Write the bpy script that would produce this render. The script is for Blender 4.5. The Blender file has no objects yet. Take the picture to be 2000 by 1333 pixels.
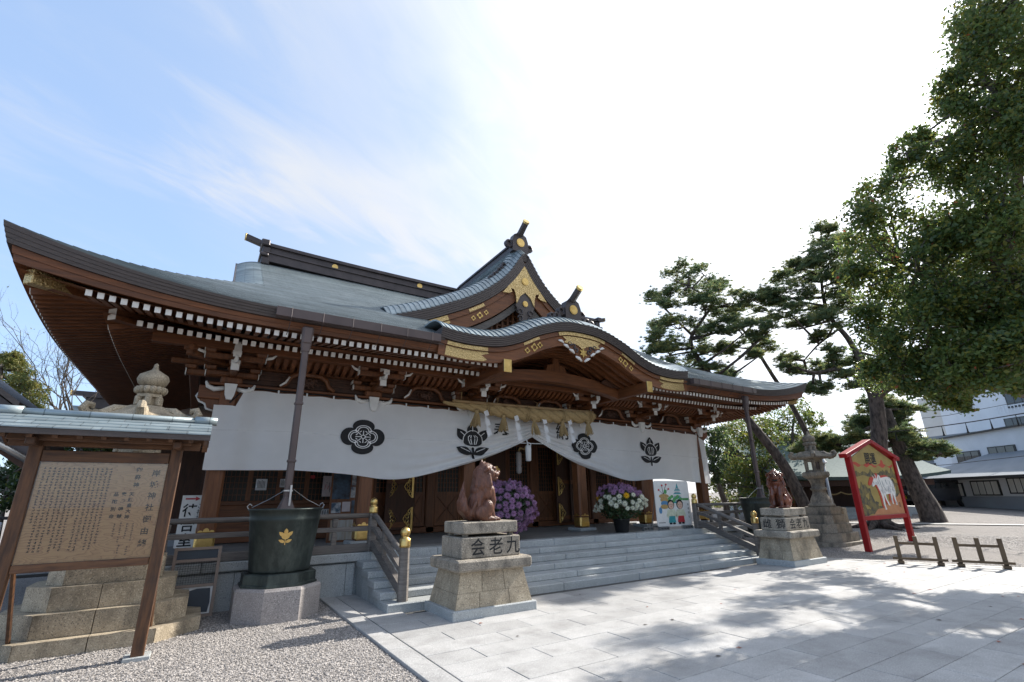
import bpy, math, random
import numpy as np
from mathutils import Vector, Matrix, Euler
random.seed(7); rng = np.random.default_rng(11)
sc = bpy.context.scene
col = sc.collection
R = math.radians

# ------------------------------------------------------------------ camera
FPX, PITCH, ROLL, YAW, CAMZ = 936.49, R(18.0524), R(-0.87995), R(32.339), 1.7
_f = Vector((math.sin(YAW)*math.cos(PITCH), math.cos(YAW)*math.cos(PITCH), math.sin(PITCH)))
_r = Vector((math.cos(YAW), -math.sin(YAW), 0)); _u = _r.cross(_f)
RT = math.cos(ROLL)*_r + math.sin(ROLL)*_u
UP = -math.sin(ROLL)*_r + math.cos(ROLL)*_u
FW = _f
cam = bpy.data.objects.new('camera', bpy.data.cameras.new('camera'))
col.objects.link(cam)
m3 = Matrix((RT, UP, -FW)).transposed()
cam.matrix_world = Matrix.Translation((0, 0, CAMZ)) @ m3.to_4x4()
cam.data.sensor_width = 36; cam.data.lens = FPX/2000*36
cam.data.clip_start = 0.05; cam.data.clip_end = 3000
sc.camera = cam
def ray(px, py): return (RT*((px-1000)/FPX) - UP*((py-666.5)/FPX) + FW).normalized()
CP = Vector((0, 0, CAMZ))
def atz(px, py, z=0.0): d = ray(px, py); return CP + d*((z-CAMZ)/d.z)
def aty(px, py, y): d = ray(px, py); return CP + d*(y/d.y)
def atx(px, py, x): d = ray(px, py); return CP + d*(x/d.x)
def atd(px, py, dist): d = ray(px, py); return CP + d*(dist/math.hypot(d.x, d.y))

# ------------------------------------------------------------------ sky and sun
SUN_EL, SUN_AZ = R(36.0), R(87.0)          # azimuth from +Y towards +X
SUND = Vector((math.sin(SUN_AZ)*math.cos(SUN_EL), math.cos(SUN_AZ)*math.cos(SUN_EL), math.sin(SUN_EL)))
world = bpy.data.worlds.new('World'); sc.world = world; world.use_nodes = True
nt = world.node_tree; N = nt.nodes; L = nt.links
bg = N['Background']; bg.inputs['Strength'].default_value = 0.15
sky = N.new('ShaderNodeTexSky'); sky.sky_type = 'NISHITA'; sky.sun_disc = False
sky.sun_elevation = SUN_EL; sky.sun_rotation = SUN_AZ
sky.air_density = 0.9; sky.dust_density = 1.0; sky.ozone_density = 2.0; sky.altitude = 20
def wmath(op, a, b=None, c=None, clamp=False):
    n = N.new('ShaderNodeMath'); n.operation = op; n.use_clamp = clamp
    for i, v in enumerate((a, b, c)):
        if v is None: continue
        if isinstance(v, (int, float)): n.inputs[i].default_value = v
        else: L.new(v, n.inputs[i])
    return n.outputs[0]
geo = N.new('ShaderNodeTexCoord'); sep = N.new('ShaderNodeSeparateXYZ'); L.new(geo.outputs['Generated'], sep.inputs[0])
zz = wmath('MAXIMUM', wmath('ADD', sep.outputs[2], 0.12), 0.04)
PX_, PY_S = wmath('DIVIDE', sep.outputs[0], zz), wmath('DIVIDE', sep.outputs[1], zz)     # place on a flat cloud layer overhead
comb = N.new('ShaderNodeCombineXYZ'); L.new(PX_, comb.inputs[0]); L.new(PY_S, comb.inputs[1])
mp0 = N.new('ShaderNodeMapping'); L.new(comb.outputs[0], mp0.inputs[0]); mp0.inputs['Rotation'].default_value = (0, 0, R(-28))
mp = N.new('ShaderNodeMapping'); L.new(mp0.outputs[0], mp.inputs[0]); mp.inputs['Scale'].default_value = (0.6, 1.5, 1); mp.inputs['Location'].default_value = (3.1, 1.7, 0)
def wnoise(scale, detail, rough, dist):
    n = N.new('ShaderNodeTexNoise'); n.inputs['Scale'].default_value = scale; n.inputs['Detail'].default_value = detail; n.inputs['Roughness'].default_value = rough; n.inputs['Distortion'].default_value = dist
    L.new(mp.outputs[0], n.inputs['Vector']); return n.outputs[0]
n1, n2 = wnoise(1.5, 7, 0.52, 0.45), wnoise(6.0, 8, 0.6, 0.9)
def ramp(v, a, b_):
    m = N.new('ShaderNodeMapRange'); m.interpolation_type = 'SMOOTHSTEP'; L.new(v, m.inputs[0]); m.inputs[1].default_value = a; m.inputs[2].default_value = b_; return m.outputs[0]
nn = wmath('ADD', wmath('MULTIPLY', n1, 0.68), wmath('MULTIPLY', n2, 0.32))
wob = wmath('MULTIPLY_ADD', nn, 0.9, -0.45)
bank = wmath('MULTIPLY', ramp(wmath('ADD', PX_, wob), -0.30, 0.12), ramp(wmath('ADD', wmath('SUBTRACT', wmath('MULTIPLY', PX_, 0.12), PY_S), wob), -1.52, -1.20))
hx_, hy_ = wmath('SUBTRACT', PX_, 0.13), wmath('SUBTRACT', PY_S, 0.86)
hole = wmath('MULTIPLY', ramp(wmath('ADD', wmath('ADD', wmath('MULTIPLY', hx_, hx_), wmath('MULTIPLY', hy_, hy_)), wmath('MULTIPLY', wob, 0.10)), 0.11, 0.0), 0.5)
dt = N.new('ShaderNodeVectorMath'); dt.operation = 'DOT_PRODUCT'; L.new(geo.outputs['Generated'], dt.inputs[0]); dt.inputs[1].default_value = SUND
cosang = dt.outputs['Value']
veil = wmath('MULTIPLY', wmath('MULTIPLY', ramp(cosang, 0.05, 1.0), 0.95), wmath('MULTIPLY_ADD', ramp(nn, 0.32, 0.62), 0.55, 0.45))                                   # thin veil round the sun
wisp = wmath('MULTIPLY_ADD', ramp(nn, 0.48, 0.76), 0.40, 0.04)
tex = wmath('MULTIPLY_ADD', ramp(nn, 0.30, 0.62), 0.35, 0.6)
CLOUD = wmath('MAXIMUM', wmath('MAXIMUM', wmath('MULTIPLY', wmath('MULTIPLY', bank, tex), wmath('SUBTRACT', 1.0, hole)), veil), wisp, clamp=True)
fwd = wmath('POWER', wmath('MAXIMUM', cosang, 0.0), 6.0)     # thin cloud scatters forward, brightest round the sun
cb = wmath('MULTIPLY_ADD', fwd, 8.0, 3.45)
ccol = N.new('ShaderNodeCombineXYZ')
L.new(cb, ccol.inputs[0]); L.new(wmath('MULTIPLY', cb, 1.035), ccol.inputs[1]); L.new(wmath('MULTIPLY', cb, 1.10), ccol.inputs[2])
mx = N.new('ShaderNodeMix'); mx.data_type = 'RGBA'; L.new(CLOUD, mx.inputs['Factor'])
hz = N.new('ShaderNodeMix'); hz.data_type = 'RGBA'; hz.inputs['Factor'].default_value = 0.42; hz.inputs['B'].default_value = (2.9, 4.1, 6.1, 1)   # pale haze over the whole sky
L.new(sky.outputs[0], hz.inputs['A']); L.new(hz.outputs['Result'], mx.inputs['A']); L.new(ccol.outputs[0], mx.inputs['B'])
L.new(mx.outputs['Result'], bg.inputs['Color'])

sun = bpy.data.objects.new('sun', bpy.data.lights.new('sun', 'SUN')); col.objects.link(sun)
sun.data.energy = 5.0; sun.data.angle = R(0.53); sun.data.color = (1.0, 0.95, 0.87)
sun.rotation_euler = SUND.to_track_quat('Z', 'Y').to_euler(); sun.location = SUND*60

vs = sc.view_settings; vs.view_transform = 'Standard'; vs.look = 'None'; vs.exposure = 0.7; vs.gamma = 1.0; vs.use_curve_mapping = False
sc.cycles.max_bounces = 6; sc.cycles.diffuse_bounces = 4; sc.cycles.glossy_bounces = 3; sc.cycles.transmission_bounces = 4
sc.cycles.transparent_max_bounces = 6; sc.cycles.caustics_reflective = False; sc.cycles.caustics_refractive = False
sc.cycles.sample_clamp_indirect = 4.0
try: sc.cycles.use_denoising = True
except Exception: pass

# ------------------------------------------------------------------ materials
MATS = {}
def material(name, c1, c2=None, rough=0.6, scale=8.0, detail=6, bump=0.0, bscale=None, metal=0.0, stretch=None, rnd=0.0, spec=0.5,
             speck=None, sscale=180, stain=None, stscale=1.5, stamt=0.5, trans=0.0, subs=None, contrast=(0.3, 0.7), coat=0.0):
    """noise-mixed colour, optional fine specks, optional large stains, optional bump, optional per-object brightness"""
    m = bpy.data.materials.new(name); m.use_nodes = True; t = m.node_tree; n = t.nodes; l = t.links
    b = n['Principled BSDF']; b.inputs['Roughness'].default_value = rough; b.inputs['Metallic'].default_value = metal
    b.inputs['Specular IOR Level'].default_value = spec
    if coat: b.inputs['Coat Weight'].default_value = coat; b.inputs['Coat Roughness'].default_value = 0.15
    tc = n.new('ShaderNodeTexCoord'); vec = tc.outputs['Object']
    if stretch:
        mpn = n.new('ShaderNodeMapping'); mpn.inputs['Scale'].default_value = stretch; l.new(vec, mpn.inputs[0]); svec = mpn.outputs[0]
    else: svec = vec
    no = n.new('ShaderNodeTexNoise'); no.inputs['Scale'].default_value = scale; no.inputs['Detail'].default_value = detail; no.inputs['Roughness'].default_value = 0.6
    l.new(svec, no.inputs['Vector'])
    rp = n.new('ShaderNodeValToRGB'); l.new(no.outputs[0], rp.inputs[0])
    rp.color_ramp.elements[0].position, rp.color_ramp.elements[1].position = contrast
    c2 = c2 or tuple(x*0.75 for x in c1)
    rp.color_ramp.elements[0].color = (*c2, 1); rp.color_ramp.elements[1].color = (*c1, 1)
    out = rp.outputs[0]
    def mix(fac, a, bcol, mode='MIX', f=None):
        x = n.new('ShaderNodeMix'); x.data_type = 'RGBA'; x.blend_type = mode
        if f is not None: x.inputs['Factor'].default_value = f
        else: l.new(fac, x.inputs['Factor'])
        l.new(a, x.inputs['A'])
        if isinstance(bcol, tuple): x.inputs['B'].default_value = (*bcol, 1)
        else: l.new(bcol, x.inputs['B'])
        return x.outputs['Result']
    if speck:
        for k, sc_ in ((speck, sscale), (tuple(min(1, x*1.22+0.04) for x in c1), sscale*0.8)):
            sn = n.new('ShaderNodeTexNoise'); sn.inputs['Scale'].default_value = sc_; sn.inputs['Detail'].default_value = 2; l.new(vec, sn.inputs['Vector'])
            sr = n.new('ShaderNodeMapRange'); l.new(sn.outputs[0], sr.inputs[0]); sr.inputs[1].default_value = 0.55; sr.inputs[2].default_value = 0.68; sr.inputs[4].default_value = 0.85
            out = mix(sr.outputs[0], out, k)
    if stain:
        sn = n.new('ShaderNodeTexNoise'); sn.inputs['Scale'].default_value = stscale; sn.inputs['Detail'].default_value = 8; sn.inputs['Roughness'].default_value = 0.7
        mpn = n.new('ShaderNodeMapping'); mpn.inputs['Scale'].default_value = (1, 1, 0.45); l.new(vec, mpn.inputs[0]); l.new(mpn.outputs[0], sn.inputs['Vector'])
        sr = n.new('ShaderNodeMapRange'); l.new(sn.outputs[0], sr.inputs[0]); sr.inputs[1].default_value = 0.48; sr.inputs[2].default_value = 0.72; sr.inputs[4].default_value = stamt
        out = mix(sr.outputs[0], out, stain)
    if rnd:
        oi = n.new('ShaderNodeObjectInfo'); mrn = n.new('ShaderNodeMapRange'); l.new(oi.outputs['Random'], mrn.inputs[0])
        mrn.inputs[3].default_value = 1-rnd; mrn.inputs[4].default_value = 1+rnd
        hv = n.new('ShaderNodeHueSaturation'); l.new(mrn.outputs[0], hv.inputs['Value']); l.new(out, hv.inputs['Color']); out = hv.outputs[0]
    l.new(out, b.inputs['Base Color'])
    if bump:
        bn = n.new('ShaderNodeBump'); bn.inputs['Strength'].default_value = bump; bn.inputs['Distance'].default_value = 0.02
        if bscale:
            b2 = n.new('ShaderNodeTexNoise'); b2.inputs['Scale'].default_value = bscale; b2.inputs['Detail'].default_value = 5; l.new(svec, b2.inputs['Vector']); l.new(b2.outputs[0], bn.inputs['Height'])
        else: l.new(no.outputs[0], bn.inputs['Height'])
        l.new(bn.outputs[0], b.inputs['Normal'])
    if trans:
        tr = n.new('ShaderNodeBsdfTranslucent'); ms = n.new('ShaderNodeMixShader'); ms.inputs[0].default_value = trans
        hv2 = n.new('ShaderNodeHueSaturation'); hv2.inputs['Value'].default_value = 1.5; hv2.inputs['Hue'].default_value = 0.485; l.new(out, hv2.inputs['Color'])
        l.new(hv2.outputs[0], tr.inputs[0]); l.new(b.outputs[0], ms.inputs[1]); l.new(tr.outputs[0], ms.inputs[2])
        l.new(ms.outputs[0], n['Material Output'].inputs[0])
    MATS[name] = m
    return m

material('wood_brown', (0.20, 0.074, 0.025), (0.09, 0.032, 0.011), 0.55, 3.0, bump=0.15, stretch=(6, 6, 0.6), rnd=0.12)
material('wood_brown_x', (0.195, 0.068, 0.021), (0.085, 0.029, 0.0095), 0.55, 3.0, bump=0.15, stretch=(0.5, 7, 7), rnd=0.12)
material('wood_brown_y', (0.195, 0.068, 0.021), (0.085, 0.029, 0.0095), 0.55, 3.0, bump=0.12, stretch=(7, 0.5, 7), rnd=0.15)
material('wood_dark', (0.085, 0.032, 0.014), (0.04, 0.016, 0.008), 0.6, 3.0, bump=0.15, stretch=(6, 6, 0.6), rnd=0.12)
material('wood_soffit', (0.20, 0.072, 0.022), (0.12, 0.042, 0.013), 0.7, 2.5, stretch=(3, 3, 3))
material('wood_grey', (0.235, 0.205, 0.18), (0.11, 0.094, 0.082), 0.75, 5.0, bump=0.3, stretch=(1, 1, 7), rnd=0.12, stain=(0.10, 0.085, 0.07), stscale=3)
material('wood_grey_x', (0.21, 0.185, 0.165), (0.10, 0.088, 0.08), 0.75, 5.0, bump=0.3, stretch=(0.6, 8, 8), rnd=0.12)
material('wood_grey_y', (0.21, 0.185, 0.165), (0.10, 0.088, 0.08), 0.75, 5.0, bump=0.3, stretch=(8, 0.6, 6), rnd=0.12)
material('wood_board', (0.15, 0.066, 0.026), (0.038, 0.017, 0.009), 0.6, 3.5, bump=0.35, stretch=(6, 6, 0.8), rnd=0.1, stain=(0.035, 0.022, 0.016), stscale=2.2, stamt=0.85)
material('wood_board_x', (0.16, 0.072, 0.03), (0.05, 0.023, 0.012), 0.6, 3.5, bump=0.35, stretch=(0.8, 7, 7), rnd=0.1, stain=(0.035, 0.022, 0.016), stscale=2.2, stamt=0.7)
material('white_paint', (0.80, 0.79, 0.76), (0.70, 0.68, 0.64), 0.5, 6)
material('copper_roof', (0.36, 0.415, 0.43), (0.25, 0.30, 0.315), 0.40, 1.6, 8, bump=0.10, bscale=14, metal=0.4, rnd=0.16, stain=(0.15, 0.175, 0.18), stscale=1.3, stamt=0.55)
material('copper_edge', (0.105, 0.085, 0.078), (0.06, 0.05, 0.047), 0.5, 6, bump=0.2, bscale=30, metal=0.35, stretch=(0.6, 0.6, 12))
material('copper_trim', (0.085, 0.07, 0.07), (0.05, 0.043, 0.044), 0.45, 3, metal=0.4, bump=0.06)
material('gold', (0.76, 0.54, 0.21), (0.58, 0.39, 0.13), 0.33, 9, metal=0.95, bump=0.1, bscale=60)
material('gold_carved', (0.66, 0.50, 0.25), (0.32, 0.22, 0.085), 0.42, 40, 4, metal=0.9, bump=0.8, bscale=34, contrast=(0.38, 0.6))
material('granite', (0.44, 0.455, 0.45), (0.35, 0.365, 0.36), 0.7, 3, speck=(0.14, 0.15, 0.155), sscale=75, rnd=0.08, stain=(0.24, 0.24, 0.22), stscale=1.2, stamt=0.45, bump=0.1, bscale=90)
material('granite_tan', (0.47, 0.39, 0.28), (0.31, 0.25, 0.17), 0.8, 5, speck=(0.08, 0.07, 0.06), sscale=75, rnd=0.14, stain=(0.085, 0.07, 0.05), stscale=2.6, stamt=0.85, bump=0.25, bscale=60)
material('granite_old', (0.41, 0.355, 0.28), (0.24, 0.21, 0.17), 0.85, 6, speck=(0.08, 0.07, 0.06), sscale=70, rnd=0.12, stain=(0.05, 0.045, 0.04), stscale=3.2, stamt=0.95, bump=0.35, bscale=45)
material('granite_pink', (0.37, 0.335, 0.315), (0.27, 0.245, 0.235), 0.72, 3, speck=(0.11, 0.10, 0.10), sscale=80, stain=(0.2, 0.17, 0.16), stamt=0.5, bump=0.1, bscale=90)
material('slab', (0.435, 0.425, 0.41), (0.33, 0.322, 0.312), 0.75, 2.2, speck=(0.2, 0.195, 0.195), sscale=95, rnd=0.11, stain=(0.20, 0.192, 0.182), stscale=1.6, stamt=0.65, bump=0.15, bscale=90)
material('joint', (0.10, 0.095, 0.09), (0.05, 0.05, 0.047), 0.95, 20)
material('stone_floor', (0.24, 0.235, 0.225), (0.15, 0.147, 0.14), 0.6, 2, rnd=0.1, speck=(0.1, 0.1, 0.1))
material('gravel_bed', (0.36, 0.325, 0.295), (0.11, 0.10, 0.095), 0.95, 55, 4, bump=1.0, bscale=70, contrast=(0.36, 0.62), stain=(0.26, 0.24, 0.22), stscale=0.35, stamt=0.5)
material('pebble', (0.46, 0.42, 0.385), (0.15, 0.14, 0.135), 0.85, 37, 1, contrast=(0.38, 0.62))
material('cloth', (0.82, 0.815, 0.80), (0.76, 0.755, 0.74), 0.9, 2, bump=0.08, bscale=30, trans=0.18)
material('ink', (0.012, 0.012, 0.014), (0.02, 0.02, 0.02), 0.8, 5)
material('seam', (0.88, 0.87, 0.85), None, 0.9, 5)
material('straw', (0.50, 0.36, 0.17), (0.29, 0.19, 0.08), 0.85, 10, bump=0.6, bscale=22, stretch=(1, 5, 5))
material('straw_tassel', (0.50, 0.37, 0.18), (0.27, 0.18, 0.08), 0.85, 10, bump=0.6, stretch=(9, 9, 0.8))
material('bamboo', (0.36, 0.23, 0.10), (0.23, 0.14, 0.06), 0.5, 6, stretch=(0.5, 6, 6))
material('paper', (0.82, 0.82, 0.82), (0.78, 0.78, 0.78), 0.8, 3, trans=0.2)
material('bronze', (0.045, 0.058, 0.053), (0.02, 0.026, 0.025), 0.5, 2.6, 8, metal=0.45, stain=(0.13, 0.155, 0.135), stscale=3.0, stamt=0.65, bump=0.12, bscale=30)
material('pipe_brown', (0.115, 0.085, 0.08), (0.08, 0.06, 0.058), 0.5, 2, metal=0.2, stain=(0.06, 0.045, 0.04), stamt=0.3)
material('steel', (0.5, 0.5, 0.5), (0.4, 0.4, 0.4), 0.35, 4, metal=0.9)
material('alu_brown', (0.20, 0.15, 0.12), (0.15, 0.11, 0.09), 0.4, 3, metal=0.3)
material('red_lacquer', (0.36, 0.010, 0.012), (0.27, 0.008, 0.010), 0.45, 3, spec=0.3, stain=(0.25, 0.01, 0.012), stamt=0.4)
material('brown_ceramic', (0.18, 0.066, 0.034), (0.08, 0.03, 0.017), 0.45, 6, 7, bump=0.9, bscale=9, stretch=(5, 5, 1.2), stain=(0.08, 0.04, 0.03), stscale=5, stamt=0.75)
material('brown_glaze', (0.22, 0.065, 0.032), (0.09, 0.03, 0.018), 0.22, 3.5, 7, bump=0.12, bscale=20, stain=(0.04, 0.02, 0.015), stscale=3, stamt=0.6)
material('plaster', (0.74, 0.75, 0.76), (0.68, 0.69, 0.70), 0.8, 1.5, stain=(0.55, 0.55, 0.54), stscale=0.5, stamt=0.3)
material('plaster_beige', (0.64, 0.61, 0.56), (0.58, 0.55, 0.50), 0.8, 1.5, stain=(0.5, 0.47, 0.43), stscale=0.4, stamt=0.3)
material('bldg_base', (0.34, 0.37, 0.40), (0.29, 0.31, 0.34), 0.8, 1)
material('curtain_glass', (0.80, 0.79, 0.74), (0.62, 0.61, 0.56), 0.3, 1.2, stretch=(14, 14, 0.3), spec=0.8)
material('dark_glass', (0.03, 0.035, 0.04), (0.02, 0.022, 0.025), 0.06, 2, spec=0.9)
material('old_glass', (0.028, 0.026, 0.022), (0.02, 0.018, 0.015), 0.35, 2, spec=0.25)
material('frame_dark', (0.03, 0.028, 0.027), None, 0.4, 3)
material('sheet_roof', (0.24, 0.26, 0.28), (0.19, 0.21, 0.23), 0.7, 1, spec=0.15)
material('roof_green', (0.12, 0.165, 0.16), (0.08, 0.12, 0.115), 0.75, 2, metal=0.0, spec=0.12, stretch=(1, 6, 6))
material('bark_pine', (0.12, 0.092, 0.075), (0.026, 0.02, 0.017), 0.95, 9, 8, bump=1.0, bscale=11, stretch=(1, 1, 0.45), contrast=(0.35, 0.62))
material('bark', (0.15, 0.125, 0.10), (0.06, 0.05, 0.042), 0.95, 9, 8, bump=0.8, stretch=(1, 1, 0.3))
material('needle', (0.13, 0.19, 0.085), (0.065, 0.105, 0.05), 0.5, 0.9, 4, trans=0.5)
material('needle_light', (0.23, 0.24, 0.09), (0.12, 0.15, 0.055), 0.5, 0.9, 4, trans=0.5)
material('leaf', (0.13, 0.19, 0.055), (0.055, 0.10, 0.032), 0.33, 0.8, 6, trans=0.55, contrast=(0.35, 0.65))
material('leaf_warm', (0.20, 0.195, 0.035), (0.10, 0.125, 0.025), 0.38, 1.2, 6, trans=0.42)
material('leaf_red', (0.38, 0.07, 0.03), (0.25, 0.09, 0.03), 0.45, 3, trans=0.35)
material('leaf_cedar', (0.26, 0.235, 0.05), (0.09, 0.11, 0.03), 0.6, 0.9, 6, trans=0.25)
material('leaf_dark', (0.05, 0.09, 0.03), (0.02, 0.042, 0.016), 0.4, 1.5, 6, trans=0.25)
material('twig', (0.085, 0.07, 0.06), (0.045, 0.037, 0.032), 0.9, 5)
material('mum_purple', (0.46, 0.29, 0.44), (0.28, 0.13, 0.27), 0.6, 12, trans=0.25, rnd=0.22)
material('mum_white', (0.78, 0.78, 0.66), (0.62, 0.63, 0.5), 0.6, 12, trans=0.2, rnd=0.08)
material('mum_yellow', (0.80, 0.52, 0.02), (0.62, 0.36, 0.01), 0.6, 12, trans=0.2, rnd=0.1)
material('pot_black', (0.012, 0.012, 0.013), None, 0.5, 4)
material('concrete_block', (0.22, 0.22, 0.21), (0.15, 0.15, 0.145), 0.9, 20, bump=0.4)
material('brown_steel', (0.13, 0.082, 0.04), (0.085, 0.052, 0.026), 0.4, 4, metal=0.2, stain=(0.05, 0.035, 0.02), stamt=0.4)
material('board_wood', (0.55, 0.34, 0.17), (0.42, 0.25, 0.125), 0.35, 2, 8)
material('rubber', (0.02, 0.02, 0.02), None, 0.8, 5)

def roof_joints():
    # thin dark joints between the copper sheets of a course
    t = MATS['copper_roof'].node_tree; n, l = t.nodes, t.links; b = n['Principled BSDF']; src = b.inputs['Base Color'].links[0].from_socket
    tc = n.new('ShaderNodeTexCoord'); mpn = n.new('ShaderNodeMapping'); mpn.inputs['Location'].default_value = (0, -9.18, 0); l.new(tc.outputs['Object'], mpn.inputs[0])
    br = n.new('ShaderNodeTexBrick'); l.new(mpn.outputs[0], br.inputs['Vector']); br.inputs['Scale'].default_value = 1.0; br.inputs['Brick Width'].default_value = 0.42; br.inputs['Row Height'].default_value = 0.165
    br.inputs['Mortar Size'].default_value = 0.006; br.inputs['Color1'].default_value = (1, 1, 1, 1); br.inputs['Color2'].default_value = (0.82, 0.84, 0.85, 1); br.inputs['Mortar'].default_value = (0.45, 0.46, 0.47, 1)
    x = n.new('ShaderNodeMix'); x.data_type = 'RGBA'; x.blend_type = 'MULTIPLY'; x.inputs['Factor'].default_value = 1.0; l.new(src, x.inputs['A']); l.new(br.outputs['Color'], x.inputs['B']); l.new(x.outputs['Result'], b.inputs['Base Color'])
roof_joints()
# ------------------------------------------------------------------ mesh helpers
class MB:
    def __init__(s): s.v = []; s.f = []
    def add(s, vs, fs):
        o = len(s.v); s.v += [tuple(p) for p in vs]; s.f += [tuple(i+o for i in f) for f in fs]; return s
    def box(s, c, d, rot=None, taper=None):
        hx, hy, hz = d[0]/2, d[1]/2, d[2]/2; tx, ty = taper or (1, 1); vs = []
        for z in (-1, 1):
            kx, ky = (tx, ty) if z > 0 else (1, 1)
            for x, y in ((-1, -1), (1, -1), (1, 1), (-1, 1)): vs.append(Vector((x*hx*kx, y*hy*ky, z*hz)))
        if rot: vs = [rot @ v for v in vs]
        vs = [v + Vector(c) for v in vs]
        return s.add(vs, [(0, 3, 2, 1), (4, 5, 6, 7), (0, 1, 5, 4), (1, 2, 6, 5), (2, 3, 7, 6), (3, 0, 4, 7)])
    def box2(s, a, b): return s.box([(a[i]+b[i])/2 for i in range(3)], [abs(b[i]-a[i]) for i in range(3)])
    def cbox(s, c, d, ch=0.01, rot=None, taper=None):
        """box whose twelve edges are chamfered"""
        h = [x/2 for x in d]; ch = min(ch, min(h)*0.45); tx, ty = taper or (1, 1); idx = {}; vs = []
        for sx in (-1, 1):
            for sy in (-1, 1):
                for sz in (-1, 1):
                    for ax in range(3):
                        p = [sx*(h[0]-ch), sy*(h[1]-ch), sz*(h[2]-ch)]; sg = (sx, sy, sz); p[ax] = sg[ax]*h[ax]
                        if sz > 0: p[0] *= tx; p[1] *= ty
                        idx[(sx, sy, sz, ax)] = len(vs); vs.append(Vector(p))
        fs = []
        def q(*k): fs.append(tuple(idx[i] for i in k))
        for ax in range(3):
            o = [i for i in range(3) if i != ax]
            for sg in (-1, 1):
                ring = []
                for a, b in ((-1, -1), (1, -1), (1, 1), (-1, 1)):
                    k = [0, 0, 0]; k[ax] = sg; k[o[0]] = a; k[o[1]] = b; ring.append((*k, ax))
                flip = (sg > 0) == (ax == 1)
                q(*(ring[::-1] if flip else ring))
        for e in range(3):
            o = [i for i in range(3) if i != e]
            for a in (-1, 1):
                for b in (-1, 1):
                    k0 = [0, 0, 0]; k1 = [0, 0, 0]; k0[e] = -1; k1[e] = 1
                    for k in (k0, k1): k[o[0]] = a; k[o[1]] = b
                    q((*k0, o[0]), (*k1, o[0]), (*k1, o[1]), (*k0, o[1]))
        for sx in (-1, 1):
            for sy in (-1, 1):
                for sz in (-1, 1): q(*[(sx, sy, sz, a) for a in range(3)])
        if rot: vs = [rot @ v for v in vs]
        return s.add([v + Vector(c) for v in vs], fs)
    def tube(s, pts, rad, n=8, cap=True, flat=1.0):
        pts = [Vector(p) for p in pts]; rs = rad if isinstance(rad, (list, tuple)) else [rad]*len(pts)
        rings = []; up = Vector((0, 0, 1)); prev = None
        for i, p in enumerate(pts):
            t = (pts[min(i+1, len(pts)-1)] - pts[max(i-1, 0)]).normalized()
            if prev is None:
                a = t.cross(up if abs(t.z) < 0.9 else Vector((0, 1, 0))).normalized()
            else: a = (prev - t*prev.dot(t)).normalized()
            prev = a; b = t.cross(a)
            rings.append([p + (a*math.cos(2*math.pi*k/n) + b*math.sin(2*math.pi*k/n)*flat)*rs[i] for k in range(n)])
        vs = [v for r_ in rings for v in r_]; fs = []
        for i in range(len(pts)-1):
            for k in range(n): fs.append((i*n+k, i*n+(k+1) % n, (i+1)*n+(k+1) % n, (i+1)*n+k))
        if cap: fs.append(tuple(range(n))[::-1]); fs.append(tuple((len(pts)-1)*n+k for k in range(n)))
        return s.add(vs, fs)
    def lathe(s, prof, c=(0, 0, 0), n=24, rot=0, sq=None, sx=1, sy=1):
        """prof: (radius, z) pairs, bottom to top"""
        vs = []; fs = []
        for r_, z in prof:
            for k in range(n):
                a = 2*math.pi*k/n + rot; vs.append((c[0]+r_*sx*math.cos(a), c[1]+r_*sy*math.sin(a), c[2]+z))
        for i in range(len(prof)-1):
            for k in range(n): fs.append((i*n+k, i*n+(k+1) % n, (i+1)*n+(k+1) % n, (i+1)*n+k))
        fs.append(tuple(range(n))[::-1]); fs.append(tuple((len(prof)-1)*n+k for k in range(n)))
        return s.add(vs, fs)
    def prism(s, poly, fn, t0, t1):
        """poly: 2-D points; fn(u, v, t) -> 3-D; extruded from t0 to t1"""
        n = len(poly); vs = [fn(u, v, t0) for u, v in poly] + [fn(u, v, t1) for u, v in poly]
        return s.add(vs, [tuple(range(n))[::-1], tuple(range(n, 2*n))] + [(i, (i+1) % n, n+(i+1) % n, n+i) for i in range(n)])
    def grid(s, fn, us, vs_):
        nu, nv = len(us), len(vs_); vs = [fn(u, v) for u in us for v in vs_]
        return s.add(vs, [(i*nv+j, (i+1)*nv+j, (i+1)*nv+j+1, i*nv+j+1) for i in range(nu-1) for j in range(nv-1)])
    def sweep(s, paths, close=True):
        """paths: list of polylines of equal length forming the cross-section ring"""
        k = len(paths); n = len(paths[0]); vs = [p for pl in paths for p in pl]; fs = []
        for i in range(k if close else k-1):
            j = (i+1) % k
            for q in range(n-1): fs.append((i*n+q, i*n+q+1, j*n+q+1, j*n+q))
        if close: fs.append(tuple(i*n for i in range(k))[::-1]); fs.append(tuple(i*n+n-1 for i in range(k)))
        return s.add(vs, fs)
    def mesh(s, name, mat, smooth=False):
        me = bpy.data.meshes.new(name); me.from_pydata(s.v, [], s.f); me.validate(); me.update()
        if mat: me.materials.append(MATS[mat])
        if smooth: me.polygons.foreach_set('use_smooth', [True]*len(me.polygons))
        return me
    def obj(s, name, mat, parent=None, smooth=False, fix=True):
        me = s.mesh(name, mat, smooth)
        if fix: fixn(me)
        return link(name, me, parent)
import bmesh
def fixn(me):
    b = bmesh.new(); b.from_mesh(me); bmesh.ops.recalc_face_normals(b, faces=b.faces); b.to_mesh(me); b.free()
def link(name, me, parent=None):
    o = bpy.data.objects.new(name, me); col.objects.link(o)
    if parent:
        o.parent = parent
        o.matrix_parent_inverse = WM[parent.name].inverted() if parent.name in WM else Matrix()
    return o
WM = {}
def thing(name, label, cat, loc=(0, 0, 0), group=None):
    o = bpy.data.objects.new(name, None); col.objects.link(o); o.location = loc; o.empty_display_size = 0.2
    WM[o.name] = Matrix.Translation(loc)
    return tag(o, label, cat, group)
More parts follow.
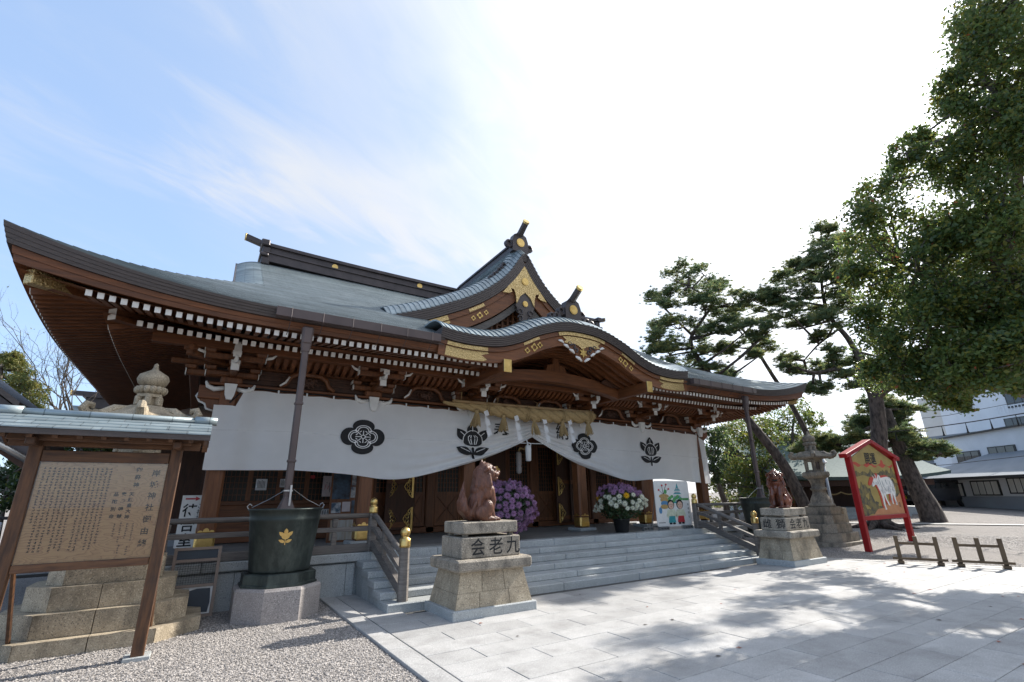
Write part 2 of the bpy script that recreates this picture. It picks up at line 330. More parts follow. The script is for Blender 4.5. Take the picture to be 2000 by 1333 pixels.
def tag(o, label, cat, group=None):
    o['label'] = label; o['category'] = cat
    if group: o['group'] = group
    return o
def struct(o): o['kind'] = 'structure'; return o
def stuff(o): o['kind'] = 'stuff'; return o
def np_mesh(name, verts, faces, mat, smooth=False, k=3):
    verts = np.asarray(verts, np.float32).reshape(-1, 3); faces = np.asarray(faces, np.int32).reshape(-1, k)
    me = bpy.data.meshes.new(name); me.vertices.add(len(verts)); me.vertices.foreach_set('co', verts.ravel())
    me.loops.add(faces.size); me.loops.foreach_set('vertex_index', faces.ravel())
    me.polygons.add(len(faces)); me.polygons.foreach_set('loop_start', np.arange(0, faces.size, k, dtype=np.int32))
    me.polygons.foreach_set('loop_total', np.full(len(faces), k, np.int32))
    me.update(calc_edges=True); me.materials.append(MATS[mat])
    if smooth: me.polygons.foreach_set('use_smooth', [True]*len(faces))
    return me
def evaluated(o, name, mat, smooth=True):
    dg = bpy.context.evaluated_depsgraph_get(); dg.update(); me = bpy.data.meshes.new_from_object(o.evaluated_get(dg)); me.name = name
    me.materials.clear(); me.materials.append(MATS[mat])
    if smooth: me.polygons.foreach_set('use_smooth', [True]*len(me.polygons))
    bpy.data.objects.remove(o); return me
def text(name, body, size, mat, fn, parent, thick=0.0, line=1.0, align='CENTER', weight=0.0):
    """flat lettering: fn(u, v) places a point of the text plane in space"""
    cu = bpy.data.curves.new(name, 'FONT'); cu.body = body; cu.size = size; cu.align_x = align; cu.space_line = line; cu.offset = weight
    cu.resolution_u = 3; cu.fill_mode = 'FRONT'
    o = bpy.data.objects.new(name, cu); col.objects.link(o); me = evaluated(o, name, mat, False); bpy.data.curves.remove(cu)
    for v in me.vertices: v.co = fn(v.co.x, v.co.y)
    return link(name, me, parent)
def blob(parts, voxel, name, mat, smooth_it=3):
    """one continuous body grown from overlapping ellipsoids ('s', centre, radii[, rot]) and tapered limbs ('c', points, radii)"""
    b = MB()
    for p in parts:
        if p[0] == 's':
            rot = p[3] if len(p) > 3 else None; o = MB()
            o.lathe([(math.sin(math.pi*i/10)*1.0, -math.cos(math.pi*i/10)) for i in range(11)], n=16)
            vs = [Vector((v[0]*p[2][0], v[1]*p[2][1], v[2]*p[2][2])) for v in o.v]
            if rot: vs = [rot.to_matrix() @ v for v in vs]
            b.add([v + Vector(p[1]) for v in vs], o.f)
        else:
            b.tube(p[1], p[2], 10)
            for c, r_ in ((p[1][0], p[2][0]), (p[1][-1], p[2][-1])):
                o = MB(); o.lathe([(math.sin(math.pi*i/6)*r_, -math.cos(math.pi*i/6)*r_) for i in range(7)], c, 10); b.add(o.v, o.f)
    o = bpy.data.objects.new(name, b.mesh(name, mat)); col.objects.link(o)
    m = o.modifiers.new('r', 'REMESH'); m.mode = 'VOXEL'; m.voxel_size = voxel
    if smooth_it: s = o.modifiers.new('s', 'SMOOTH'); s.iterations = smooth_it; s.factor = 0.5
    return evaluated(o, name, mat)
def arc(cx, cy, r_, a0, a1, n): return [(cx+r_*math.cos(R(a0+(a1-a0)*i/n)), cy+r_*math.sin(R(a0+(a1-a0)*i/n))) for i in range(n+1)]
def lerp(a, b, t): return a + (b-a)*t
def interp(xs, ys, x): return float(np.interp(x, xs, ys))
def smooth_interp(xs, ys, x):
    """monotone-ish cubic through points"""
    xs = list(xs); ys = list(ys); i = max(0, min(len(xs)-2, int(np.searchsorted(xs, x))-1)); h = xs[i+1]-xs[i]; t = (x-xs[i])/h
    def sl(k):
        if k <= 0: return (ys[1]-ys[0])/(xs[1]-xs[0])
        if k >= len(xs)-1: return (ys[-1]-ys[-2])/(xs[-1]-xs[-2])
        return (ys[k+1]-ys[k-1])/(xs[k+1]-xs[k-1])
    m0, m1 = sl(i)*h, sl(i+1)*h
    return (2*t**3-3*t*t+1)*ys[i]+(t**3-2*t*t+t)*m0+(-2*t**3+3*t*t)*ys[i+1]+(t**3-t*t)*m1
# ================================================================== main hall
XC, EY, RY, HX = 8.05, 9.18, 16.64, 11.08
DEP = RY-EY; Z0 = 5.08; FLOOR = 0.714; COLY = 12.0
COLX = [XC+o for o in (-7.78, -4.68, -1.94, 1.94, 4.68, 7.78)]
hall = thing('worship_hall', 'large wooden worship hall with sweeping copper roof and long white curtain', 'shrine hall', (XC, 14, 0))
def prof(d): return 0.47*d + (4.22-0.47*DEP)/DEP**2*d*d
def lift(a): return 0.62*max(0.0, (a-(HX-4.3))/4.3)**2.3
def lifty(b): return 0.62*max(0.0, (b-(DEP-4.3))/4.3)**2.3
def fade(d): return max(0.0, 1-d/7.0)**1.2
def zfront(x, d): return Z0 + prof(d) + lift(abs(x-XC))*fade(d)
def zside(y, e): return Z0 + prof(e) + lifty(abs(y-RY))*fade(e)
VX = 7.42                                   # half length of the upper roof between its gable verges
def sgn_seq(n):                             # samples of -1..1 denser near the ends
    return [math.copysign(abs(t)**0.75, t) for t in np.linspace(-1, 1, n)]
roof = MB()
# underlay below the shingle courses (front, back and both sides)
DH = HX-VX-0.05
def fb(d): return (HX-d) if d <= DH else VX
ds = list(np.linspace(0.02, DH, 10)) + list(np.linspace(DH+0.001, DEP, 14))
sq = sgn_seq(41)
DC, KE = 1.5, 3.9                            # the undulating gable interrupts the lower roof over the stairs
def xh(t, sg, d, ke): return XC+sg*lerp(ke, fb(d), t)
th = [q**0.7 for q in np.linspace(0, 1, 25)]
for sg in (-1, 1): roof.grid(lambda d, t: (xh(t, sg, d, KE), EY+d, zfront(xh(t, sg, d, KE), d)-0.03), list(np.linspace(0.02, DC, 6)), th)
roof.grid(lambda d, t: (XC+t*fb(d), EY+d, zfront(XC+t*fb(d), d)-0.03), [d_ for d_ in ds if d_ > DC], sq)
roof.grid(lambda d, t: (XC+t*fb(d), 2*RY-EY-d, zfront(XC+t*fb(d), d)-0.03), ds, sq)
es = list(np.linspace(0.02, DH+0.6, 12))
for sgn in (-1, 1):
    roof.grid(lambda e, t: (XC+sgn*(HX-e), RY+t*(DEP-e), zside(RY+t*(DEP-e), e)-0.03), es, sq)
roof_o = roof.obj('roof', 'copper_roof', hall, True, fix=False)
def course(fn, s0, s1, ts, lip=0.013):
    """one course of shingles from s0 (lower) to s1 (upper); fn(s, t, up) -> point"""
    b = MB(); n = len(ts)
    lo0 = [fn(s0, t, -0.01) for t in ts]; lo = [fn(s0, t, lip) for t in ts]; hi = [fn(s1+0.01, t, 0.0) for t in ts]
    b.sweep([lo0, lo, hi], close=False); return b
step = 0.165; d = 0.0; k = 0
while d < DEP-0.15:
    d2 = min(d+step, DEP-0.1)
    if d < DC:
        for sg in (-1, 1): course(lambda s, t, up: (xh(t, sg, s, KE), EY+s-0.3*up, zfront(xh(t, sg, s, KE), s)+up), d, d2, th).obj('shingle_course', 'copper_roof', roof_o, False, fix=False)
    else: course(lambda s, t, up: (XC+t*fb(s), EY+s-0.3*up, zfront(XC+t*fb(s), s)+up), d, d2, sq).obj('shingle_course', 'copper_roof', roof_o, False, fix=False)
    d = d2
for sgn in (-1, 1):
    d = 0.0
    while d < DH+0.5:
        d2 = d+step
        b = course(lambda s, t, up: (XC+sgn*(HX-s+0.3*up), RY+t*(DEP-s), zside(RY+t*(DEP-s), s)+up), d, d2, sgn_seq(31))
        b.obj('shingle_course', 'copper_roof', roof_o, False, fix=False); d = d2
# upper gable ends: verge strip, recessed gable wall
for sgn in (-1, 1):                           # the verge flares outwards and rolls down
    for ys in (1, -1):
        def flare(s, u, up): return (XC+sgn*(VX-0.02+0.62*u+0.10*u*(s/DEP)), RY-ys*(DEP-s)-ys*0.3*up, zfront(XC, s)+up+0.05*u-0.30*u*u)
        d = DH-0.25
        while d < DEP-0.12:
            d2 = min(d+step, DEP-0.08); course(flare, d, d2, list(np.linspace(0, 1, 9))).obj('shingle_course', 'copper_roof', roof_o, True, fix=False); d = d2
        dd = list(np.linspace(DH-0.3, DEP, 14)); top = [flare(d_, 1.0, 0.03) for d_ in dd]
        bot = [(p[0]-sgn*0.02, p[1], p[2]-0.16) for p in top]; inn = [(p[0]-sgn*0.35, p[1], p[2]-0.16) for p in top]; it = [(p[0]-sgn*0.30, p[1], p[2]-0.0) for p in top]
        MB().sweep([top, bot, inn, it]).obj('verge', 'copper_edge', hall)
    w = MB(); w.add([(XC+sgn*7.1, RY-DEP+DH-0.3, Z0+0.9), (XC+sgn*7.1, RY+DEP-DH+0.3, Z0+0.9), (XC+sgn*7.1, RY, Z0+prof(DEP)-0.2)], [(0, 1, 2)])
    w.obj('gable_wall', 'wood_dark', hall, fix=False)
# eave edge: four stacked dark copper layers, thicker towards the corners
def edge_path(y_off, z_fn, n=61):
    P = []
    t = sgn_seq(n)
    def off(x, y): return (x, y)
    front = [(XC+q*(HX-y_off), EY+y_off) for q in t]
    return front
def eave_layer(z_hi, z_lo, o_hi, o_lo, depth, name, mat, ke=2.45):
    """band round the eaves between two height offsets (functions of the lift), set back by o_hi/o_lo"""
    for side in ('front_a', 'front_b', 'left', 'right'):
        t = th if side[0] == 'f' else sgn_seq(49); R_ = []; sg = -1 if side in ('front_a', 'left') else 1
        for (zf, o) in ((z_hi, o_hi), (z_lo, o_lo), (z_lo, o_lo+depth), (z_hi, o_hi+depth)):
            pl = []
            for q in t:
                if side[0] == 'f': x = XC+sg*lerp(ke, HX-o, q); y = EY+o; lf = lift(lerp(ke, HX, q))
                else: x = XC+sg*(HX-o); y = RY+q*(DEP-o); lf = lifty(abs(q)*DEP)
                pl.append((x, y, Z0+zf(lf)))
            R_.append(pl)
        MB().sweep(R_).obj(name, mat, hall)
def Zt(f):  # fraction of the edge thickness
    return lambda lf: lf - f*(0.185+0.19*lf)
for i in range(4):
    eave_layer(Zt(i/4*0.999), Zt((i+1)/4-0.012), 0.0+0.022*i, 0.012+0.022*i, 0.35, 'eave_edge_layer', 'copper_edge', 3.95)
def zed(lf): return lf-(0.185+0.19*lf)
fl = lambda lf: 0.66*lf
eave_layer(lambda lf: lerp(zed(lf), -0.335+fl(lf), 0.02), lambda lf: lerp(zed(lf), -0.335+fl(lf), 0.5), 0.13, 0.15, 0.3, 'eave_board', 'wood_brown_x')
eave_layer(lambda lf: lerp(zed(lf), -0.335+fl(lf), 0.51), lambda lf: -0.335+fl(lf), 0.165, 0.18, 0.3, 'eave_board', 'wood_brown_x')
# rafters
FEY, FEZ = 0.30, -0.40        # flying rafter end: inset from the roof edge, height of its centre below Z0
BEY, BEZ = 1.20, -0.415
RS = 0.1525
def rafter(side, pos, inset, zc, slope, length, w, h, name, mat, ln):
    """pos: coordinate along the eave; the rafter rises inwards"""
    if side == 'front':
        a = Vector((pos, EY+inset, Z0+zc)); dirv = Vector((0, 1, slope)).normalized()
        side_v = Vector((1, 0, 0))
    else:
        sgn = -1 if side == 'left' else 1
        a = Vector((XC+sgn*(HX-inset), pos, Z0+zc)); dirv = Vector((-sgn, 0, slope)).normalized(); side_v = Vector((0, 1, 0))
    upv = side_v.cross(dirv); upv = upv if upv.z > 0 else -upv
    rot = Matrix((side_v, dirv, upv)).transposed()
    b = MB(); b.box(a+dirv*length/2, (w, length, h), rot); return b, a, dirv, side_v, upv, rot
SIDE_R = MB()
def add_rafters(side, rng_, inset, zc, slope, length, name, skip=None, cap=True, lf=lift, ctr=XC, joined=False):
    for p in rng_:
        if skip and skip(p): continue
        z_ = zc + 0.66*lf(abs(p-ctr))*(1 if inset < 1 else 0.8)
        # near the hip the rafter dies into the hip rafter
        lim = (HX if side == 'front' else DEP) - abs(p-ctr) - inset
        ln = min(length, max(0.12, lim))
        b, a, dv, sv, uv, rot = rafter(side, p, inset, z_, slope, ln, 0.082, 0.105, name, None, length)
        if joined: SIDE_R.add(b.v, b.f); continue
        o = b.obj(name, 'wood_brown_y' if side == 'front' else 'wood_brown_x', hall, fix=False)
        if cap:
            c = MB(); c.cbox(a-dv*0.005, (0.086, 0.012, 0.1), 0.004, rot); c.obj('rafter_end', 'white_paint', o)
KS = 2.42                                     # the undulating gable interrupts the rafters over this half width
fr = [XC+(i+0.5)*RS for i in range(-66, 66)]
add_rafters('front', [p for p in fr if abs(p-XC) < 10.35], FEY, FEZ, 0.20, 1.1, 'flying_rafter', lambda p: abs(p-XC) < KS-0.05)
add_rafters('front', [p for p in fr if abs(p-XC) < 9.45], BEY, BEZ, 0.32, 1.9, 'base_rafter', lambda p: abs(p-XC) < KS)
sr = [RY+(i+0.5)*RS for i in range(-46, 30)]
add_rafters('left', [p for p in sr if -6.7 < p-RY < 0.8], FEY, FEZ, 0.20, 1.1, 'flying_rafter', lf=lifty, ctr=RY)
add_rafters('left', [p for p in sr if -5.8 < p-RY < 0.9], BEY, BEZ, 0.32, 1.9, 'base_rafter', lf=lifty, ctr=RY)
add_rafters('left', [p for p in sr if p-RY >= 0.8], FEY, FEZ, 0.20, 1.1, 'flying_rafter', lf=lifty, ctr=RY, joined=True)
add_rafters('left', [p for p in sr if p-RY >= 0.9], BEY, BEZ, 0.32, 1.9, 'base_rafter', lf=lifty, ctr=RY, joined=True)
add_rafters('right', [p for p in sr if abs(p-RY) < 6.7], FEY, FEZ, 0.20, 1.1, 'flying_rafter', lf=lifty, ctr=RY, joined=True)
add_rafters('right', [p for p in sr if abs(p-RY) < 5.8], BEY, BEZ, 0.32, 1.9, 'base_rafter', lf=lifty, ctr=RY, joined=True)
stuff(SIDE_R.obj('side_rafters', 'wood_brown_x', hall, fix=False))
# soffit boards above the rafters, and the long strips the rafters carry
def soffit(i0, z0, i1, z1, name, f0, f1):
    for side in ('front_a', 'front_b', 'left', 'right'):
        t = th if side[0] == 'f' else sgn_seq(49); rows = []; sg = -1 if side in ('front_a', 'left') else 1
        for ins, z_, ff in ((i0, z0, f0), (i1, z1, f1)):
            pl = []
            for q in t:
                if side[0] == 'f': x = XC+sg*lerp(2.45, HX-ins, q); y = EY+ins; lf = lift(abs(x-XC))
                else: x = XC+sg*(HX-ins); y = RY+q*(DEP-ins); lf = lifty(abs(y-RY))
                pl.append((x, y, Z0+z_+ff*lf))
            rows.append(pl)
        MB().sweep(rows, close=False).obj(name, 'wood_soffit', hall, fix=False)
soffit(0.24, FEZ+0.045, 1.42, FEZ+0.275, 'soffit_board', 0.66, 0.6)
soffit(1.16, BEZ+0.045, 3.4, BEZ+0.76, 'soffit_board', 0.53, 0.3)
eave_layer(lambda lf: BEZ+0.115+0.53*lf, lambda lf: BEZ+0.057+0.53*lf, 1.14, 1.145, 0.1, 'rafter_strip', 'wood_brown_x')
# hip rafters with gilded ends
for sgn in (-1, 1):
    b = MB(); a = Vector((XC+sgn*(HX-0.36), EY+0.36, Z0+0.62*0.66-0.47)); e = Vector((XC+sgn*(HX-3.4), EY+3.4, Z0+0.25))
    dv = (e-a).normalized(); sv = Vector((dv.y, -dv.x, 0)).normalized(); uv = sv.cross(dv); rot = Matrix((sv, dv, uv)).transposed()
    ln = (e-a).length; b.box((a+e)/2, (0.17, ln, 0.22), rot); o = b.obj('hip_rafter', 'wood_brown_y', hall, fix=False)
    g = MB(); g.cbox(a+dv*0.13, (0.18, 0.30, 0.235), 0.012, rot)
    poly = [(0.26, -0.115), (0.55, -0.115), (0.42, -0.02), (0.60, 0.05), (0.40, 0.115), (0.26, 0.115)]
    for q in (-1, 1): g.prism(poly, lambda u, v, t: a+dv*u+uv*v+sv*t, q*0.087, q*0.094)
    g.obj('gilded_cap', 'gold_carved', o)
    l2 = MB(); a2 = a+Vector((-sgn*0.92, 0.92, -0.13)); e2 = Vector((XC+sgn*(HX-3.6), EY+3.6, Z0+0.05)); d2 = (e2-a2).normalized()
    uv2 = sv.cross(d2); rot2 = Matrix((sv, d2, uv2)).transposed(); l2.box((a2+e2)/2, (0.17, (e2-a2).length, 0.2), rot2)
    o2 = l2.obj('hip_rafter', 'wood_brown_y', hall, fix=False)
    MB().cbox(a2-d2*0.005, (0.17, 0.012, 0.2), 0.004, rot2).obj('rafter_end', 'white_paint', o2)
# main ridge
rz = Z0+prof(DEP)
rg = MB()
for (h0, h1, w) in ((-0.12, 0.16, 0.56), (0.16, 0.20, 0.66), (0.20, 0.42, 0.46), (0.42, 0.47, 0.62), (0.47, 0.56, 0.5)):
    xs_ = np.linspace(-7.35, 7.35, 25); cv = lambda x: 0.10*(abs(x)/7.35)**3
    R_ = [[(XC+x, RY+sy*w/2, rz+h+cv(x)) for x in xs_] for sy, h in ((-1, h0), (1, h0), (1, h1), (-1, h1))]
    rg.sweep(R_)
ridge = rg.obj('ridge', 'copper_trim', hall)
for sgn in (-1, 1):
    b = MB(); xs_ = np.linspace(7.3, 7.95, 6)
    R_ = [[(XC+sgn*x, RY+sy*0.10, rz+h+0.10+0.25*(x-7.3)) for x in xs_] for sy, h in ((-1, 0.45), (1, 0.45), (1, 0.62), (-1, 0.62))]
    b.sweep(R_)
    for (z0_, z1_, w, x0) in ((-0.25, 0.02, 0.6, 7.36), (0.02, 0.12, 0.78, 7.42), (0.12, 0.40, 0.56, 7.36), (0.40, 0.62, 0.74, 7.42)):
        b.cbox((XC+sgn*(x0-0.05), RY, rz+(z0_+z1_)/2+0.1), (0.26, w, z1_-z0_), 0.03)
    o = b.obj('ridge_end', 'copper_trim', hall)
    MB().cbox((XC+sgn*7.97, RY, rz+0.10+0.165+0.535), (0.05, 0.21, 0.185), 0.02).obj('gilded_cap', 'gold', o)
for x in (-5.1, -1.9, 1.9, 5.1):
    b = MB(); b.prism([(0.105*math.cos(2*math.pi*i/16), 0.105*math.sin(2*math.pi*i/16)) for i in range(16)], lambda u, v, t: (XC+x+u, RY+t, rz+0.31+v), -0.25, -0.225)
    b.obj('gilded_crest', 'gold', ridge)
# ------------------------------------------------------------------ curved gables
def profile_curve(us, zs): return lambda u: smooth_interp(us, zs, min(max(abs(u), us[0]), us[-1]))
kz = profile_curve([0, .5, .95, 1.1, 1.55, 2.07, 2.6, 3.2, 3.7, 4.05], [6.04, 6.015, 5.92, 5.87, 5.70, 5.44, 5.265, 5.205, 5.215, 5.265])
cz = profile_curve([0, .1, .3, .55, .9, 1.48, 2.1, 2.75, 3.5, 4.48], [9.42, 9.36, 9.05, 8.67, 8.27, 7.78, 7.38, 7.05, 6.70, 6.33])
def normal_off(f, u, off):
    h = 0.02; sl = (f(u+h)-f(u-h))/(2*h) if abs(u) > 0.05 else 0.0
    n = Vector((-sl, 1)).normalized(); return u+n.x*off, f(u)+n.y*off
def gable(f, hw, yf, yb, curl, nn, barge_h, ktag, thick, gap):
    """roof of one gable: shingle courses run front to back; a layered dark verge and a wooden bargeboard follow its curve"""
    us = np.linspace(-hw, hw, nn)
    def up(y): s = min(1.0, max(0.0, (y-yf)/0.75)); return curl*(1-(1-s)**2)
    ysamp = [yf, yf+0.06, yf+0.15, yf+0.27, yf+0.42, yf+0.6, yf+0.78] + list(np.linspace(yf+1.1, yb, 6))
    base = MB(); base.grid(lambda u, y: (XC+u, y, f(u)+up(y)-0.02), us, ysamp)
    ro = base.obj(ktag, 'copper_roof', hall, True, fix=False)
    # arc-length stations
    ss = np.linspace(0, hw, 400); pts = np.array([(s, f(s)) for s in ss]); acc = np.concatenate([[0], np.cumsum(np.hypot(*np.diff(pts, axis=0).T))])
    L_ = acc[-1]; cuts = np.interp(np.arange(0.05, L_, 0.15), acc, ss)
    for sgn in (-1, 1):
        cc = list(cuts)+[hw]
        for i in range(len(cc)-1):
            u0, u1 = cc[i+1], cc[i]           # lower, upper
            b = MB(); A = []; Bq = []; Cq = []
            for y in ysamp:
                x0, z0_ = normal_off(f, u0, 0.03); x0b, z0b = normal_off(f, u0, -0.012); x1, z1_ = normal_off(f, u1, 0.002)
                A.append((XC+sgn*x0b, y, z0b+up(y))); Bq.append((XC+sgn*x0, y, z0_+up(y))); Cq.append((XC+sgn*x1, y, z1_+up(y)))
            b.sweep([A, Bq, Cq], close=False); b.obj('shingle_course', 'copper_roof', ro, False, fix=False)
    # layered dark edge
    uf = np.linspace(-hw, hw, nn*2-1)
    for i in range(5):
        t0, t1 = thick*i/5, thick*((i+1)/5)-0.006; yo = yf+0.012*i
        def path(t, y):
            out = []
            for u in uf:
                x, z_ = normal_off(f, u, -t+0.006)
                if abs(u) < 0.12: x = u
                out.append((XC+x, y, z_))
            return out
        MB().sweep([path(t0, yo), path(t1, yo+0.004), path(t1, yo+0.5), path(t0, yo+0.5)]).obj('verge_layer', 'copper_edge', hall)
    # bargeboard
    def bp(t, y): return [(XC+(normal_off(f, u, -t)[0] if abs(u) > 0.12 else u), y, normal_off(f, u, -t)[1]) for u in uf]
    MB().sweep([bp(thick+0.005, yf+0.10), bp(thick+barge_h*0.3, yf+0.10), bp(thick+barge_h*0.3, yf+0.19), bp(thick+0.005, yf+0.19)]).obj('bargeboard', 'wood_brown_x', hall)
    bo = MB().sweep([bp(thick+barge_h*0.3+0.003, yf+0.14), bp(thick+barge_h, yf+0.14), bp(thick+barge_h, yf+0.21), bp(thick+barge_h*0.3+0.003, yf+0.21)]).obj('bargeboard', 'wood_brown_x', hall)
    return ro, bo
def plate(f, poly_fn, y, name, mat, parent, t=0.012):
    """thin metal fitting on a bargeboard: poly_fn gives (u, depth-below-curve) corner points"""
    P = []
    for (u, dd) in poly_fn: x, z_ = normal_off(f, u, -dd); P.append((x if abs(u) > 0.12 else u, z_))
    b = MB(); b.prism(P, lambda u, v, tt: (XC+u, y-tt, v), 0, t); return b.obj(name, mat, parent)
def ribbon(f, u0, u1, d0, d1, n, y, name, mat, parent, zig=0.0, t=0.012):
    us = np.linspace(u0, u1, n); top = [(u, d0) for u in us]; bot = [(u, d1+(zig if i % 2 else 0)) for i, u in enumerate(us)][::-1]
    return plate(f, top+bot, y, name, mat, parent, t)
KY, CY = 9.12, 11.8
k_roof, k_barge = gable(kz, 4.05, KY, 13.6, 0.34, 41, 0.36, 'undulating_gable_roof', 0.22, 0)
c_roof, c_barge = gable(cz, 4.48, CY, 16.9, 0.46, 41, 0.52, 'gable_roof', 0.30, 0)
# gilded fittings of the undulating gable
def foot_fit(f, sg, ua, ub, th, bh, y, par):
    n = 9; us = np.linspace(ua, ub, n)
    plate(f, [(sg*u, th+0.012) for u in us]+[(sg*u, th+bh*0.29) for u in us[::-1]], y+0.10, 'gilded_fitting', 'gold_carved', par)
    tip = [(us[0]-0.03, th+bh*0.45), (us[0]+0.16, th+bh*0.58), (us[0]+0.10, th+bh*0.68), (us[0]+0.02, th+bh*0.9)]
    plate(f, [(sg*u, th+bh*0.33) for u in us]+[(sg*us[-1], th+bh*0.99)]+[(sg*u, th+bh*0.99) for u in us[::-1][1:-1]]+[(sg*u, q) for u, q in tip[::-1]], y+0.14, 'gilded_fitting', 'gold_carved', par)
for sg in (-1, 1):
    foot_fit(kz, sg, 2.9, 3.85, 0.22, 0.34, KY, k_barge)
    foot_fit(cz, sg, 2.85, 4.3, 0.30, 0.52, CY, c_barge)
    for f, uc, th, bh, y, par in ((kz, 1.75, 0.22, 0.36, KY, k_barge), (cz, 1.95, 0.30, 0.52, CY, c_barge)):
        ribbon(f, sg*(uc-0.24), sg*(uc+0.24), th+bh*0.06, th+bh*0.24, 7, y+0.10, 'gilded_fitting', 'gold_carved', par)
        for o_, r_ in ((-0.2, 0.085), (0, 0.115), (0.2, 0.085)):          # openwork rosette
            x, z_ = normal_off(f, sg*(uc+o_), -(th+bh*0.62)); b = MB()
            nn_ = 16; P1 = [(x+(r_*(0.8+0.2*math.cos(4*2*math.pi*i/nn_)))*math.cos(2*math.pi*i/nn_), z_+(r_*(0.8+0.2*math.cos(4*2*math.pi*i/nn_)))*math.sin(2*math.pi*i/nn_)) for i in range(nn_)]
            P2 = [(x+0.45*r_*math.cos(2*math.pi*i/nn_), z_+0.45*r_*math.sin(2*math.pi*i/nn_)) for i in range(nn_)]
            vs_ = [(XC+p[0], y+0.14-0.014, p[1]) for p in P1+P2]+[(XC+p[0], y+0.14, p[1]) for p in P1+P2]
            b.add(vs_, [(i, (i+1) % nn_, nn_+(i+1) % nn_, nn_+i) for i in range(nn_)]+[(2*nn_+i, 2*nn_+(i+1) % nn_, (i+1) % nn_, i) for i in range(nn_)])
            b.obj('gilded_rosette', 'gold', par)
ribbon(kz, -0.85, 0.85, 0.22+0.01, 0.22+0.10, 17, KY+0.10, 'gilded_fitting', 'gold_carved', k_barge)
P = [(u, 0.22+0.125) for u in np.linspace(-0.72, 0.72, 13)] + [(0.62, 0.44), (0.72, 0.50), (0.5, 0.55), (0.3, 0.53), (0.14, 0.58), (0, 0.67), (-0.14, 0.58), (-0.3, 0.53), (-0.5, 0.55), (-0.72, 0.50), (-0.62, 0.44)]
plate(kz, P, KY+0.12, 'gilded_fitting', 'gold_carved', k_barge)
b = MB(); 
def crest_disc(c, r_, name, mat, par, t=0.02, n=20):
    b = MB(); b.prism([(r_*math.cos(2*math.pi*i/n), r_*math.sin(2*math.pi*i/n)) for i in range(n)], lambda u, v, tt: (c[0]+u, c[1]-tt, c[2]+v), 0, t)
    b.prism([(r_*0.8*math.cos(2*math.pi*i/n), r_*0.8*math.sin(2*math.pi*i/n)) for i in range(n)], lambda u, v, tt: (c[0]+u, c[1]-tt, c[2]+v), t-0.001, t+0.008)
    return b.obj(name, mat, par)
# carved pendant under the undulating gable: wooden heart, gilded flower, white-edged side fins
pz = kz(0)-0.22-0.36
pend = MB(); pend.prism([(0, -0.42), (0.16, -0.38), (0.22, -0.24), (0.40, -0.22), (0.44, -0.10), (0.62, -0.06), (0.66, 0.10), (-0.66, 0.10), (-0.62, -0.06), (-0.44, -0.10), (-0.40, -0.22), (-0.22, -0.24), (-0.16, -0.38)], lambda u, v, t: (XC+u, KY+0.16-t, pz+0.0+v), -0.03, 0.03)
pend_o = pend.obj('carved_pendant', 'wood_brown', hall)
for sg in (-1, 1):
    for (u0, v0, u1, v1, r_) in ((0.62, 0.02, 0.78, 0.06, 0.035), (0.46, -0.10, 0.62, -0.03, 0.04), (0.28, -0.22, 0.44, -0.13, 0.04), (0.05, -0.40, 0.24, -0.30, 0.04)):
        MB().tube([(XC+sg*u0, KY+0.13, pz+v0), (XC+sg*(u0+u1)/2, KY+0.115, pz+(v0+v1)/2+0.012), (XC+sg*u1, KY+0.13, pz+v1)], [r_*0.6, r_, r_*0.5], 8).obj('white_fin', 'white_paint', pend_o, True)
    for (u0, v0, r_) in ((0.3, -0.02, 0.055), (0.42, 0.02, 0.05), (0.22, -0.13, 0.05)):
        MB().tube([(XC+sg*(u0+0.05*math.cos(a)), KY+0.12, pz+v0+0.05*math.sin(a)) for a in np.linspace(0, 5, 9)], r_*0.4, 6).obj('scroll', 'copper_trim', pend_o, True)
fl_ = [(0.13*(0.75+0.25*math.cos(6*a))*math.cos(a+0.5), 0.13*(0.75+0.25*math.cos(6*a))*math.sin(a+0.5)) for a in np.linspace(0, 2*math.pi, 36, endpoint=False)]
MB().prism(fl_, lambda u, v, t: (XC+u, KY+0.12-t, pz-0.18+v), 0, 0.03).obj('gilded_flower', 'gold', pend_o)
# apex fitting and pendant of the triangular gable
az = cz(0.0)-0.60
g = MB(); g.prism([(0, 0.10), (0.38, -0.42), (0.85, -1.02), (0.62, -1.0), (0.50, -0.93), (0.55, -0.80), (0.42, -0.84), (0.36, -1.05), (0.34, -1.30), (0.2, -1.02), (0, -0.86), (-0.2, -1.02), (-0.34, -1.30), (-0.36, -1.05), (-0.42, -0.84), (-0.55, -0.80), (-0.50, -0.93), (-0.62, -1.0), (-0.85, -1.02), (-0.38, -0.42)], lambda u, v, t: (XC+u, CY+0.09-t, az+v+0.05), 0, 0.03)
gf = g.obj('gilded_fitting', 'gold_carved', c_barge); crest_disc((XC, CY+0.06, az-0.42), 0.13, 'gilded_crest', 'gold', c_barge)
g = MB(); g.prism([(0, -0.82), (0.28, -1.08), (0.36, -1.35), (0.30, -1.42), (0.33, -1.55), (0.22, -1.62), (0.24, -1.85), (0.1, -1.98), (0, -2.08), (-0.1, -1.98), (-0.24, -1.85), (-0.22, -1.62), (-0.33, -1.55), (-0.30, -1.42), (-0.36, -1.35), (-0.28, -1.08)], lambda u, v, t: (XC+u, CY+0.14-t, az+v+0.05), 0, 0.05)
cp = g.obj('carved_pendant', 'copper_edge', hall); crest_disc((XC, CY+0.085, az-1.2), 0.10, 'gilded_crest', 'gold', cp)
for sg in (-1, 1):
    for v0 in (-1.5, -1.72): MB().tube([(XC+sg*(0.2+0.09*math.cos(a)), CY+0.08, az+v0+0.09*math.sin(a)) for a in np.linspace(0, 5, 10)], 0.028, 6).obj('scroll', 'copper_trim', cp, True)
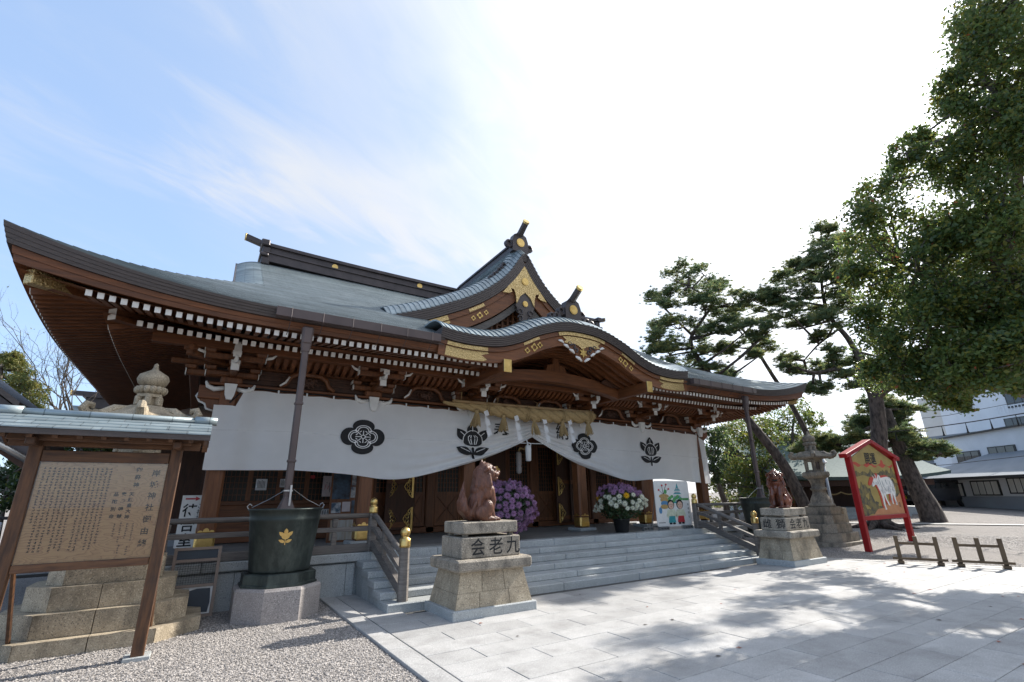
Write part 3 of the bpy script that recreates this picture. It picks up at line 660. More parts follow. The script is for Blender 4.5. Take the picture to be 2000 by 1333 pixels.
# lattice wall set back inside the triangular gable
w = MB(); w.add([(XC-3.3, CY+0.62, 6.5), (XC+3.3, CY+0.62, 6.5), (XC, CY+0.62, 8.9)], [(0, 1, 2)]); w.obj('gable_wall', 'wood_dark', hall, fix=False)
for i in range(-14, 15):
    x = i*0.2; zt = 8.75-abs(x)*0.74
    if zt > 6.9: MB().box2((XC+x-0.035, CY+0.52, 6.4), (XC+x+0.035, CY+0.60, zt)).obj('lattice_bar', 'wood_brown', hall)
for j in range(10):
    z_ = 6.7+j*0.2; hw_ = (8.75-z_)/0.74
    MB().box2((XC-hw_, CY+0.54, z_), (XC+hw_, CY+0.605, z_+0.05)).obj('lattice_bar', 'wood_brown_x', hall)
# second, darker moulding inside the triangular bargeboard
def bp2(t, y): return [(XC+(normal_off(cz, u, -t)[0] if abs(u) > 0.12 else u), y, normal_off(cz, u, -t)[1]) for u in np.linspace(-3.9, 3.9, 61)]
MB().sweep([bp2(0.86, CY+0.22), bp2(1.06, CY+0.26), bp2(1.06, CY+0.36), bp2(0.86, CY+0.36)]).obj('bargeboard', 'wood_grey_x', hall)
# gable ridges and their end ornaments
def ridge_orn(y0, z0_, s, yb, f, lift_):
    r_ = MB()
    for (h0, h1, w) in ((-0.1, 0.2, 0.36), (0.2, 0.25, 0.46), (0.25, 0.36, 0.3)):
        r_.box2((XC-w/2*s, y0+0.12, z0_+h0*s), (XC+w/2*s, yb, z0_+h1*s))
    r_.obj('ridge', 'copper_trim', hall)
    o = MB(); 
    outl = [(-0.34, -0.25), (0.34, -0.25), (0.34, 0.18), (0.26, 0.42), (0.12, 0.50), (-0.12, 0.50), (-0.26, 0.42), (-0.34, 0.18)]
    o.prism([(a*s, b_*s) for a, b_ in outl], lambda u, v, t: (XC+u, y0+t, z0_+v+0.08*s), -0.02, 0.22)
    for sg in (-1, 1):
        for (cx, r0, turns) in ((0.44, 0.16, 1.6), (0.66, 0.14, 1.5), (0.86, 0.12, 1.4), (1.05, 0.10, 1.3), (1.22, 0.08, 1.2))[:5 if f is cz else 3]:
            cz_ = ((f(cx*s)+lift_+0.10*s if f is cz else f(0)+lift_+0.16-0.14*cx*s)-z0_)/s if cx > 0.5 else 0.12
            pts = []
            for a in np.linspace(0, turns*2*math.pi, 22):
                rr = r0*(1-0.62*a/(turns*2*math.pi)); pts.append((XC+sg*s*(cx+rr*math.cos(a+2.2)), y0+0.06, z0_+s*(cz_+rr*math.sin(a+2.2))))
            o.tube(pts, [0.062*s*(1-0.5*i/21) for i in range(22)], 6)
            o.prism([(cx*s+r0*0.95*s*math.cos(q), cz_*s+r0*0.95*s*math.sin(q)) for q in np.linspace(0, 2*math.pi, 12, endpoint=False)], lambda u, v, t: (XC+sg*u, y0+0.1+t, z0_+v), -0.02, 0.08)
        us_ = np.linspace(0.1, 1.35 if f is cz else 0.98, 9)*s; o.prism([(u, f(u)+lift_-0.12-z0_) for u in us_]+[(u, (f(u)+lift_+0.10*s*(1.5-u/s)/1.4 if f is cz else f(0)+lift_+0.10-0.14*u)-z0_) for u in us_[::-1]], lambda u, v, t: (XC+sg*u, y0+0.08+t, z0_+v), 0, 0.12)
    oo = o.obj('ridge_ornament', 'copper_trim', hall)
    crest_disc((XC, y0-0.02, z0_+0.2*s), 0.17*s, 'gilded_crest', 'gold', oo)
    n_ = MB(); a = Vector((XC, y0+0.30, z0_+0.42*s)); e = Vector((XC, y0-0.42*s, z0_+0.86*s)); pts = [a, (a+e)/2+Vector((0, 0, -0.05*s)), e]
    n_.tube(pts, [0.14*s, 0.125*s, 0.12*s], 8); nn_ = n_.obj('ridge_nose', 'copper_trim', hall, False)
    dv = (e-a).normalized(); MB().tube([e-dv*0.015, e+dv*0.05], [0.135*s, 0.13*s], 8).obj('gilded_cap', 'gold', nn_)
ridge_orn(KY+0.42, kz(0)+0.40, 0.80, 14.0, kz, 0.24)
ridge_orn(CY+0.30, cz(0)+0.34, 0.92, 16.6, cz, 0.26)
# ceiling ribs under the undulating gable
for j in range(9):
    y = KY+0.45+j*0.26; us = np.linspace(-2.6, 2.6, 31); pl = lambda t, dy: [(XC+(normal_off(kz, u, -t)[0] if abs(u) > 0.12 else u), y+dy, normal_off(kz, u, -t)[1]) for u in us]
    MB().sweep([pl(0.50, 0), pl(0.60, 0), pl(0.60, 0.085), pl(0.50, 0.085)]).obj('curved_rib', 'wood_brown_x', hall)
MB().grid(lambda u, y: (XC+normal_off(kz, u, -0.49)[0], y, normal_off(kz, u, -0.49)[1]), np.linspace(-2.9, 2.9, 31), [KY+0.2, 13.0]).obj('curved_ceiling', 'wood_soffit', hall, fix=False)
for sg in (-1, 1):                       # short side beams with gilded ends that carry the undulating gable
    b = MB(); b.cbox((XC+sg*2.36, 10.55, 4.62), (0.2, 2.7, 0.30), 0.02); o = b.obj('gable_beam', 'wood_brown_y', hall)
    MB().cbox((XC+sg*2.36, 9.19, 4.62), (0.21, 0.03, 0.31), 0.01).obj('gilded_cap', 'gold', o)
# gutters, hangers, downpipes
def gutter(x0, x1):
    b = MB(); R_ = []
    for (dy, dz) in ((-0.16, -0.03), (-0.16, -0.20), (-0.02, -0.20), (-0.02, -0.03)):
        R_.append([(x, EY+dy, Z0+dz+0.9*lift(abs(x-XC))) for x in np.linspace(x0, x1, 14)])
    b.sweep(R_); o = b.obj('gutter', 'pipe_brown', hall)
    for x in np.linspace(x0+0.25, x1-0.2, 6):
        MB().tube([(x, EY-0.17, Z0-0.02), (x, EY-0.17, Z0-0.21), (x, EY+0.02, Z0-0.36), (x, EY+0.25, Z0-0.42)], 0.006, 4).obj('gutter_hanger', 'pipe_brown', o)
    return o
gutter(0.72, 3.92); gutter(XC*2-3.92, XC*2-0.72)
PIPE_X = (1.30, 14.95); PIPE_Y = 9.22
for px_ in PIPE_X:
    b = MB(); b.cbox((px_, PIPE_Y, 3.1), (0.115, 0.10, 2.72), 0.02)
    for z_ in (4.42, 3.35, 2.35): b.cbox((px_, PIPE_Y, z_), (0.14, 0.125, 0.05), 0.015)
    b.cbox((px_, PIPE_Y-0.02, 4.62), (0.17, 0.15, 0.34), 0.03, taper=(1.2, 1.2)); b.cbox((px_, PIPE_Y, 4.40), (0.14, 0.12, 0.2), 0.02, taper=(1.3, 1.3))
    b.cbox((px_, PIPE_Y, 1.66), (0.26, 0.22, 0.24), 0.03, taper=(0.45, 0.5))
    o = b.obj('downpipe', 'pipe_brown', hall)
    c = MB(); c.cbox((px_, PIPE_Y, 1.86), (0.14, 0.13, 0.03), 0.005); c.box2((px_+0.02, PIPE_Y-0.10, 1.62), (px_+0.05, PIPE_Y-0.06, 1.95)); c.obj('pipe_bracket', 'steel', o)
# ------------------------------------------------------------------ platform, floor
PLX0, PLX1, PLY = -1.2, 2*XC+1.2, 10.12
RISE, TREAD, SY = 0.119, 0.374, 8.2
MB().box2((PLX0+0.15, PLY+0.12, -0.3), (PLX1-0.15, 24.0, FLOOR-0.16)).obj('platform_core', 'granite', hall)
SX0, SX1 = 2.80, 2*XC-2.80+0.08
x = PLX0+0.1
while x < SX0-0.05:
    x1 = min(x+0.93, SX0-0.02)
    MB().cbox(((x+x1)/2, PLY+0.08, 0.245), (x1-x-0.006, 0.10, 0.60), 0.006).obj('wall_stone', 'granite', hall); x = x1
x = SX1
while x < PLX1-0.15:
    x1 = min(x+0.93, PLX1-0.1)
    MB().cbox(((x+x1)/2, PLY+0.08, 0.245), (x1-x-0.006, 0.10, 0.60), 0.006).obj('wall_stone', 'granite', hall); x = x1
xs_ = [PLX0]; 
for seg in (1.45, 1.3, 1.5, 1.42, 1.5, 1.55, 1.3, 1.5, 1.45, 1.6, 1.4, 1.5): xs_.append(min(PLX1, xs_[-1]+seg))
for a, b_ in zip(xs_[:-1], xs_[1:]):
    if b_-a > 0.1: MB().cbox(((a+b_)/2, PLY+0.15, FLOOR-0.065), (b_-a-0.006, 0.34, 0.15), 0.014).obj('edge_stone', 'granite', hall)
yy = PLY+0.325; r0 = 0
while yy < 14.6:
    xx = PLX0 - (0.6 if r0 % 2 else 0)
    while xx < PLX1:
        a, b_ = max(PLX0, xx), min(PLX1, xx+1.2)
        if b_-a > 0.1 and not (a > 13.6 and yy > 12.4): MB().box2((a+0.004, yy, FLOOR-0.16), (b_-0.004, yy+0.592, FLOOR+0.004)).obj('floor_stone', 'stone_floor', hall, fix=False)
        xx += 1.2
    yy += 0.6; r0 += 1
# ------------------------------------------------------------------ stairs (a thing of their own)
stairs = thing('stone_stairs', 'wide grey granite staircase of six low steps up to the hall', 'stairs', (XC, 9, 0))
for i in range(5):
    y0 = SY+TREAD*i; z1 = RISE*(i+1); segs = [SX0]; off = (0.0, 0.75, 0.3, 1.1, 0.55)[i]
    x = SX0+1.45+off
    while x < SX1-0.6: segs.append(x); x += (2.05, 1.95, 2.1, 1.9, 2.0)[i]
    segs.append(SX1)
    for a, b_ in zip(segs[:-1], segs[1:]):
        MB().cbox(((a+b_)/2, y0+0.23, z1-(0.06 if i else 0.085)), (b_-a-0.007, 0.46, 0.118 if i else 0.168), 0.014).obj('step_stone', 'granite', stairs)
    for xe, sg in ((SX0, 1), (SX1, -1)):      # cheek stones under the step ends
        if i: y1 = y0+TREAD if i < 4 else PLY+0.02; MB().cbox((xe+sg*0.13, (y0+y1)/2+0.04, (z1-0.122-0.06)/2), (0.2, y1-y0-0.004, z1-0.122+0.06), 0.006).obj('cheek_stone', 'granite', stairs)
# ------------------------------------------------------------------ columns
for ci, cx in enumerate(COLX):
    b = MB(); b.cbox((cx, COLY, FLOOR+0.05), (0.62, 0.62, 0.09), 0.02); b.obj('column_base', 'granite', hall)
    b = MB(); b.cbox((cx, COLY, 2.45), (0.34, 0.34, 3.32), 0.045); c = b.obj('column', 'wood_brown', hall)
    g = MB(); g.cbox((cx, COLY, FLOOR+0.10+0.16), (0.355, 0.355, 0.32), 0.045)
    for dx, dy in ((0, -0.176), (-0.176, 0)):
        for k_ in (-0.1, 0, 0.1):
            r_ = 0.058 if k_ == 0 else 0.045
            if dy: g.prism([(k_+r_*math.cos(a), r_*math.sin(a)) for a in np.linspace(0, math.pi, 9)], lambda u, v, t: (cx+u, COLY+dy+t, FLOOR+0.418+v*(1.3 if k_ == 0 else 0.8)), -0.002, 0.004)
            else: g.prism([(k_+r_*math.cos(a), r_*math.sin(a)) for a in np.linspace(0, math.pi, 9)], lambda u, v, t: (cx+dx+t, COLY+u, FLOOR+0.418+v*(1.3 if k_ == 0 else 0.8)), -0.002, 0.004)
    for k_ in range(-6, 7): g.box2((cx+k_*0.024-0.004, COLY-0.185, FLOOR+0.11), (cx+k_*0.024+0.004, COLY-0.176, FLOOR+0.26))
    g.obj('gilded_foot', 'gold', c)
# beams over the columns
for (z0_, z1_, y0, y1, ov) in ((3.78, 4.06, -0.13, 0.13, 0.5), (4.08, 4.14, -0.2, 0.2, 0.35)):
    MB().cbox((XC, COLY+(y0+y1)/2, (z0_+z1_)/2), (15.9+ov*2-0.2, y1-y0, z1_-z0_), 0.015).obj('tie_beam', 'wood_brown_x', hall)
PUY = 11.22
pb = MB(); pb.cbox((XC, PUY, 4.79), (15.9+2.6, 0.22, 0.20), 0.02); pb.obj('eave_purlin', 'wood_brown_x', hall)
pb = MB(); pb.cbox((XC, COLY-0.05, 4.60), (16.2, 0.2, 0.16), 0.02); pb.obj('wall_plate', 'wood_brown_x', hall)
for sg in (-1, 1):
    MB().cbox((XC+sg*8.55, 17.4, 4.79), (0.22, 12.2, 0.20), 0.02).obj('eave_purlin', 'wood_brown_y', hall)
    MB().cbox((XC+sg*7.78, 17.6, 3.92), (0.26, 11.4, 0.28), 0.02).obj('tie_beam', 'wood_brown_y', hall)
# dark infill behind the frieze
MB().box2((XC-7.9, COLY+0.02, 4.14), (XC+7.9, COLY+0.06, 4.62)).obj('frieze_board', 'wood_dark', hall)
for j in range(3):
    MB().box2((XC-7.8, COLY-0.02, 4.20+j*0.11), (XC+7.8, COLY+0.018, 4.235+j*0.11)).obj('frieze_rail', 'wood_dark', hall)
# coved ribs between purlin and plate
rib = MB(); n_ = 7; A = [(PUY+0.08+0.60*t, 4.72-0.17*t-0.10*math.sin(math.pi*t)) for t in np.linspace(0, 1, n_)]
rib.sweep([[(-0.045, y, z_) for y, z_ in A], [(0.045, y, z_) for y, z_ in A], [(0.045, y, z_+0.07) for y, z_ in A], [(-0.045, y, z_+0.07) for y, z_ in A]])
rib_me = rib.mesh('cove_rib', 'wood_brown_y'); fixn(rib_me)
for i in range(-48, 49):
    x = XC+i*0.162
    if min(abs(x-c) for c in COLX) < 0.33: continue
    o = link('cove_rib', rib_me, hall); o.location = (x, 0, 0)
MB().grid(lambda x, t: (x, PUY+0.08+0.62*t, 4.80-0.17*t-0.08*math.sin(math.pi*t)), [XC-7.9, XC+7.9], list(np.linspace(0, 1, 7))).obj('cove_board', 'wood_soffit', hall, fix=False)
# bracket sets over the columns with white-tipped carved noses
def bracket(cx, corner=0):
    b = MB()
    b.cbox((cx, COLY, 4.20), (0.42, 0.42, 0.16), 0.03, taper=(1, 1)); b.cbox((cx, COLY, 4.12), (0.30, 0.30, 0.1), 0.02, taper=(1.3, 1.3))
    b.cbox((cx, COLY-0.12, 4.34), (1.0, 0.14, 0.13), 0.04); b.cbox((cx, COLY-0.42, 4.34), (0.15, 0.95, 0.14), 0.04)
    for q in (-0.42, 0, 0.42): b.cbox((cx+q, COLY-0.12, 4.45), (0.20, 0.2, 0.10), 0.025, taper=(1.15, 1.15))
    b.cbox((cx, COLY-0.76, 4.45), (0.20, 0.2, 0.10), 0.025, taper=(1.15, 1.15))
    b.cbox((cx, PUY, 4.56), (1.1, 0.14, 0.12), 0.04)
    for q in (-0.46, 0, 0.46): b.cbox((cx+q, PUY, 4.65), (0.19, 0.19, 0.09), 0.025, taper=(1.15, 1.15))
    b.cbox((cx, COLY-0.55, 4.56), (0.14, 1.1, 0.12), 0.03)
    o = b.obj('bracket_set', 'wood_brown', hall)
    def white(name, c, d, ch=0.015, taper=None): MB().cbox(c, d, ch, taper=taper).obj(name, 'white_paint', o)
    white('bracket_tip', (cx, COLY-0.905, 4.34), (0.152, 0.02, 0.142)); white('bracket_tip', (cx, PUY-0.34, 4.56), (0.142, 0.02, 0.122))
    white('bracket_tip', (cx, PUY-0.106, 4.655), (0.17, 0.015, 0.08)); white('bracket_tip', (cx, COLY-0.87, 4.45), (0.17, 0.015, 0.08))
    for sg in (-1, 1):
        white('bracket_tip', (cx+sg*0.508, COLY-0.12, 4.33), (0.018, 0.142, 0.12)); white('bracket_tip', (cx+sg*0.558, PUY, 4.555), (0.018, 0.142, 0.11))
        for q in (0.42,): white('bracket_edge', (cx+sg*(q+0.122), COLY-0.12, 4.45), (0.012, 0.19, 0.085))
        white('bracket_edge', (cx+sg*0.572, PUY, 4.655), (0.012, 0.18, 0.075))
        # upswept carved nose
        pts = [(cx+sg*0.13, COLY-0.16, 4.02), (cx+sg*0.30, COLY-0.2, 3.98), (cx+sg*0.42, COLY-0.22, 4.03), (cx+sg*0.46, COLY-0.23, 4.13)]
        MB().tube(pts, [0.05, 0.055, 0.045, 0.02], 8).obj('carved_nose', 'white_paint', o, True)
    # hanging white scroll on the column face
    MB().prism([(-0.12, 0.13), (0.12, 0.13), (0.09, -0.10), (0.05, -0.21), (-0.05, -0.21), (-0.09, -0.10)], lambda u, v, t: (cx+u, COLY-0.18-t, 3.98+v), 0, 0.10).obj('carved_nose', 'white_paint', o)
    MB().tube([(cx, PUY+0.1, 4.52), (cx, PUY-0.1, 4.47), (cx, PUY-0.27, 4.44), (cx, PUY-0.38, 4.52)], [0.05, 0.055, 0.05, 0.02], 8).obj('carved_nose', 'white_paint', o, True)
    for sg in (-1, 1):
        MB().tube([(cx+sg*0.56, PUY-0.02, 4.60), (cx+sg*0.68, PUY-0.05, 4.63), (cx+sg*0.77, PUY-0.06, 4.72)], [0.035, 0.03, 0.012], 7).obj('carved_nose', 'white_paint', o, True)
for cx in COLX: bracket(cx)
# corner brackets reach sideways, with a carved side nose
for sg in (-1, 1):
    cx = XC+sg*7.78; b = MB()
    b.cbox((cx+sg*0.4, COLY, 4.34), (0.9, 0.15, 0.14), 0.04); b.cbox((cx+sg*0.65, COLY, 4.56), (1.0, 0.14, 0.12), 0.03); b.cbox((cx+sg*0.78, COLY, 4.45), (0.2, 0.2, 0.1), 0.025, taper=(1.15, 1.15))
    b.cbox((cx+sg*0.42, COLY-0.42, 4.56), (1.2, 0.15, 0.13), 0.03, Euler((0, 0, sg*R(-45))).to_matrix()); b.cbox((cx+sg*0.78, COLY-0.78, 4.66), (0.24, 0.24, 0.12), 0.03, Euler((0, 0, R(45))).to_matrix())
    o = b.obj('bracket_set', 'wood_brown', hall)
    MB().cbox((cx+sg*0.86, COLY, 4.34), (0.02, 0.152, 0.142), 0.006).obj('bracket_tip', 'white_paint', o)
    MB().cbox((cx+sg*0.0, COLY-1.02, 4.70), (0.15, 0.05, 0.30), 0.03, taper=(0.8, 1)).obj('bracket_tip', 'white_paint', o)
    p = [(0.0, 0.16), (0.2, 0.18), (0.34, 0.10), (0.40, -0.02), (0.34, -0.12), (0.24, -0.16), (0.2, -0.26), (0.06, -0.3), (0, -0.3)]
    MB().prism(p, lambda u, v, t: (cx+sg*(0.17+u), COLY+t, 3.86+v), -0.07, 0.07).obj('carved_nose', 'wood_brown', o)
    MB().tube([(cx+sg*(0.17+u*1.04), COLY, 3.86+v*1.04) for u, v in p[1:-1]], 0.03, 6).obj('white_fin', 'white_paint', o, True)
# frog-leg struts mid-bay
for a, b_ in zip(COLX[:-1], COLX[1:]):
    for cx in ([(a+b_)/2] if b_-a < 3.5 else [a+(b_-a)*0.3, a+(b_-a)*0.7]):
        b = MB()
        for sg in (-1, 1):
            b.tube([(cx+sg*0.08, COLY-0.18, 4.50), (cx+sg*0.26, COLY-0.18, 4.49), (cx+sg*0.40, COLY-0.18, 4.40), (cx+sg*0.47, COLY-0.18, 4.24), (cx+sg*0.60, COLY-0.18, 4.16)], [0.055, 0.06, 0.06, 0.055, 0.04], 7)
        b.cbox((cx, COLY-0.18, 4.50), (0.3, 0.12, 0.10), 0.02); o = b.obj('frog_leg_strut', 'wood_brown', hall, True)
        MB().tube([(cx-0.42, COLY-0.245, 4.40), (cx-0.49, COLY-0.245, 4.26), (cx-0.60, COLY-0.24, 4.17)], [0.02, 0.028, 0.02], 6).obj('white_fin', 'white_paint', o, True)
        c = MB()
        for i in range(14):
            ang = rng.uniform(0, 6.28); rr = rng.uniform(0, 0.26); c.tube([(cx+rr*math.cos(ang)+0.05*math.cos(q), COLY-0.17, 4.28+0.4*rr*math.sin(ang)+0.05*math.sin(q)) for q in np.linspace(0, 4.5, 7)], 0.02, 5)
        c.obj('openwork_carving', 'wood_dark', o, True)
# rainbow beam inside the undulating gable with struts
us = np.linspace(-2.3, 2.3, 17); tp = [(XC+u, 10.35, 5.02-0.05*u*u) for u in us]
MB().sweep([tp, [(x, y, z_-0.30) for x, y, z_ in tp], [(x, y+0.25, z_-0.30) for x, y, z_ in tp], [(x, y+0.25, z_) for x, y, z_ in tp]]).obj('rainbow_beam', 'wood_brown_x', hall)
MB().cbox((XC, 10.9, 4.88), (5.0, 0.2, 0.22), 0.02).obj('gable_beam', 'wood_dark', hall)
b = MB(); b.prism([(-0.55, 0), (-0.35, 0.05), (-0.3, 0.2), (-0.12, 0.24), (-0.1, 0.42), (0.1, 0.42), (0.12, 0.24), (0.3, 0.2), (0.35, 0.05), (0.55, 0)], lambda u, v, t: (XC+u, 10.4+t, 5.0+v), 0, 0.15); b.obj('frog_leg_strut', 'wood_brown', hall)
for sg in (-1, 1): MB().prism([(1.5, 0), (1.75, 0.16), (2.1, 0.12), (2.25, -0.1), (1.9, -0.1)], lambda u, v, t: (XC+sg*u, 10.3-t, 4.86+v), 0, 0.06).obj('carved_nose', 'wood_dark', hall)
MB().box2((XC-2.6, 12.6, 4.5), (XC+2.6, 12.65, 6.0)).obj('gable_wall', 'wood_dark', hall)
# ------------------------------------------------------------------ inner wall behind the front aisle
WY = 14.6
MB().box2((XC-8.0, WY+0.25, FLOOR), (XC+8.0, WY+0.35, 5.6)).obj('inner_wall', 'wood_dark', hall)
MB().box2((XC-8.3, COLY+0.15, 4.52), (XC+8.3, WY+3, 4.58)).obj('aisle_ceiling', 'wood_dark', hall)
MB().cbox((XC, WY, FLOOR+0.10), (15.9, 0.3, 0.16), 0.01).obj('sill', 'wood_brown_x', hall)
MB().cbox((XC, WY, 3.7), (15.9, 0.26, 0.3), 0.01).obj('lintel', 'wood_brown_x', hall)
for cx in COLX: MB().cbox((cx, WY, 2.6), (0.30, 0.30, 3.8), 0.03).obj('column', 'wood_brown', hall)
def door_leaf(x0, x1, y, z0_, z1_, cross, par=hall, ang=0.0):
    """lattice door: frame, lower panel with crossed battens, upper grille"""
    w = x1-x0; root = MB(); zm = lerp(z0_, z1_, 0.36)
    rot = Matrix.Rotation(ang, 3, 'Z'); piv = Vector((x0, y, 0))
    def place(bm): bm.v = [tuple(piv + rot @ (Vector(v)-piv)) for v in bm.v]; return bm
    f = MB()
    for xx in (x0+0.04, x1-0.04): f.box2((xx-0.04, y-0.03, z0_), (xx+0.04, y+0.03, z1_))
    for z_ in (z0_+0.05, zm, z1_-0.05): f.box2((x0+0.08, y-0.028, z_-0.05), (x1-0.08, y+0.028, z_+0.05))
    d_ = place(f).obj('door', 'wood_brown', par)
    p = MB(); p.box2((x0+0.08, y-0.005, z0_+0.1), (x1-0.08, y+0.005, zm-0.05)); place(p).obj('door_panel', 'wood_brown', d_)
    if cross:
        for s_ in (-1, 1):
            q = MB(); a = Vector((x0+0.1, y-0.022, z0_+0.12 if s_ > 0 else zm-0.07)); e = Vector((x1-0.1, y-0.022, zm-0.07 if s_ > 0 else z0_+0.12)); dv = (e-a)
            an = math.atan2(dv.z, dv.x); q.box((a+e)/2, (dv.length, 0.024, 0.05), Matrix.Rotation(-an, 3, 'Y')); place(q).obj('cross_batten', 'wood_brown_x', d_)
    g = MB(); g.box2((x0+0.08, y+0.012, zm+0.05), (x1-0.08, y+0.018, z1_-0.1)); place(g).obj('door_glass', 'old_glass', d_)
    n_ = max(3, int((w-0.16)/0.10)); k = MB()
    for i in range(1, n_): xx = x0+0.08+(w-0.16)*i/n_; k.box2((xx-0.009, y-0.015, zm+0.05), (xx+0.009, y+0.005, z1_-0.1))
    m_ = 11
    for j in range(1, m_): z_ = zm+0.05+(z1_-0.15-zm)*j/m_; k.box2((x0+0.08, y-0.012, z_-0.008), (x1-0.08, y+0.004, z_+0.008))
    stuff(place(k).obj('lattice', 'wood_brown', d_))
    return d_
def hinge(x, y, z_, sg, par):
    b = MB(); b.box2((x-0.03, y-0.05, z_-0.32), (x+0.03, y-0.03, z_+0.32))
    P = [(0.03, 0.30), (0.10, 0.24), (0.12, 0.14), (0.2, 0.10), (0.26, 0.0), (0.2, -0.10), (0.12, -0.14), (0.10, -0.24), (0.03, -0.30)]
    for i in range(6):
        a = -1.2+i*0.48; b.tube([(x+sg*(0.04+0.10*math.cos(a)+0.045*math.cos(q)), y-0.045, z_+0.22*math.sin(a)+0.045*math.sin(q)) for q in np.linspace(0, 6.28, 9)], 0.010, 5)
    b.tube([(x+sg*u, y-0.045, z_+v) for u, v in P], 0.012, 5)
    b.obj('gilded_hinge', 'gold', par)
zt = 3.5
for bi, (a, b_) in enumerate(zip(COLX[:-1], COLX[1:])):
    x0, x1 = a+0.16, b_-0.16
    if bi in (0, 4):               # end bays: panelling below, lattice windows above
        MB().box2((x0, WY-0.02, FLOOR+0.18), (x1, WY+0.02, 1.62)).obj('wainscot', 'wood_brown_x', hall)
        MB().cbox(((x0+x1)/2, WY-0.03, 1.66), (x1-x0, 0.12, 0.1), 0.01).obj('sill', 'wood_brown_x', hall)
        n_ = 4
        for i in range(n_):
            xa, xb = lerp(x0, x1, i/n_), lerp(x0, x1, (i+1)/n_); f = MB()
            for xx in (xa+0.03, xb-0.03): f.box2((xx-0.03, WY-0.03, 1.71), (xx+0.03, WY+0.03, zt))
            o = f.obj('window', 'wood_brown', hall); MB().box2((xa+0.06, WY+0.01, 1.71), (xb-0.06, WY+0.015, zt)).obj('pane', 'old_glass', o)
            k = MB()
            for q in range(1, 6): xx = lerp(xa+0.06, xb-0.06, q/6); k.box2((xx-0.007, WY-0.015, 1.71), (xx+0.007, WY+0.005, zt))
            for q in range(1, 12): z_ = lerp(1.71, zt, q/12); k.box2((xa+0.06, WY-0.012, z_-0.007), (xb-0.06, WY+0.004, z_+0.007))
            stuff(k.obj('lattice', 'wood_brown', o))
    else:
        n_ = 4 if bi == 2 else 3
        xs_ = [lerp(x0, x1, i/n_) for i in range(n_+1)]
        for i in range(n_):
            if bi == 2 and i in (1,): continue       # one leaf of the middle bay stands open
            dl = door_leaf(xs_[i]+0.005, xs_[i+1]-0.005, WY-0.05, FLOOR+0.20, zt, True)
# solid outer door leaves folded open, with pierced gilded hinges
for (xp, yp, wl, ang, par) in ((COLX[1]+1.25, WY-0.35, 0.95, 8, 0), (COLX[2]-0.62, WY-0.30, 0.9, -172, 0), (COLX[2]+1.52, WY-0.42, 1.05, 4, 0), (COLX[4]-1.95, WY-0.35, 0.95, 6, 0), (COLX[4]-0.55, WY-0.3, 0.8, -174, 0)):
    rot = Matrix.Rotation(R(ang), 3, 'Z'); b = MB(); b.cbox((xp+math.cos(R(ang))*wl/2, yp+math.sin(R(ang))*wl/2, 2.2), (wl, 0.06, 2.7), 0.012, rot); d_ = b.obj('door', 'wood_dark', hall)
    for z_ in (1.0, 2.2, 3.4): MB().cbox((xp+math.cos(R(ang))*wl/2, yp+math.sin(R(ang))*wl/2, z_), (wl-0.02, 0.075, 0.14), 0.008, rot).obj('door_rail', 'wood_brown_x', d_)
    sg = 1 if abs(ang) < 90 else -1
    for z_ in (1.15, 2.05, 3.1): hinge(xp+sg*0.06, yp-0.035, z_, sg, d_)
# gilded crest on the open centre leaf
xo = COLX[2]+1.52+0.62; o = MB()
for i in range(4): a = i*math.pi/2; o.prism([(0.07*math.cos(a)+0.075*math.cos(q), 0.07*math.sin(a)+0.075*math.sin(q)) for q in np.linspace(0, 6.28, 14, endpoint=False)], lambda u, v, t: (xo+u, WY-0.46-t-0.001*i, 2.55+v), 0, 0.02)
o.obj('gilded_crest', 'gold', hall)
# side and back walls of the hall
for sg in (-1, 1):
    X = XC+sg*7.78
    MB().box2((X-0.03, 14.6, FLOOR), (X+0.03, 22.0, 4.6)).obj('side_wall', 'wood_brown_y', hall)
    MB().box2((X-0.05, COLY, 4.14), (X+0.05, 22.0, 4.75)).obj('frieze_board', 'wood_dark', hall)
    for y in (14.6, 17.0, 19.5, 22.0): MB().cbox((X, y, 2.5), (0.32, 0.32, 3.6), 0.03).obj('column', 'wood_brown', hall)
    for z_ in (1.0, 2.0, 3.3): MB().cbox((X-sg*-0.06, 18.3, z_), (0.1, 7.2, 0.16), 0.01).obj('side_rail', 'wood_brown_y', hall)
    for i in range(10): MB().box2((X+sg*0.04-0.015, 14.9+i*0.2, 2.1), (X+sg*0.04+0.015, 14.96+i*0.2, 3.2)).obj('window_bar', 'wood_brown', hall)
MB().box2((XC-7.8, 22.0, FLOOR), (XC+7.8, 22.1, 4.8)).obj('back_wall', 'wood_dark', hall)
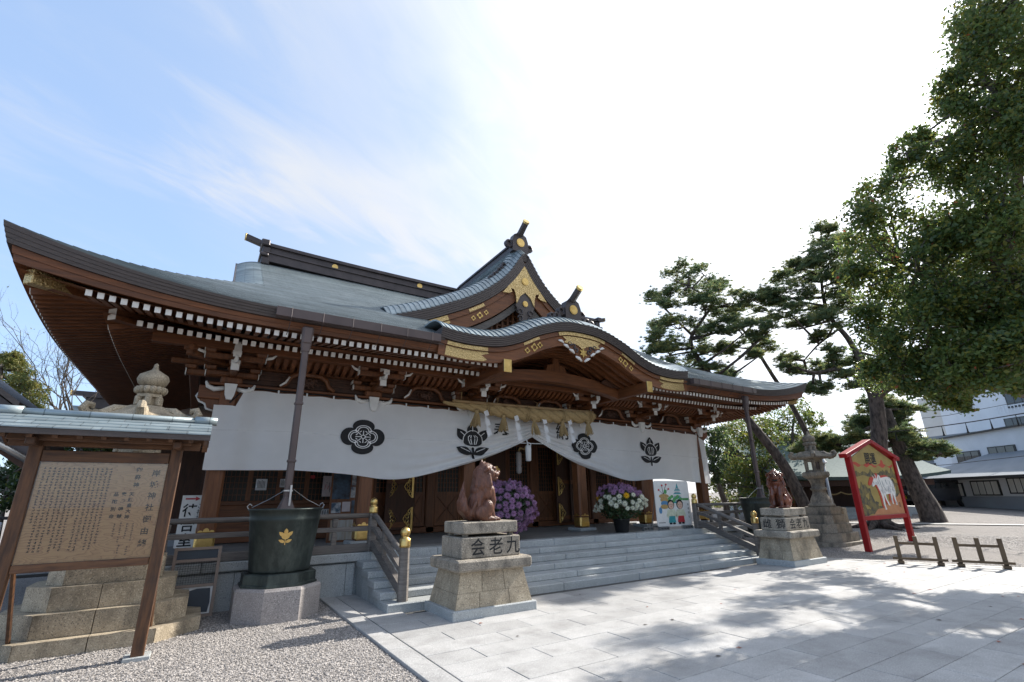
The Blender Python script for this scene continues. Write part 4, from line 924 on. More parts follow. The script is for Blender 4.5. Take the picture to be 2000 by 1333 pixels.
# ================================================================== curtain, rope
CUX0, CUX1, CUY = 0.02, 16.02, 11.80
AP = 8.03                                           # where the curtain is gathered up
def ctop(x):
    z_ = interp([0.02, 0.42, 0.55, 2.4, 5.7, 10.3, 14.9, 15.6, 16.02], [3.66, 3.64, 4.02, 4.00, 3.96, 3.99, 3.85, 3.84, 3.60], x)
    return z_ - 0.012*math.cos(x*2*math.pi/0.62)
def cbot(x):
    t = abs(x-AP)
    g_ = max(0.0, 1-t/4.6)
    return interp([0.02, 1.7, 3.6, 12.5, 13.6, 16.02], [2.31, 2.34, 2.24, 2.24, 2.23, 2.07], x) + 1.12*(g_**2.1) - 0.10*math.exp(-((t-3.9)/0.9)**2)
def cpt(x, v, off=0.0):
    """v = 0 at the bottom edge, 1 at the top"""
    zt, zb = ctop(x), cbot(x); z_ = lerp(zb, zt, v); t = abs(x-AP)
    f = max(0.0, 1-t/4.4)
    hang = (1-v)
    hz = z_-zb; wl = 0.085+0.055*min(t, 4.0)             # swag folds fan out from the gathered point along the hem
    y = CUY - (0.022+0.034*min(t, 2.2))*f**0.6*math.exp(-hz/(0.20+0.10*t))*math.sin(2*math.pi*hz/wl+0.9*math.sin(x*1.7)) - 0.10*f*hang - 0.02*math.sin(x*2.3+1.0)*hang
    y += 0.03*math.sin(x*9.0)*math.exp(-((x-0.5)/0.7)**2) + 0.075*math.sin(x*10.5)*math.exp(-((x-15.65)/0.5)**2)*(0.5+hang) - 0.10*math.exp(-((x-0.0)/0.35)**2)*hang
    return Vector((x, y-off, z_))
def cxz(x, z_, off=0.0): return cpt(x, (z_-cbot(x))/(ctop(x)-cbot(x)), off)
curtain = thing('hanging_curtain', 'long white cloth curtain with black crests draped across the hall front', 'curtain', (XC, CUY, 2.2))
xs_ = sorted(set([CUX0, 0.42, 0.48, 0.55, AP]+[round(v, 3) for v in np.linspace(CUX0, CUX1, 240)]))
cl_o = MB().grid(lambda x, v: cpt(x, v), xs_, list(np.linspace(0, 1, 90))).obj('cloth', 'cloth', curtain, True, fix=False)
sm = MB()
for a, b_ in ((CUX0, 2.75), (3.60, 5.70), (6.40, 9.45), (10.25, 12.6), (13.2, CUX1)):
    q = [x for x in np.linspace(a, b_, 24)]; zf = lambda x: interp([0.02, 1.5, 3, 6, 8, 10, 12.5, 16], [3.12, 3.17, 3.13, 3.13, 3.2, 3.15, 3.1, 2.98], x)
    q = [x for x in q if zf(x) > cbot(x)+0.06]
    sm.sweep([[tuple(cxz(x, zf(x)-0.011, 0.010)) for x in q], [tuple(cxz(x, zf(x)+0.011, 0.010)) for x in q]], close=False)
sm.obj('seam', 'seam', curtain, fix=False)
for i in range(26):
    x = 0.62+i*0.60
    if x > CUX1-0.2: break
    MB().cbox((x, CUY-0.004, ctop(x)+0.015), (0.035, 0.02, 0.11), 0.004).obj('hanging_loop', 'cloth', curtain)
rp = MB(); rp.tube([(x, CUY+0.01, ctop(x)+0.055) for x in np.linspace(0.3, 15.9, 60)], 0.014, 5); rp.obj('hanging_cord', 'ink', curtain)
ASP = [1.0, 1.0]
def on_cloth(poly, cx, cz_, off): return [tuple(cxz(cx+u, cz_+v, off)) for u, v in poly]
def flat(polys, cx, cz_, off, name, mat):
    """filled outlines laid on the cloth; each is triangulated as a fan about its centroid and subdivided"""
    b = MB()
    for P in polys:
        n = len(P); c = (sum(p[0] for p in P)/n, sum(p[1] for p in P)/n); rings = [[(lerp(c[0], p[0], t), lerp(c[1], p[1], t)) for p in P] for t in (0.25, 0.5, 0.75, 1.0)]
        vs_ = [cxz(cx+c[0]*ASP[0], cz_+c[1]*ASP[1], off)] + [cxz(cx+u*ASP[0], cz_+v*ASP[1], off) for r_ in rings for u, v in r_]; fs = [(0, 1+i, 1+(i+1) % n) for i in range(n)]
        for k in range(3): fs += [(1+k*n+i, 1+(k+1)*n+i, 1+(k+1)*n+(i+1) % n, 1+k*n+(i+1) % n) for i in range(n)]
        b.add(vs_, fs)
    return b.obj(name, mat, curtain, fix=False)
def stroke(paths, cx, cz_, w, off, name, mat):
    b = MB()
    for P in paths:
        L1, R1 = [], []
        for i, p in enumerate(P):
            a = P[max(0, i-1)]; e = P[min(len(P)-1, i+1)]; dx, dz = e[0]-a[0], e[1]-a[1]; l = math.hypot(dx, dz) or 1; nx, nz = -dz/l, dx/l
            L1.append(cxz(cx+(p[0]+nx*w/2)*ASP[0], cz_+(p[1]+nz*w/2)*ASP[1], off)); R1.append(cxz(cx+(p[0]-nx*w/2)*ASP[0], cz_+(p[1]-nz*w/2)*ASP[1], off))
        b.sweep([L1, R1], close=False)
    return b.obj(name, mat, curtain, fix=False)
def rot2(P, a): c, s = math.cos(a), math.sin(a); return [(u*c-v*s, u*s+v*c) for u, v in P]
def flower_crest(cx, cz_, s):
    lob = [(0.285*math.cos(q)*s, s*(0.345+0.225*math.sin(q))) for q in np.linspace(0, 2*math.pi, 28, endpoint=False)]
    flat([rot2(lob, i*math.pi/2) for i in range(4)]+[[(0.26*s*math.cos(q), 0.26*s*math.sin(q)) for q in np.linspace(0, 6.283, 24, endpoint=False)]], cx, cz_, 0.026, 'crest', 'ink')
    W = []
    for i in range(4):
        W.append(rot2([(0.185*s*math.cos(q)*1.05, s*(0.205+0.165*math.sin(q))) for q in np.linspace(-0.35, math.pi+0.35, 18)], i*math.pi/2))
        W.append(rot2([(0.135*s*math.cos(q), s*(0.20+0.12*math.sin(q))) for q in np.linspace(-0.2, math.pi+0.2, 14)], i*math.pi/2))
        W.append(rot2([(0, 0.06*s), (0, 0.20*s)], i*math.pi/2)); W.append(rot2([(0.06*s, 0.06*s), (0.22*s, 0.22*s)], i*math.pi/2))
        W.append(rot2([(-0.10*s, 0.145*s), (-0.05*s, 0.19*s)], i*math.pi/2)); W.append(rot2([(0.10*s, 0.145*s), (0.05*s, 0.19*s)], i*math.pi/2))
    W.append([(0.055*s*math.cos(q), 0.055*s*math.sin(q)) for q in np.linspace(0, 6.283, 16)])
    stroke(W, cx, cz_, 0.024*s, 0.034, 'crest_line', 'seam')
def leafp(x0, z0_, x1, z1_, w, n=9):
    dx, dz = x1-x0, z1_-z0_; l = math.hypot(dx, dz); nx, nz = -dz/l, dx/l; A = []; Bq = []
    for i in range(n+1):
        t = i/n; ww = w*math.sin(math.pi*t**0.85)**0.9; A.append((x0+dx*t+nx*ww, z0_+dz*t+nz*ww)); Bq.append((x0+dx*t-nx*ww, z0_+dz*t-nz*ww))
    return A+Bq[::-1][1:-1]
def orange_crest(cx, cz_, s):
    fr_ = [(0.32*math.cos(q), 0.05+0.29*math.sin(q)-0.04*math.cos(2*q)) for q in np.linspace(0, 2*math.pi, 28, endpoint=False)]
    Ls = [leafp(0, 0.16, 0, 0.70, 0.19), leafp(-0.20, 0.0, -0.52, 0.46, 0.17), leafp(0.20, 0.0, 0.52, 0.46, 0.17), leafp(-0.03, -0.47, -0.56, -0.24, 0.15), leafp(0.03, -0.47, 0.56, -0.24, 0.15)]
    stem = [(-0.03, -0.66), (0.035, -0.66), (0.045, -0.5), (0.16, -0.52), (0.15, -0.46), (0.04, -0.42), (0.035, -0.2), (-0.035, -0.2), (-0.04, -0.42), (-0.15, -0.46), (-0.16, -0.52), (-0.045, -0.5)]
    sc_ = lambda P: [(u*s, v*s) for u, v in P]
    flat([sc_(P) for P in Ls]+[sc_(stem)], cx, cz_, 0.024, 'crest', 'ink')
    flat([sc_(fr_)], cx, cz_, 0.029, 'crest', 'ink')
    out = [(u*1.06, 0.06+(v-0.06)*1.06) for u, v in fr_]; out.append(out[0])
    W = [out, [(0, 0.36), (0, 0.58)], [(-0.26, 0.2), (-0.42, 0.34)], [(0.26, 0.2), (0.42, 0.34)], [(-0.10, -0.40), (-0.42, -0.25)], [(0.10, -0.40), (0.42, -0.25)]]
    for q in (0.07, 0.16):
        for sg in (-1, 1): W.append([(sg*(q*0.55), -0.13), (sg*q, 0.05), (sg*q*0.95, 0.16), (sg*q*0.5, 0.22)])
    W.append([(-0.06, -0.26), (0, -0.20), (0.06, -0.26)])
    stroke([sc_(P) for P in W], cx, cz_, 0.024*s, 0.036, 'crest_line', 'seam')
p = [aty(708.5, 854, CUY), aty(921, 862, CUY), aty(1140, 874, CUY), aty(1270, 883, CUY)]
ASP[:] = [1.16, 0.90]; flower_crest(p[0].x, p[0].z, 0.80); flower_crest(p[2].x, p[2].z+0.03, 0.78)
ASP[:] = [1.26, 1.02]; orange_crest(p[1].x, p[1].z-0.01, 0.70); orange_crest(p[3].x, p[3].z, 0.70)
p = aty(974, 838, CUY); text('lettering', '奉', 0.52, 'ink', lambda u, v: cxz(p.x+0.06+u, p.z-0.26+v, 0.02), curtain, weight=0.003)
p2 = aty(1097, 842, CUY); text('lettering', '納', 0.52, 'ink', lambda u, v: cxz(p2.x+u, p2.z-0.22+v, 0.010), curtain, weight=0.006)
# ------------------------------------------------------------------ straw rope with bamboo pole
a = aty(868, 783, 11.35); e = aty(1160, 815, 11.35)
rope = thing('straw_rope', 'thick twisted straw rope tapering at one end, hung before the curtain', 'rope', (8, 11.35, 3.9))
n_ = 60; 
def rc(t): return Vector((lerp(a.x, e.x, t), 11.42, lerp(a.z, e.z, t)-0.02-0.10*math.sin(math.pi*min(1, t*1.02))**0.8+0.10*max(0, t-0.7)))
def rr(t): return interp([0, 0.1, 0.3, 0.55, 0.9, 1], [0.035, 0.09, 0.168, 0.198, 0.195, 0.17], t)
for k in range(3):
    pts, rad = [], []
    for i in range(n_+1):
        t = i/n_; c = rc(t); an = 2*math.pi*(k/3+t*4.2); r_ = rr(t); pts.append(c+Vector((0, math.cos(an)*r_*0.45, math.sin(an)*r_*0.45))); rad.append(r_*0.62)
    MB().tube(pts, rad, 10).obj('strand', 'straw', rope, True)
for i, t in enumerate((0.24, 0.49, 0.74, 0.95)):
    c = rc(t); MB().tube([c+Vector((0.01*q, math.cos(q)*(rr(t)+0.02), math.sin(q)*(rr(t)+0.02))) for q in np.linspace(0, 12.4, 30)], 0.018, 5).obj('binding', 'straw', rope, True)
b = MB(); pa, pe = aty(884, 783, 11.35), aty(1158, 806, 11.35)
for i in range(10):
    q0, q1 = pa.lerp(pe, i/10), pa.lerp(pe, (i+1)/10); b.tube([q0, q0.lerp(q1, 0.94), q0.lerp(q1, 0.97), q1], [0.042, 0.042, 0.05, 0.042], 8)
b.obj('bamboo_pole', 'bamboo', rope, True)
for t in (0.1, 0.32, 0.58, 0.82, 0.97):
    c = rc(t); MB().tube([c+Vector((0, 0, 0.1)), (c.x, 11.37, c.z+0.35), (c.x+0.02, 11.6, 4.42)], 0.008, 4).obj('tie_cord', 'straw', rope)
for t in [(aty(q, 830, 11.3).x-a.x)/(e.x-a.x) for q in (931, 984, 1044, 1099, 1149)]:          # tassels
    c = rc(t); top = c.z-rr(t)*0.75; b = MB(); x, y = c.x, 11.30; sw = rng.uniform(-0.05, 0.05)
    b.lathe([(0.03, 0.02), (0.055, 0.0), (0.06, -0.05), (0.045, -0.07)][::-1], (x, y, top), 12)
    for i in range(46):
        an = rng.uniform(0, 6.28); r1 = 0.145*math.sqrt(rng.uniform(0, 1)); b.tube([(x+0.03*math.cos(an), y+0.03*math.sin(an), top-0.05), (x+0.6*r1*math.cos(an), y+0.6*r1*math.sin(an), top-0.2), (x+sw+r1*math.cos(an), y+r1*math.sin(an), top-rng.uniform(0.38, 0.46))], [0.014, 0.014, 0.008], 4, cap=False)
    b.obj('tassel', 'straw_tassel', rope, fix=False)
for t, k in [((aty(q, 830, 11.3).x-a.x)/(e.x-a.x), 0) for q in (949, 1008, 1063, 1112)]:    # folded paper streamers
    c = rc(t); x, z_ = c.x, c.z-rr(t)*0.7; b = MB()
    for j in range(5):
        sg = 1 if j % 2 else -1; x0 = x+sg*0.015+0.01*j; w_ = 0.062; h_ = 0.145
        b.add([(x0-w_, 11.28-0.02*j, z_), (x0+w_, 11.28-0.02*j, z_-0.06*sg), (x0+w_-0.03*sg, 11.25-0.02*j, z_-h_-0.06*sg), (x0-w_-0.03*sg, 11.25-0.02*j, z_-h_)], [(0, 1, 2, 3)])
        z_ -= h_-0.012
    o = b.obj('paper_streamer', 'paper', rope, fix=False)
# bell cord bundle and wooden-fish weight below the gather
p = aty(1032, 858, 11.6); t_ = thing('curtain_weight', 'white cylindrical weight tied under the gathered point of the curtain', 'weight', (p.x, 11.62, p.z-0.6))
MB().lathe([(0.05, -0.62), (0.078, -0.6), (0.085, -0.3), (0.08, -0.2), (0.05, -0.17)], (p.x, 11.62, p.z), 16).obj('weight', 'cloth', t_, True)
MB().tube([(p.x, 11.62, p.z-0.18), (p.x-0.01, 11.66, p.z-0.05), (p.x, 11.72, p.z+0.05)], 0.018, 6).obj('cord', 'cloth', t_)
for q in (-1, 1): MB().tube([(p.x, 11.60, p.z-0.10), (p.x+q*0.06, 11.57, p.z-0.14), (p.x+q*0.05, 11.57, p.z-0.2)], 0.014, 5).obj('knot', 'cloth', t_)
q_ = aty(1013, 885, 12.6); t_ = thing('bell_rope', 'twisted bell rope with wooden handle hanging inside the hall entrance', 'bell rope', (q_.x, 12.6, q_.z))
MB().tube([(q_.x+0.35, 12.6, q_.z+0.25), (q_.x+0.2, 12.6, q_.z+0.12), (q_.x+0.05, 12.6, q_.z+0.15), (q_.x, 12.6, q_.z+0.05)], 0.035, 8).obj('rope', 'straw', t_, True)
MB().lathe([(0.03, -0.62), (0.08, -0.58), (0.09, -0.45), (0.07, -0.40), (0.085, -0.36), (0.085, -0.02), (0.06, 0.03)], (q_.x, 12.6, q_.z), 12).obj('handle', 'granite_pink', t_, True)
for sg in (-1, 1):
    x = XC+sg*0.2
bell = thing('shrine_bell', 'round gilded bell hanging high in the dark hall entrance', 'bell', (8.6, 12.9, 3.6))
MB().lathe([(0.02, -0.16), (0.12, -0.13), (0.17, -0.04), (0.175, 0.0), (0.16, 0.06), (0.1, 0.14), (0.03, 0.16)], (8.6, 12.9, 3.75), 18).obj('bell_body', 'gold', bell, True)
MB().tube([(8.6, 12.9, 3.9), (8.6, 12.9, 4.5)], 0.012, 5).obj('hanger', 'ink', bell)
# ================================================================== ground
def gz(x, y):
    s = 0.95*x+0.31*y
    return 0.037*max(0.0, min(s, 70)-17.0)*min(1.0, max(0.0, (s-17)/6)) if s > 17 else 0.0
def ground_hit(px, py):
    """where the line of sight of a pixel meets the ground sheet"""
    d = ray(px, py); t = 1.0
    for i in range(6000):
        p = CP+d*t
        if p.z <= gz(p.x, p.y): return p
        t += 0.02
    return p
gx = sorted(set([-400, -200, -90, -40, -20, -10, -4, 0, 4, 8, 12]+list(np.arange(14, 80, 3))+[90, 120, 200, 400]))
gy = sorted(set([-300, -120, -50, -20, -8, -2, 3, 8, 13]+list(np.arange(16, 60, 4))+[70, 100, 160, 300, 500]))
g = MB().grid(lambda x, y: (x, y, gz(x, y)-0.028), gx, gy).obj('gravel_ground', 'gravel_bed', None, True, fix=False); struct(g)
# pebbles near the camera, joined: nobody could count them
def pebbles(n, xr, yr, keep, smin, smax, name):
    oc = np.array([[1, 0, 0], [-1, 0, 0], [0, 1, 0], [0, -1, 0], [0, 0, 1], [0, 0, -1]], float)
    of = np.array([[0, 2, 4], [2, 1, 4], [1, 3, 4], [3, 0, 4], [2, 0, 5], [1, 2, 5], [3, 1, 5], [0, 3, 5]])[:4]
    x = rng.uniform(*xr, n); y = rng.uniform(*yr, n); ok = keep(x, y); x, y = x[ok], y[ok]; n = len(x)
    s = rng.uniform(smin, smax, n)[:, None]*rng.uniform(0.65, 1.35, (n, 3)); s[:, 2] *= 0.7
    a = rng.uniform(0, 6.28, n); c, si = np.cos(a), np.sin(a)
    v = oc[None]*s[:, None, :]; v += rng.normal(0, 0.15, v.shape)*s[:, None, :]
    vx = v[:, :, 0]*c[:, None]-v[:, :, 1]*si[:, None]+x[:, None]; vy = v[:, :, 0]*si[:, None]+v[:, :, 1]*c[:, None]+y[:, None]
    vz = v[:, :, 2]-0.027+0.3*s[:, 2][:, None]+np.array([gz(p, q) for p, q in zip(x, y)])[:, None]
    V = np.stack([vx, vy, vz], -1).reshape(-1, 3); F_ = (of[None]+(np.arange(n)*6)[:, None, None]).reshape(-1, 3)
    return stuff(link(name, np_mesh(name, V, F_, 'pebble')))
o = pebbles(90000, (-3.2, 2.17), (4.0, 10.1), lambda x, y: np.ones_like(x, bool), 0.007, 0.014, 'gravel')
tag(o, 'pale grey and brown gravel left of the paving kerb', 'gravel')
o = pebbles(70000, (13.4, 23), (2.0, 12), lambda x, y: x > 15.05+(7.5-y)*0.385+0.05, 0.012, 0.022, 'gravel')
tag(o, 'grey gravel beside the red board and lantern', 'gravel')
# paving
pav = struct(MB().box2((2.2, -1.2, -0.12), (17.6, 8.3, -0.022)).obj('pavement', 'joint', None))
def xr_edge(y): return 14.93+(7.52-y)*0.389           # slanted right border of the paving
CW = 0.4215; yk = 6.70+CW*4; row = 4; sy_ = []
while yk > -0.9:
    y1, y0 = yk, yk-CW
    ph = 3.05 if (round((5.02-y1)/CW) % 2 == 0) else 3.655
    x = ph-1.19
    while x < xr_edge(y0):
        a, b_ = max(x, 2.475), x+1.19
        xe = xr_edge((y0+y1)/2)-0.30
        if b_ > xe: b_ = xe
        if b_-a > 0.06 and (y1 < 8.25 or a < SX0):
            yy1 = min(y1, 8.2)
            j = rng.uniform(-0.0015, 0.0015)
            MB().cbox(((a+b_)/2, (y0+yy1)/2, -0.03+j), (b_-a-0.007, yy1-y0-0.007, 0.06), 0.004).obj('paving_slab', 'slab', pav)
        x += 1.19
    yk -= CW
yy = 8.2
while yy < 10.0:                                       # narrow strip left of the stairs
    y1 = min(yy+CW, 10.16); MB().cbox(((2.475+SX0+0.1)/2, (yy+y1)/2, -0.03), (SX0+0.1-2.475, y1-yy-0.007, 0.06), 0.004).obj('paving_slab', 'slab', pav); yy = y1
kerb = struct(MB().box2((2.19, -1.0, -0.2), (2.46, 10.15, -0.05)).obj('kerb', 'joint', None))
yy = 10.16
for ln in (1.95, 1.9, 1.95, 1.9, 1.95, 1.9):
    MB().cbox((2.325, yy-ln/2, -0.03), (0.265, ln-0.008, 0.07), 0.006).obj('kerb_stone', 'slab', kerb); yy -= ln
b = MB(); P0, P1 = (xr_edge(8.3)-0.28, 8.3), (xr_edge(-0.8)-0.28, -0.8)
for i in range(6):
    t0, t1 = i/6, (i+1)/6-0.0008; q = MB(); c = [(lerp(P0[0], P1[0], t), lerp(P0[1], P1[1], t)) for t in (t0, t1)]
    q.prism([(c[0][0], c[0][1]), (c[0][0]+0.28, c[0][1]), (c[1][0]+0.28, c[1][1]), (c[1][0], c[1][1])], lambda u, v, t: (u, v, t), -0.1, 0.003); q.obj('kerb_stone', 'slab', kerb)
# pale path far right
a, e = ground_hit(1780, 1023), ground_hit(2040, 1026); dv = (e-a).normalized(); pv = Vector((-dv.y, dv.x, 0))
pth = MB(); 
for t in range(24): pass
rows = [[], []]
for i in range(25):
    q = a.lerp(e, i/6-0.6); 
    for k, w in enumerate((-0.22, 0.22)): r_ = q+pv*w; rows[k].append((r_.x, r_.y, gz(r_.x, r_.y)+0.004))
struct(pth.sweep(rows, close=False).obj('path', 'slab', None, fix=False))
# fallen leaves on the paving
spots = [atz(1132, 1162), atz(1785, 1160), atz(1932, 1144), atz(1935, 1186), atz(1997, 1211), atz(1990, 1166), atz(1403, 1283), atz(1958, 1166)]
for i in range(34):
    x = rng.uniform(3, 15); spots.append(Vector((x, rng.uniform(1.2, 7.5), 0)))
for i, s_ in enumerate(spots):
    b = MB(); an = rng.uniform(0, 6.28); l = rng.uniform(0.025, 0.05); c, s2 = math.cos(an), math.sin(an)
    P_ = [(-l, 0, 0.004), (0, l*0.5, 0.012), (l, 0, 0.006), (0, -l*0.5, 0.010)]
    b.add([(s_.x+p[0]*c-p[1]*s2, s_.y+p[0]*s2+p[1]*c, p[2]+0.001) for p in P_], [(0, 1, 2, 3)])
    o = b.obj('fallen_leaf', 'leaf_red' if i % 3 else 'twig', None, fix=False); tag(o, 'small dry brown leaf lying on the stone paving', 'leaf', 'fallen leaves on the paving')
# ================================================================== railings
RX = 3.10
def finial(x, y, z_, r_, par, s=1.0):
    prof_ = [(r_*1.02, 0), (r_*1.06, 0.03*s), (r_*1.02, 0.04*s), (r_*1.06, 0.07*s), (r_*1.02, 0.08*s), (r_*1.05, 0.125*s), (r_*0.72, 0.135*s), (r_*0.62, 0.15*s), (r_*0.80, 0.17*s), (r_*0.92, 0.20*s), (r_*0.90, 0.235*s), (r_*0.68, 0.27*s), (r_*0.3, 0.288*s), (r_*0.05, 0.298*s)]
    MB().lathe(prof_, (x, y, z_), 20).obj('gilded_finial', 'gold', par, True)
def side_rails(X, mirror):
    lab = 'weathered timber stair handrail with gilded finials beside the bronze tub' if not mirror else 'weathered timber stair handrail behind the open-mouthed lion statue'
    t = thing('stair_handrail', lab, 'handrail', (X, 8.4, 0), 'stair handrails')
    yn, yc = 8.36, 10.26
    n = MB(); n.lathe([(0.092, RISE), (0.088, 0.5), (0.083, 0.93)], (X, yn, 0), 8, rot=R(22.5)); n.obj('newel_post', 'wood_grey', t); finial(X, yn, 0.93, 0.09, t, 1.08)
    c = MB(); c.cbox((X, yc, FLOOR+0.36), (0.15, 0.15, 0.74), 0.02); c.obj('corner_post', 'wood_grey', t); finial(X, yc, 1.435, 0.083, t, 1.0)
    A = [(yc, 1.40), (10.0, 1.36), (9.6, 1.215), (8.42, 0.80)]
    MB().tube([(X, y, z_) for y, z_ in A], 0.05, 10).obj('top_rail', 'wood_grey_y', t, True)
    for z0_, h, nm in ((1.15, 0.085, 'middle_rail'), (0.85, 0.17, 'bottom_rail')):
        P_ = [(yc-0.05, z0_), (9.98, z0_-0.02), (8.42, z0_-0.585)]
        MB().sweep([[(X-0.05, y, z_-h/2) for y, z_ in P_], [(X+0.05, y, z_-h/2) for y, z_ in P_], [(X+0.05, y, z_+h/2) for y, z_ in P_], [(X-0.05, y, z_+h/2) for y, z_ in P_]]).obj(nm, 'wood_grey_y', t)
    MB().cbox((X, 9.45, 0.90), (0.08, 0.09, 0.52), 0.008).obj('strut', 'wood_grey', t)
    for y, z_ in ((9.45, 0.955), (9.45, 0.66)): MB().lathe([(0.028, -0.004), (0.028, 0.0), (0.02, 0.018), (0.005, 0.024)], (0, 0, 0), 10).obj('gilded_stud', 'gold', t).matrix_local = Matrix.Translation((X-0.052, y, z_)) @ Matrix.Rotation(R(-90), 4, 'Y')
    return t
side_rails(RX, False); side_rails(2*XC-RX+0.08, True)
def veranda(x0, x1, lab):
    t = thing('veranda_railing', lab, 'railing', ((x0+x1)/2, 10.26, FLOOR), 'veranda railings')
    y = 10.27; MB().tube([(x0, y, 1.395), (x1, y, 1.395)], 0.048, 10).obj('top_rail', 'wood_grey_x', t, True)
    MB().cbox(((x0+x1)/2, y, 1.15), (x1-x0, 0.085, 0.085), 0.008).obj('middle_rail', 'wood_grey_x', t)
    MB().cbox(((x0+x1)/2, y, 0.80), (x1-x0, 0.14, 0.15), 0.012).obj('bottom_rail', 'wood_grey_x', t)
    n_ = max(2, int((x1-x0)/1.25))
    for i in range(n_):
        x = lerp(x0, x1, (i+0.5)/n_); MB().cbox((x, y, 0.99), (0.10, 0.09, 0.24), 0.012, taper=(0.8, 0.9)).obj('strut', 'wood_grey', t)
        MB().cbox((x, y, 1.27), (0.085, 0.085, 0.16), 0.015, taper=(1.3, 1.2)).obj('strut', 'wood_grey', t)
        b = MB(); b.lathe([(0.03, 0), (0.028, 0.012), (0.01, 0.022)], (0, 0, 0), 10); o = b.obj('gilded_stud', 'gold', t); o.matrix_local = Matrix.Translation((x, y-0.044, 1.15)) @ Matrix.Rotation(R(90), 4, 'X')
veranda(PLX0+0.2, RX-0.06, 'weathered grey veranda railing behind the bronze tub and lantern'); veranda(2*XC-RX+0.14, PLX1-0.2, 'weathered grey veranda railing beyond the far stair handrail')
p = aty(1424, 980, 10.5)
# ================================================================== rain tubs
def leaf_shape(P, fn, t0, t1, b): b.prism(P, fn, t0, t1)
def tub(cx, cy, lab):
    t = thing('rain_tub', lab, 'tub', (cx, cy, 0), 'rain tubs under the downpipes')
    MB().lathe([(0.67, -0.05), (0.67, 0.40), (0.65, 0.435), (0.61, 0.44)], (cx, cy, 0), 8, rot=R(22.5)).obj('stone_base', 'granite_pink', t)
    MB().lathe([(0.60, 0.44), (0.60, 0.47), (0.575, 0.485), (0.57, 0.61), (0.55, 0.625), (0.4, 0.63)], (cx, cy, 0), 8, rot=R(22.5)).obj('plinth', 'bronze', t)
    MB().lathe([(0.45, 0.63), (0.455, 0.66), (0.535, 1.38), (0.548, 1.40), (0.548, 1.43), (0.54, 1.45), (0.555, 1.54), (0.585, 1.56), (0.585, 1.58), (0.555, 1.58), (0.54, 1.54), (0.53, 1.45)], (cx, cy, 0), 48).obj('tub_body', 'bronze', t, True)
    MB().lathe([(0.53, 1.47), (0.3, 1.475), (0.01, 1.475)][::-1], (cx, cy, 0), 32).obj('lid', 'bronze', t)
    d0 = Vector((0-cx*0.55, -cy, 0)).normalized(); sv = Vector((-d0.y, d0.x, 0))*-1
    base = Vector((cx, cy, 1.16)); 
    def fn(u, v, tt): rr_ = 0.51+0.115*(v)+tt; an = u/0.51; return base + (d0*math.cos(an)+Vector((d0.y, -d0.x, 0))*-math.sin(an)*1)*rr_ + Vector((0, 0, v))
    b = MB(); s = 0.19
    for P_ in (leafp(0, 0.2, 0, 0.66, 0.15), leafp(-0.14, 0.06, -0.50, 0.40, 0.14), leafp(0.14, 0.06, 0.50, 0.40, 0.14), leafp(-0.04, -0.42, -0.50, -0.22, 0.12), leafp(0.04, -0.42, 0.50, -0.22, 0.12)):
        b.prism([(u*s, v*s) for u, v in P_], fn, 0.0, 0.012)
    b.prism([(0.31*s*math.cos(q), (0.08+0.27*math.sin(q))*s) for q in np.linspace(0, 6.283, 20, endpoint=False)], fn, 0.004, 0.018); b.prism([(-0.03*s, -0.62*s), (0.03*s, -0.62*s), (0.03*s, -0.2*s), (-0.03*s, -0.2*s)], fn, 0.002, 0.014)
    b.obj('gilded_emblem', 'gold', t)
    for sg in (-1, 1):
        MB().tube([(cx+sg*0.57, cy, 1.57), (cx+sg*0.60, cy, 1.62), (cx+sg*0.565, cy, 1.66), (cx+sg*0.53, cy, 1.63)], 0.008, 5).obj('hook', 'steel', t)
        MB().tube([(cx+sg*0.53, cy, 1.60), (cx+sg*0.30, cy, 1.72), (cx+sg*0.06, PIPE_Y, 1.88)], 0.006, 4).obj('stay_wire', 'steel', t)
tub(PIPE_X[0]+0.03, 9.30, 'dark green bronze rain tub on an octagonal granite base'); tub(PIPE_X[1], 9.30, 'dark rain tub half hidden behind the open-mouthed lion statue')
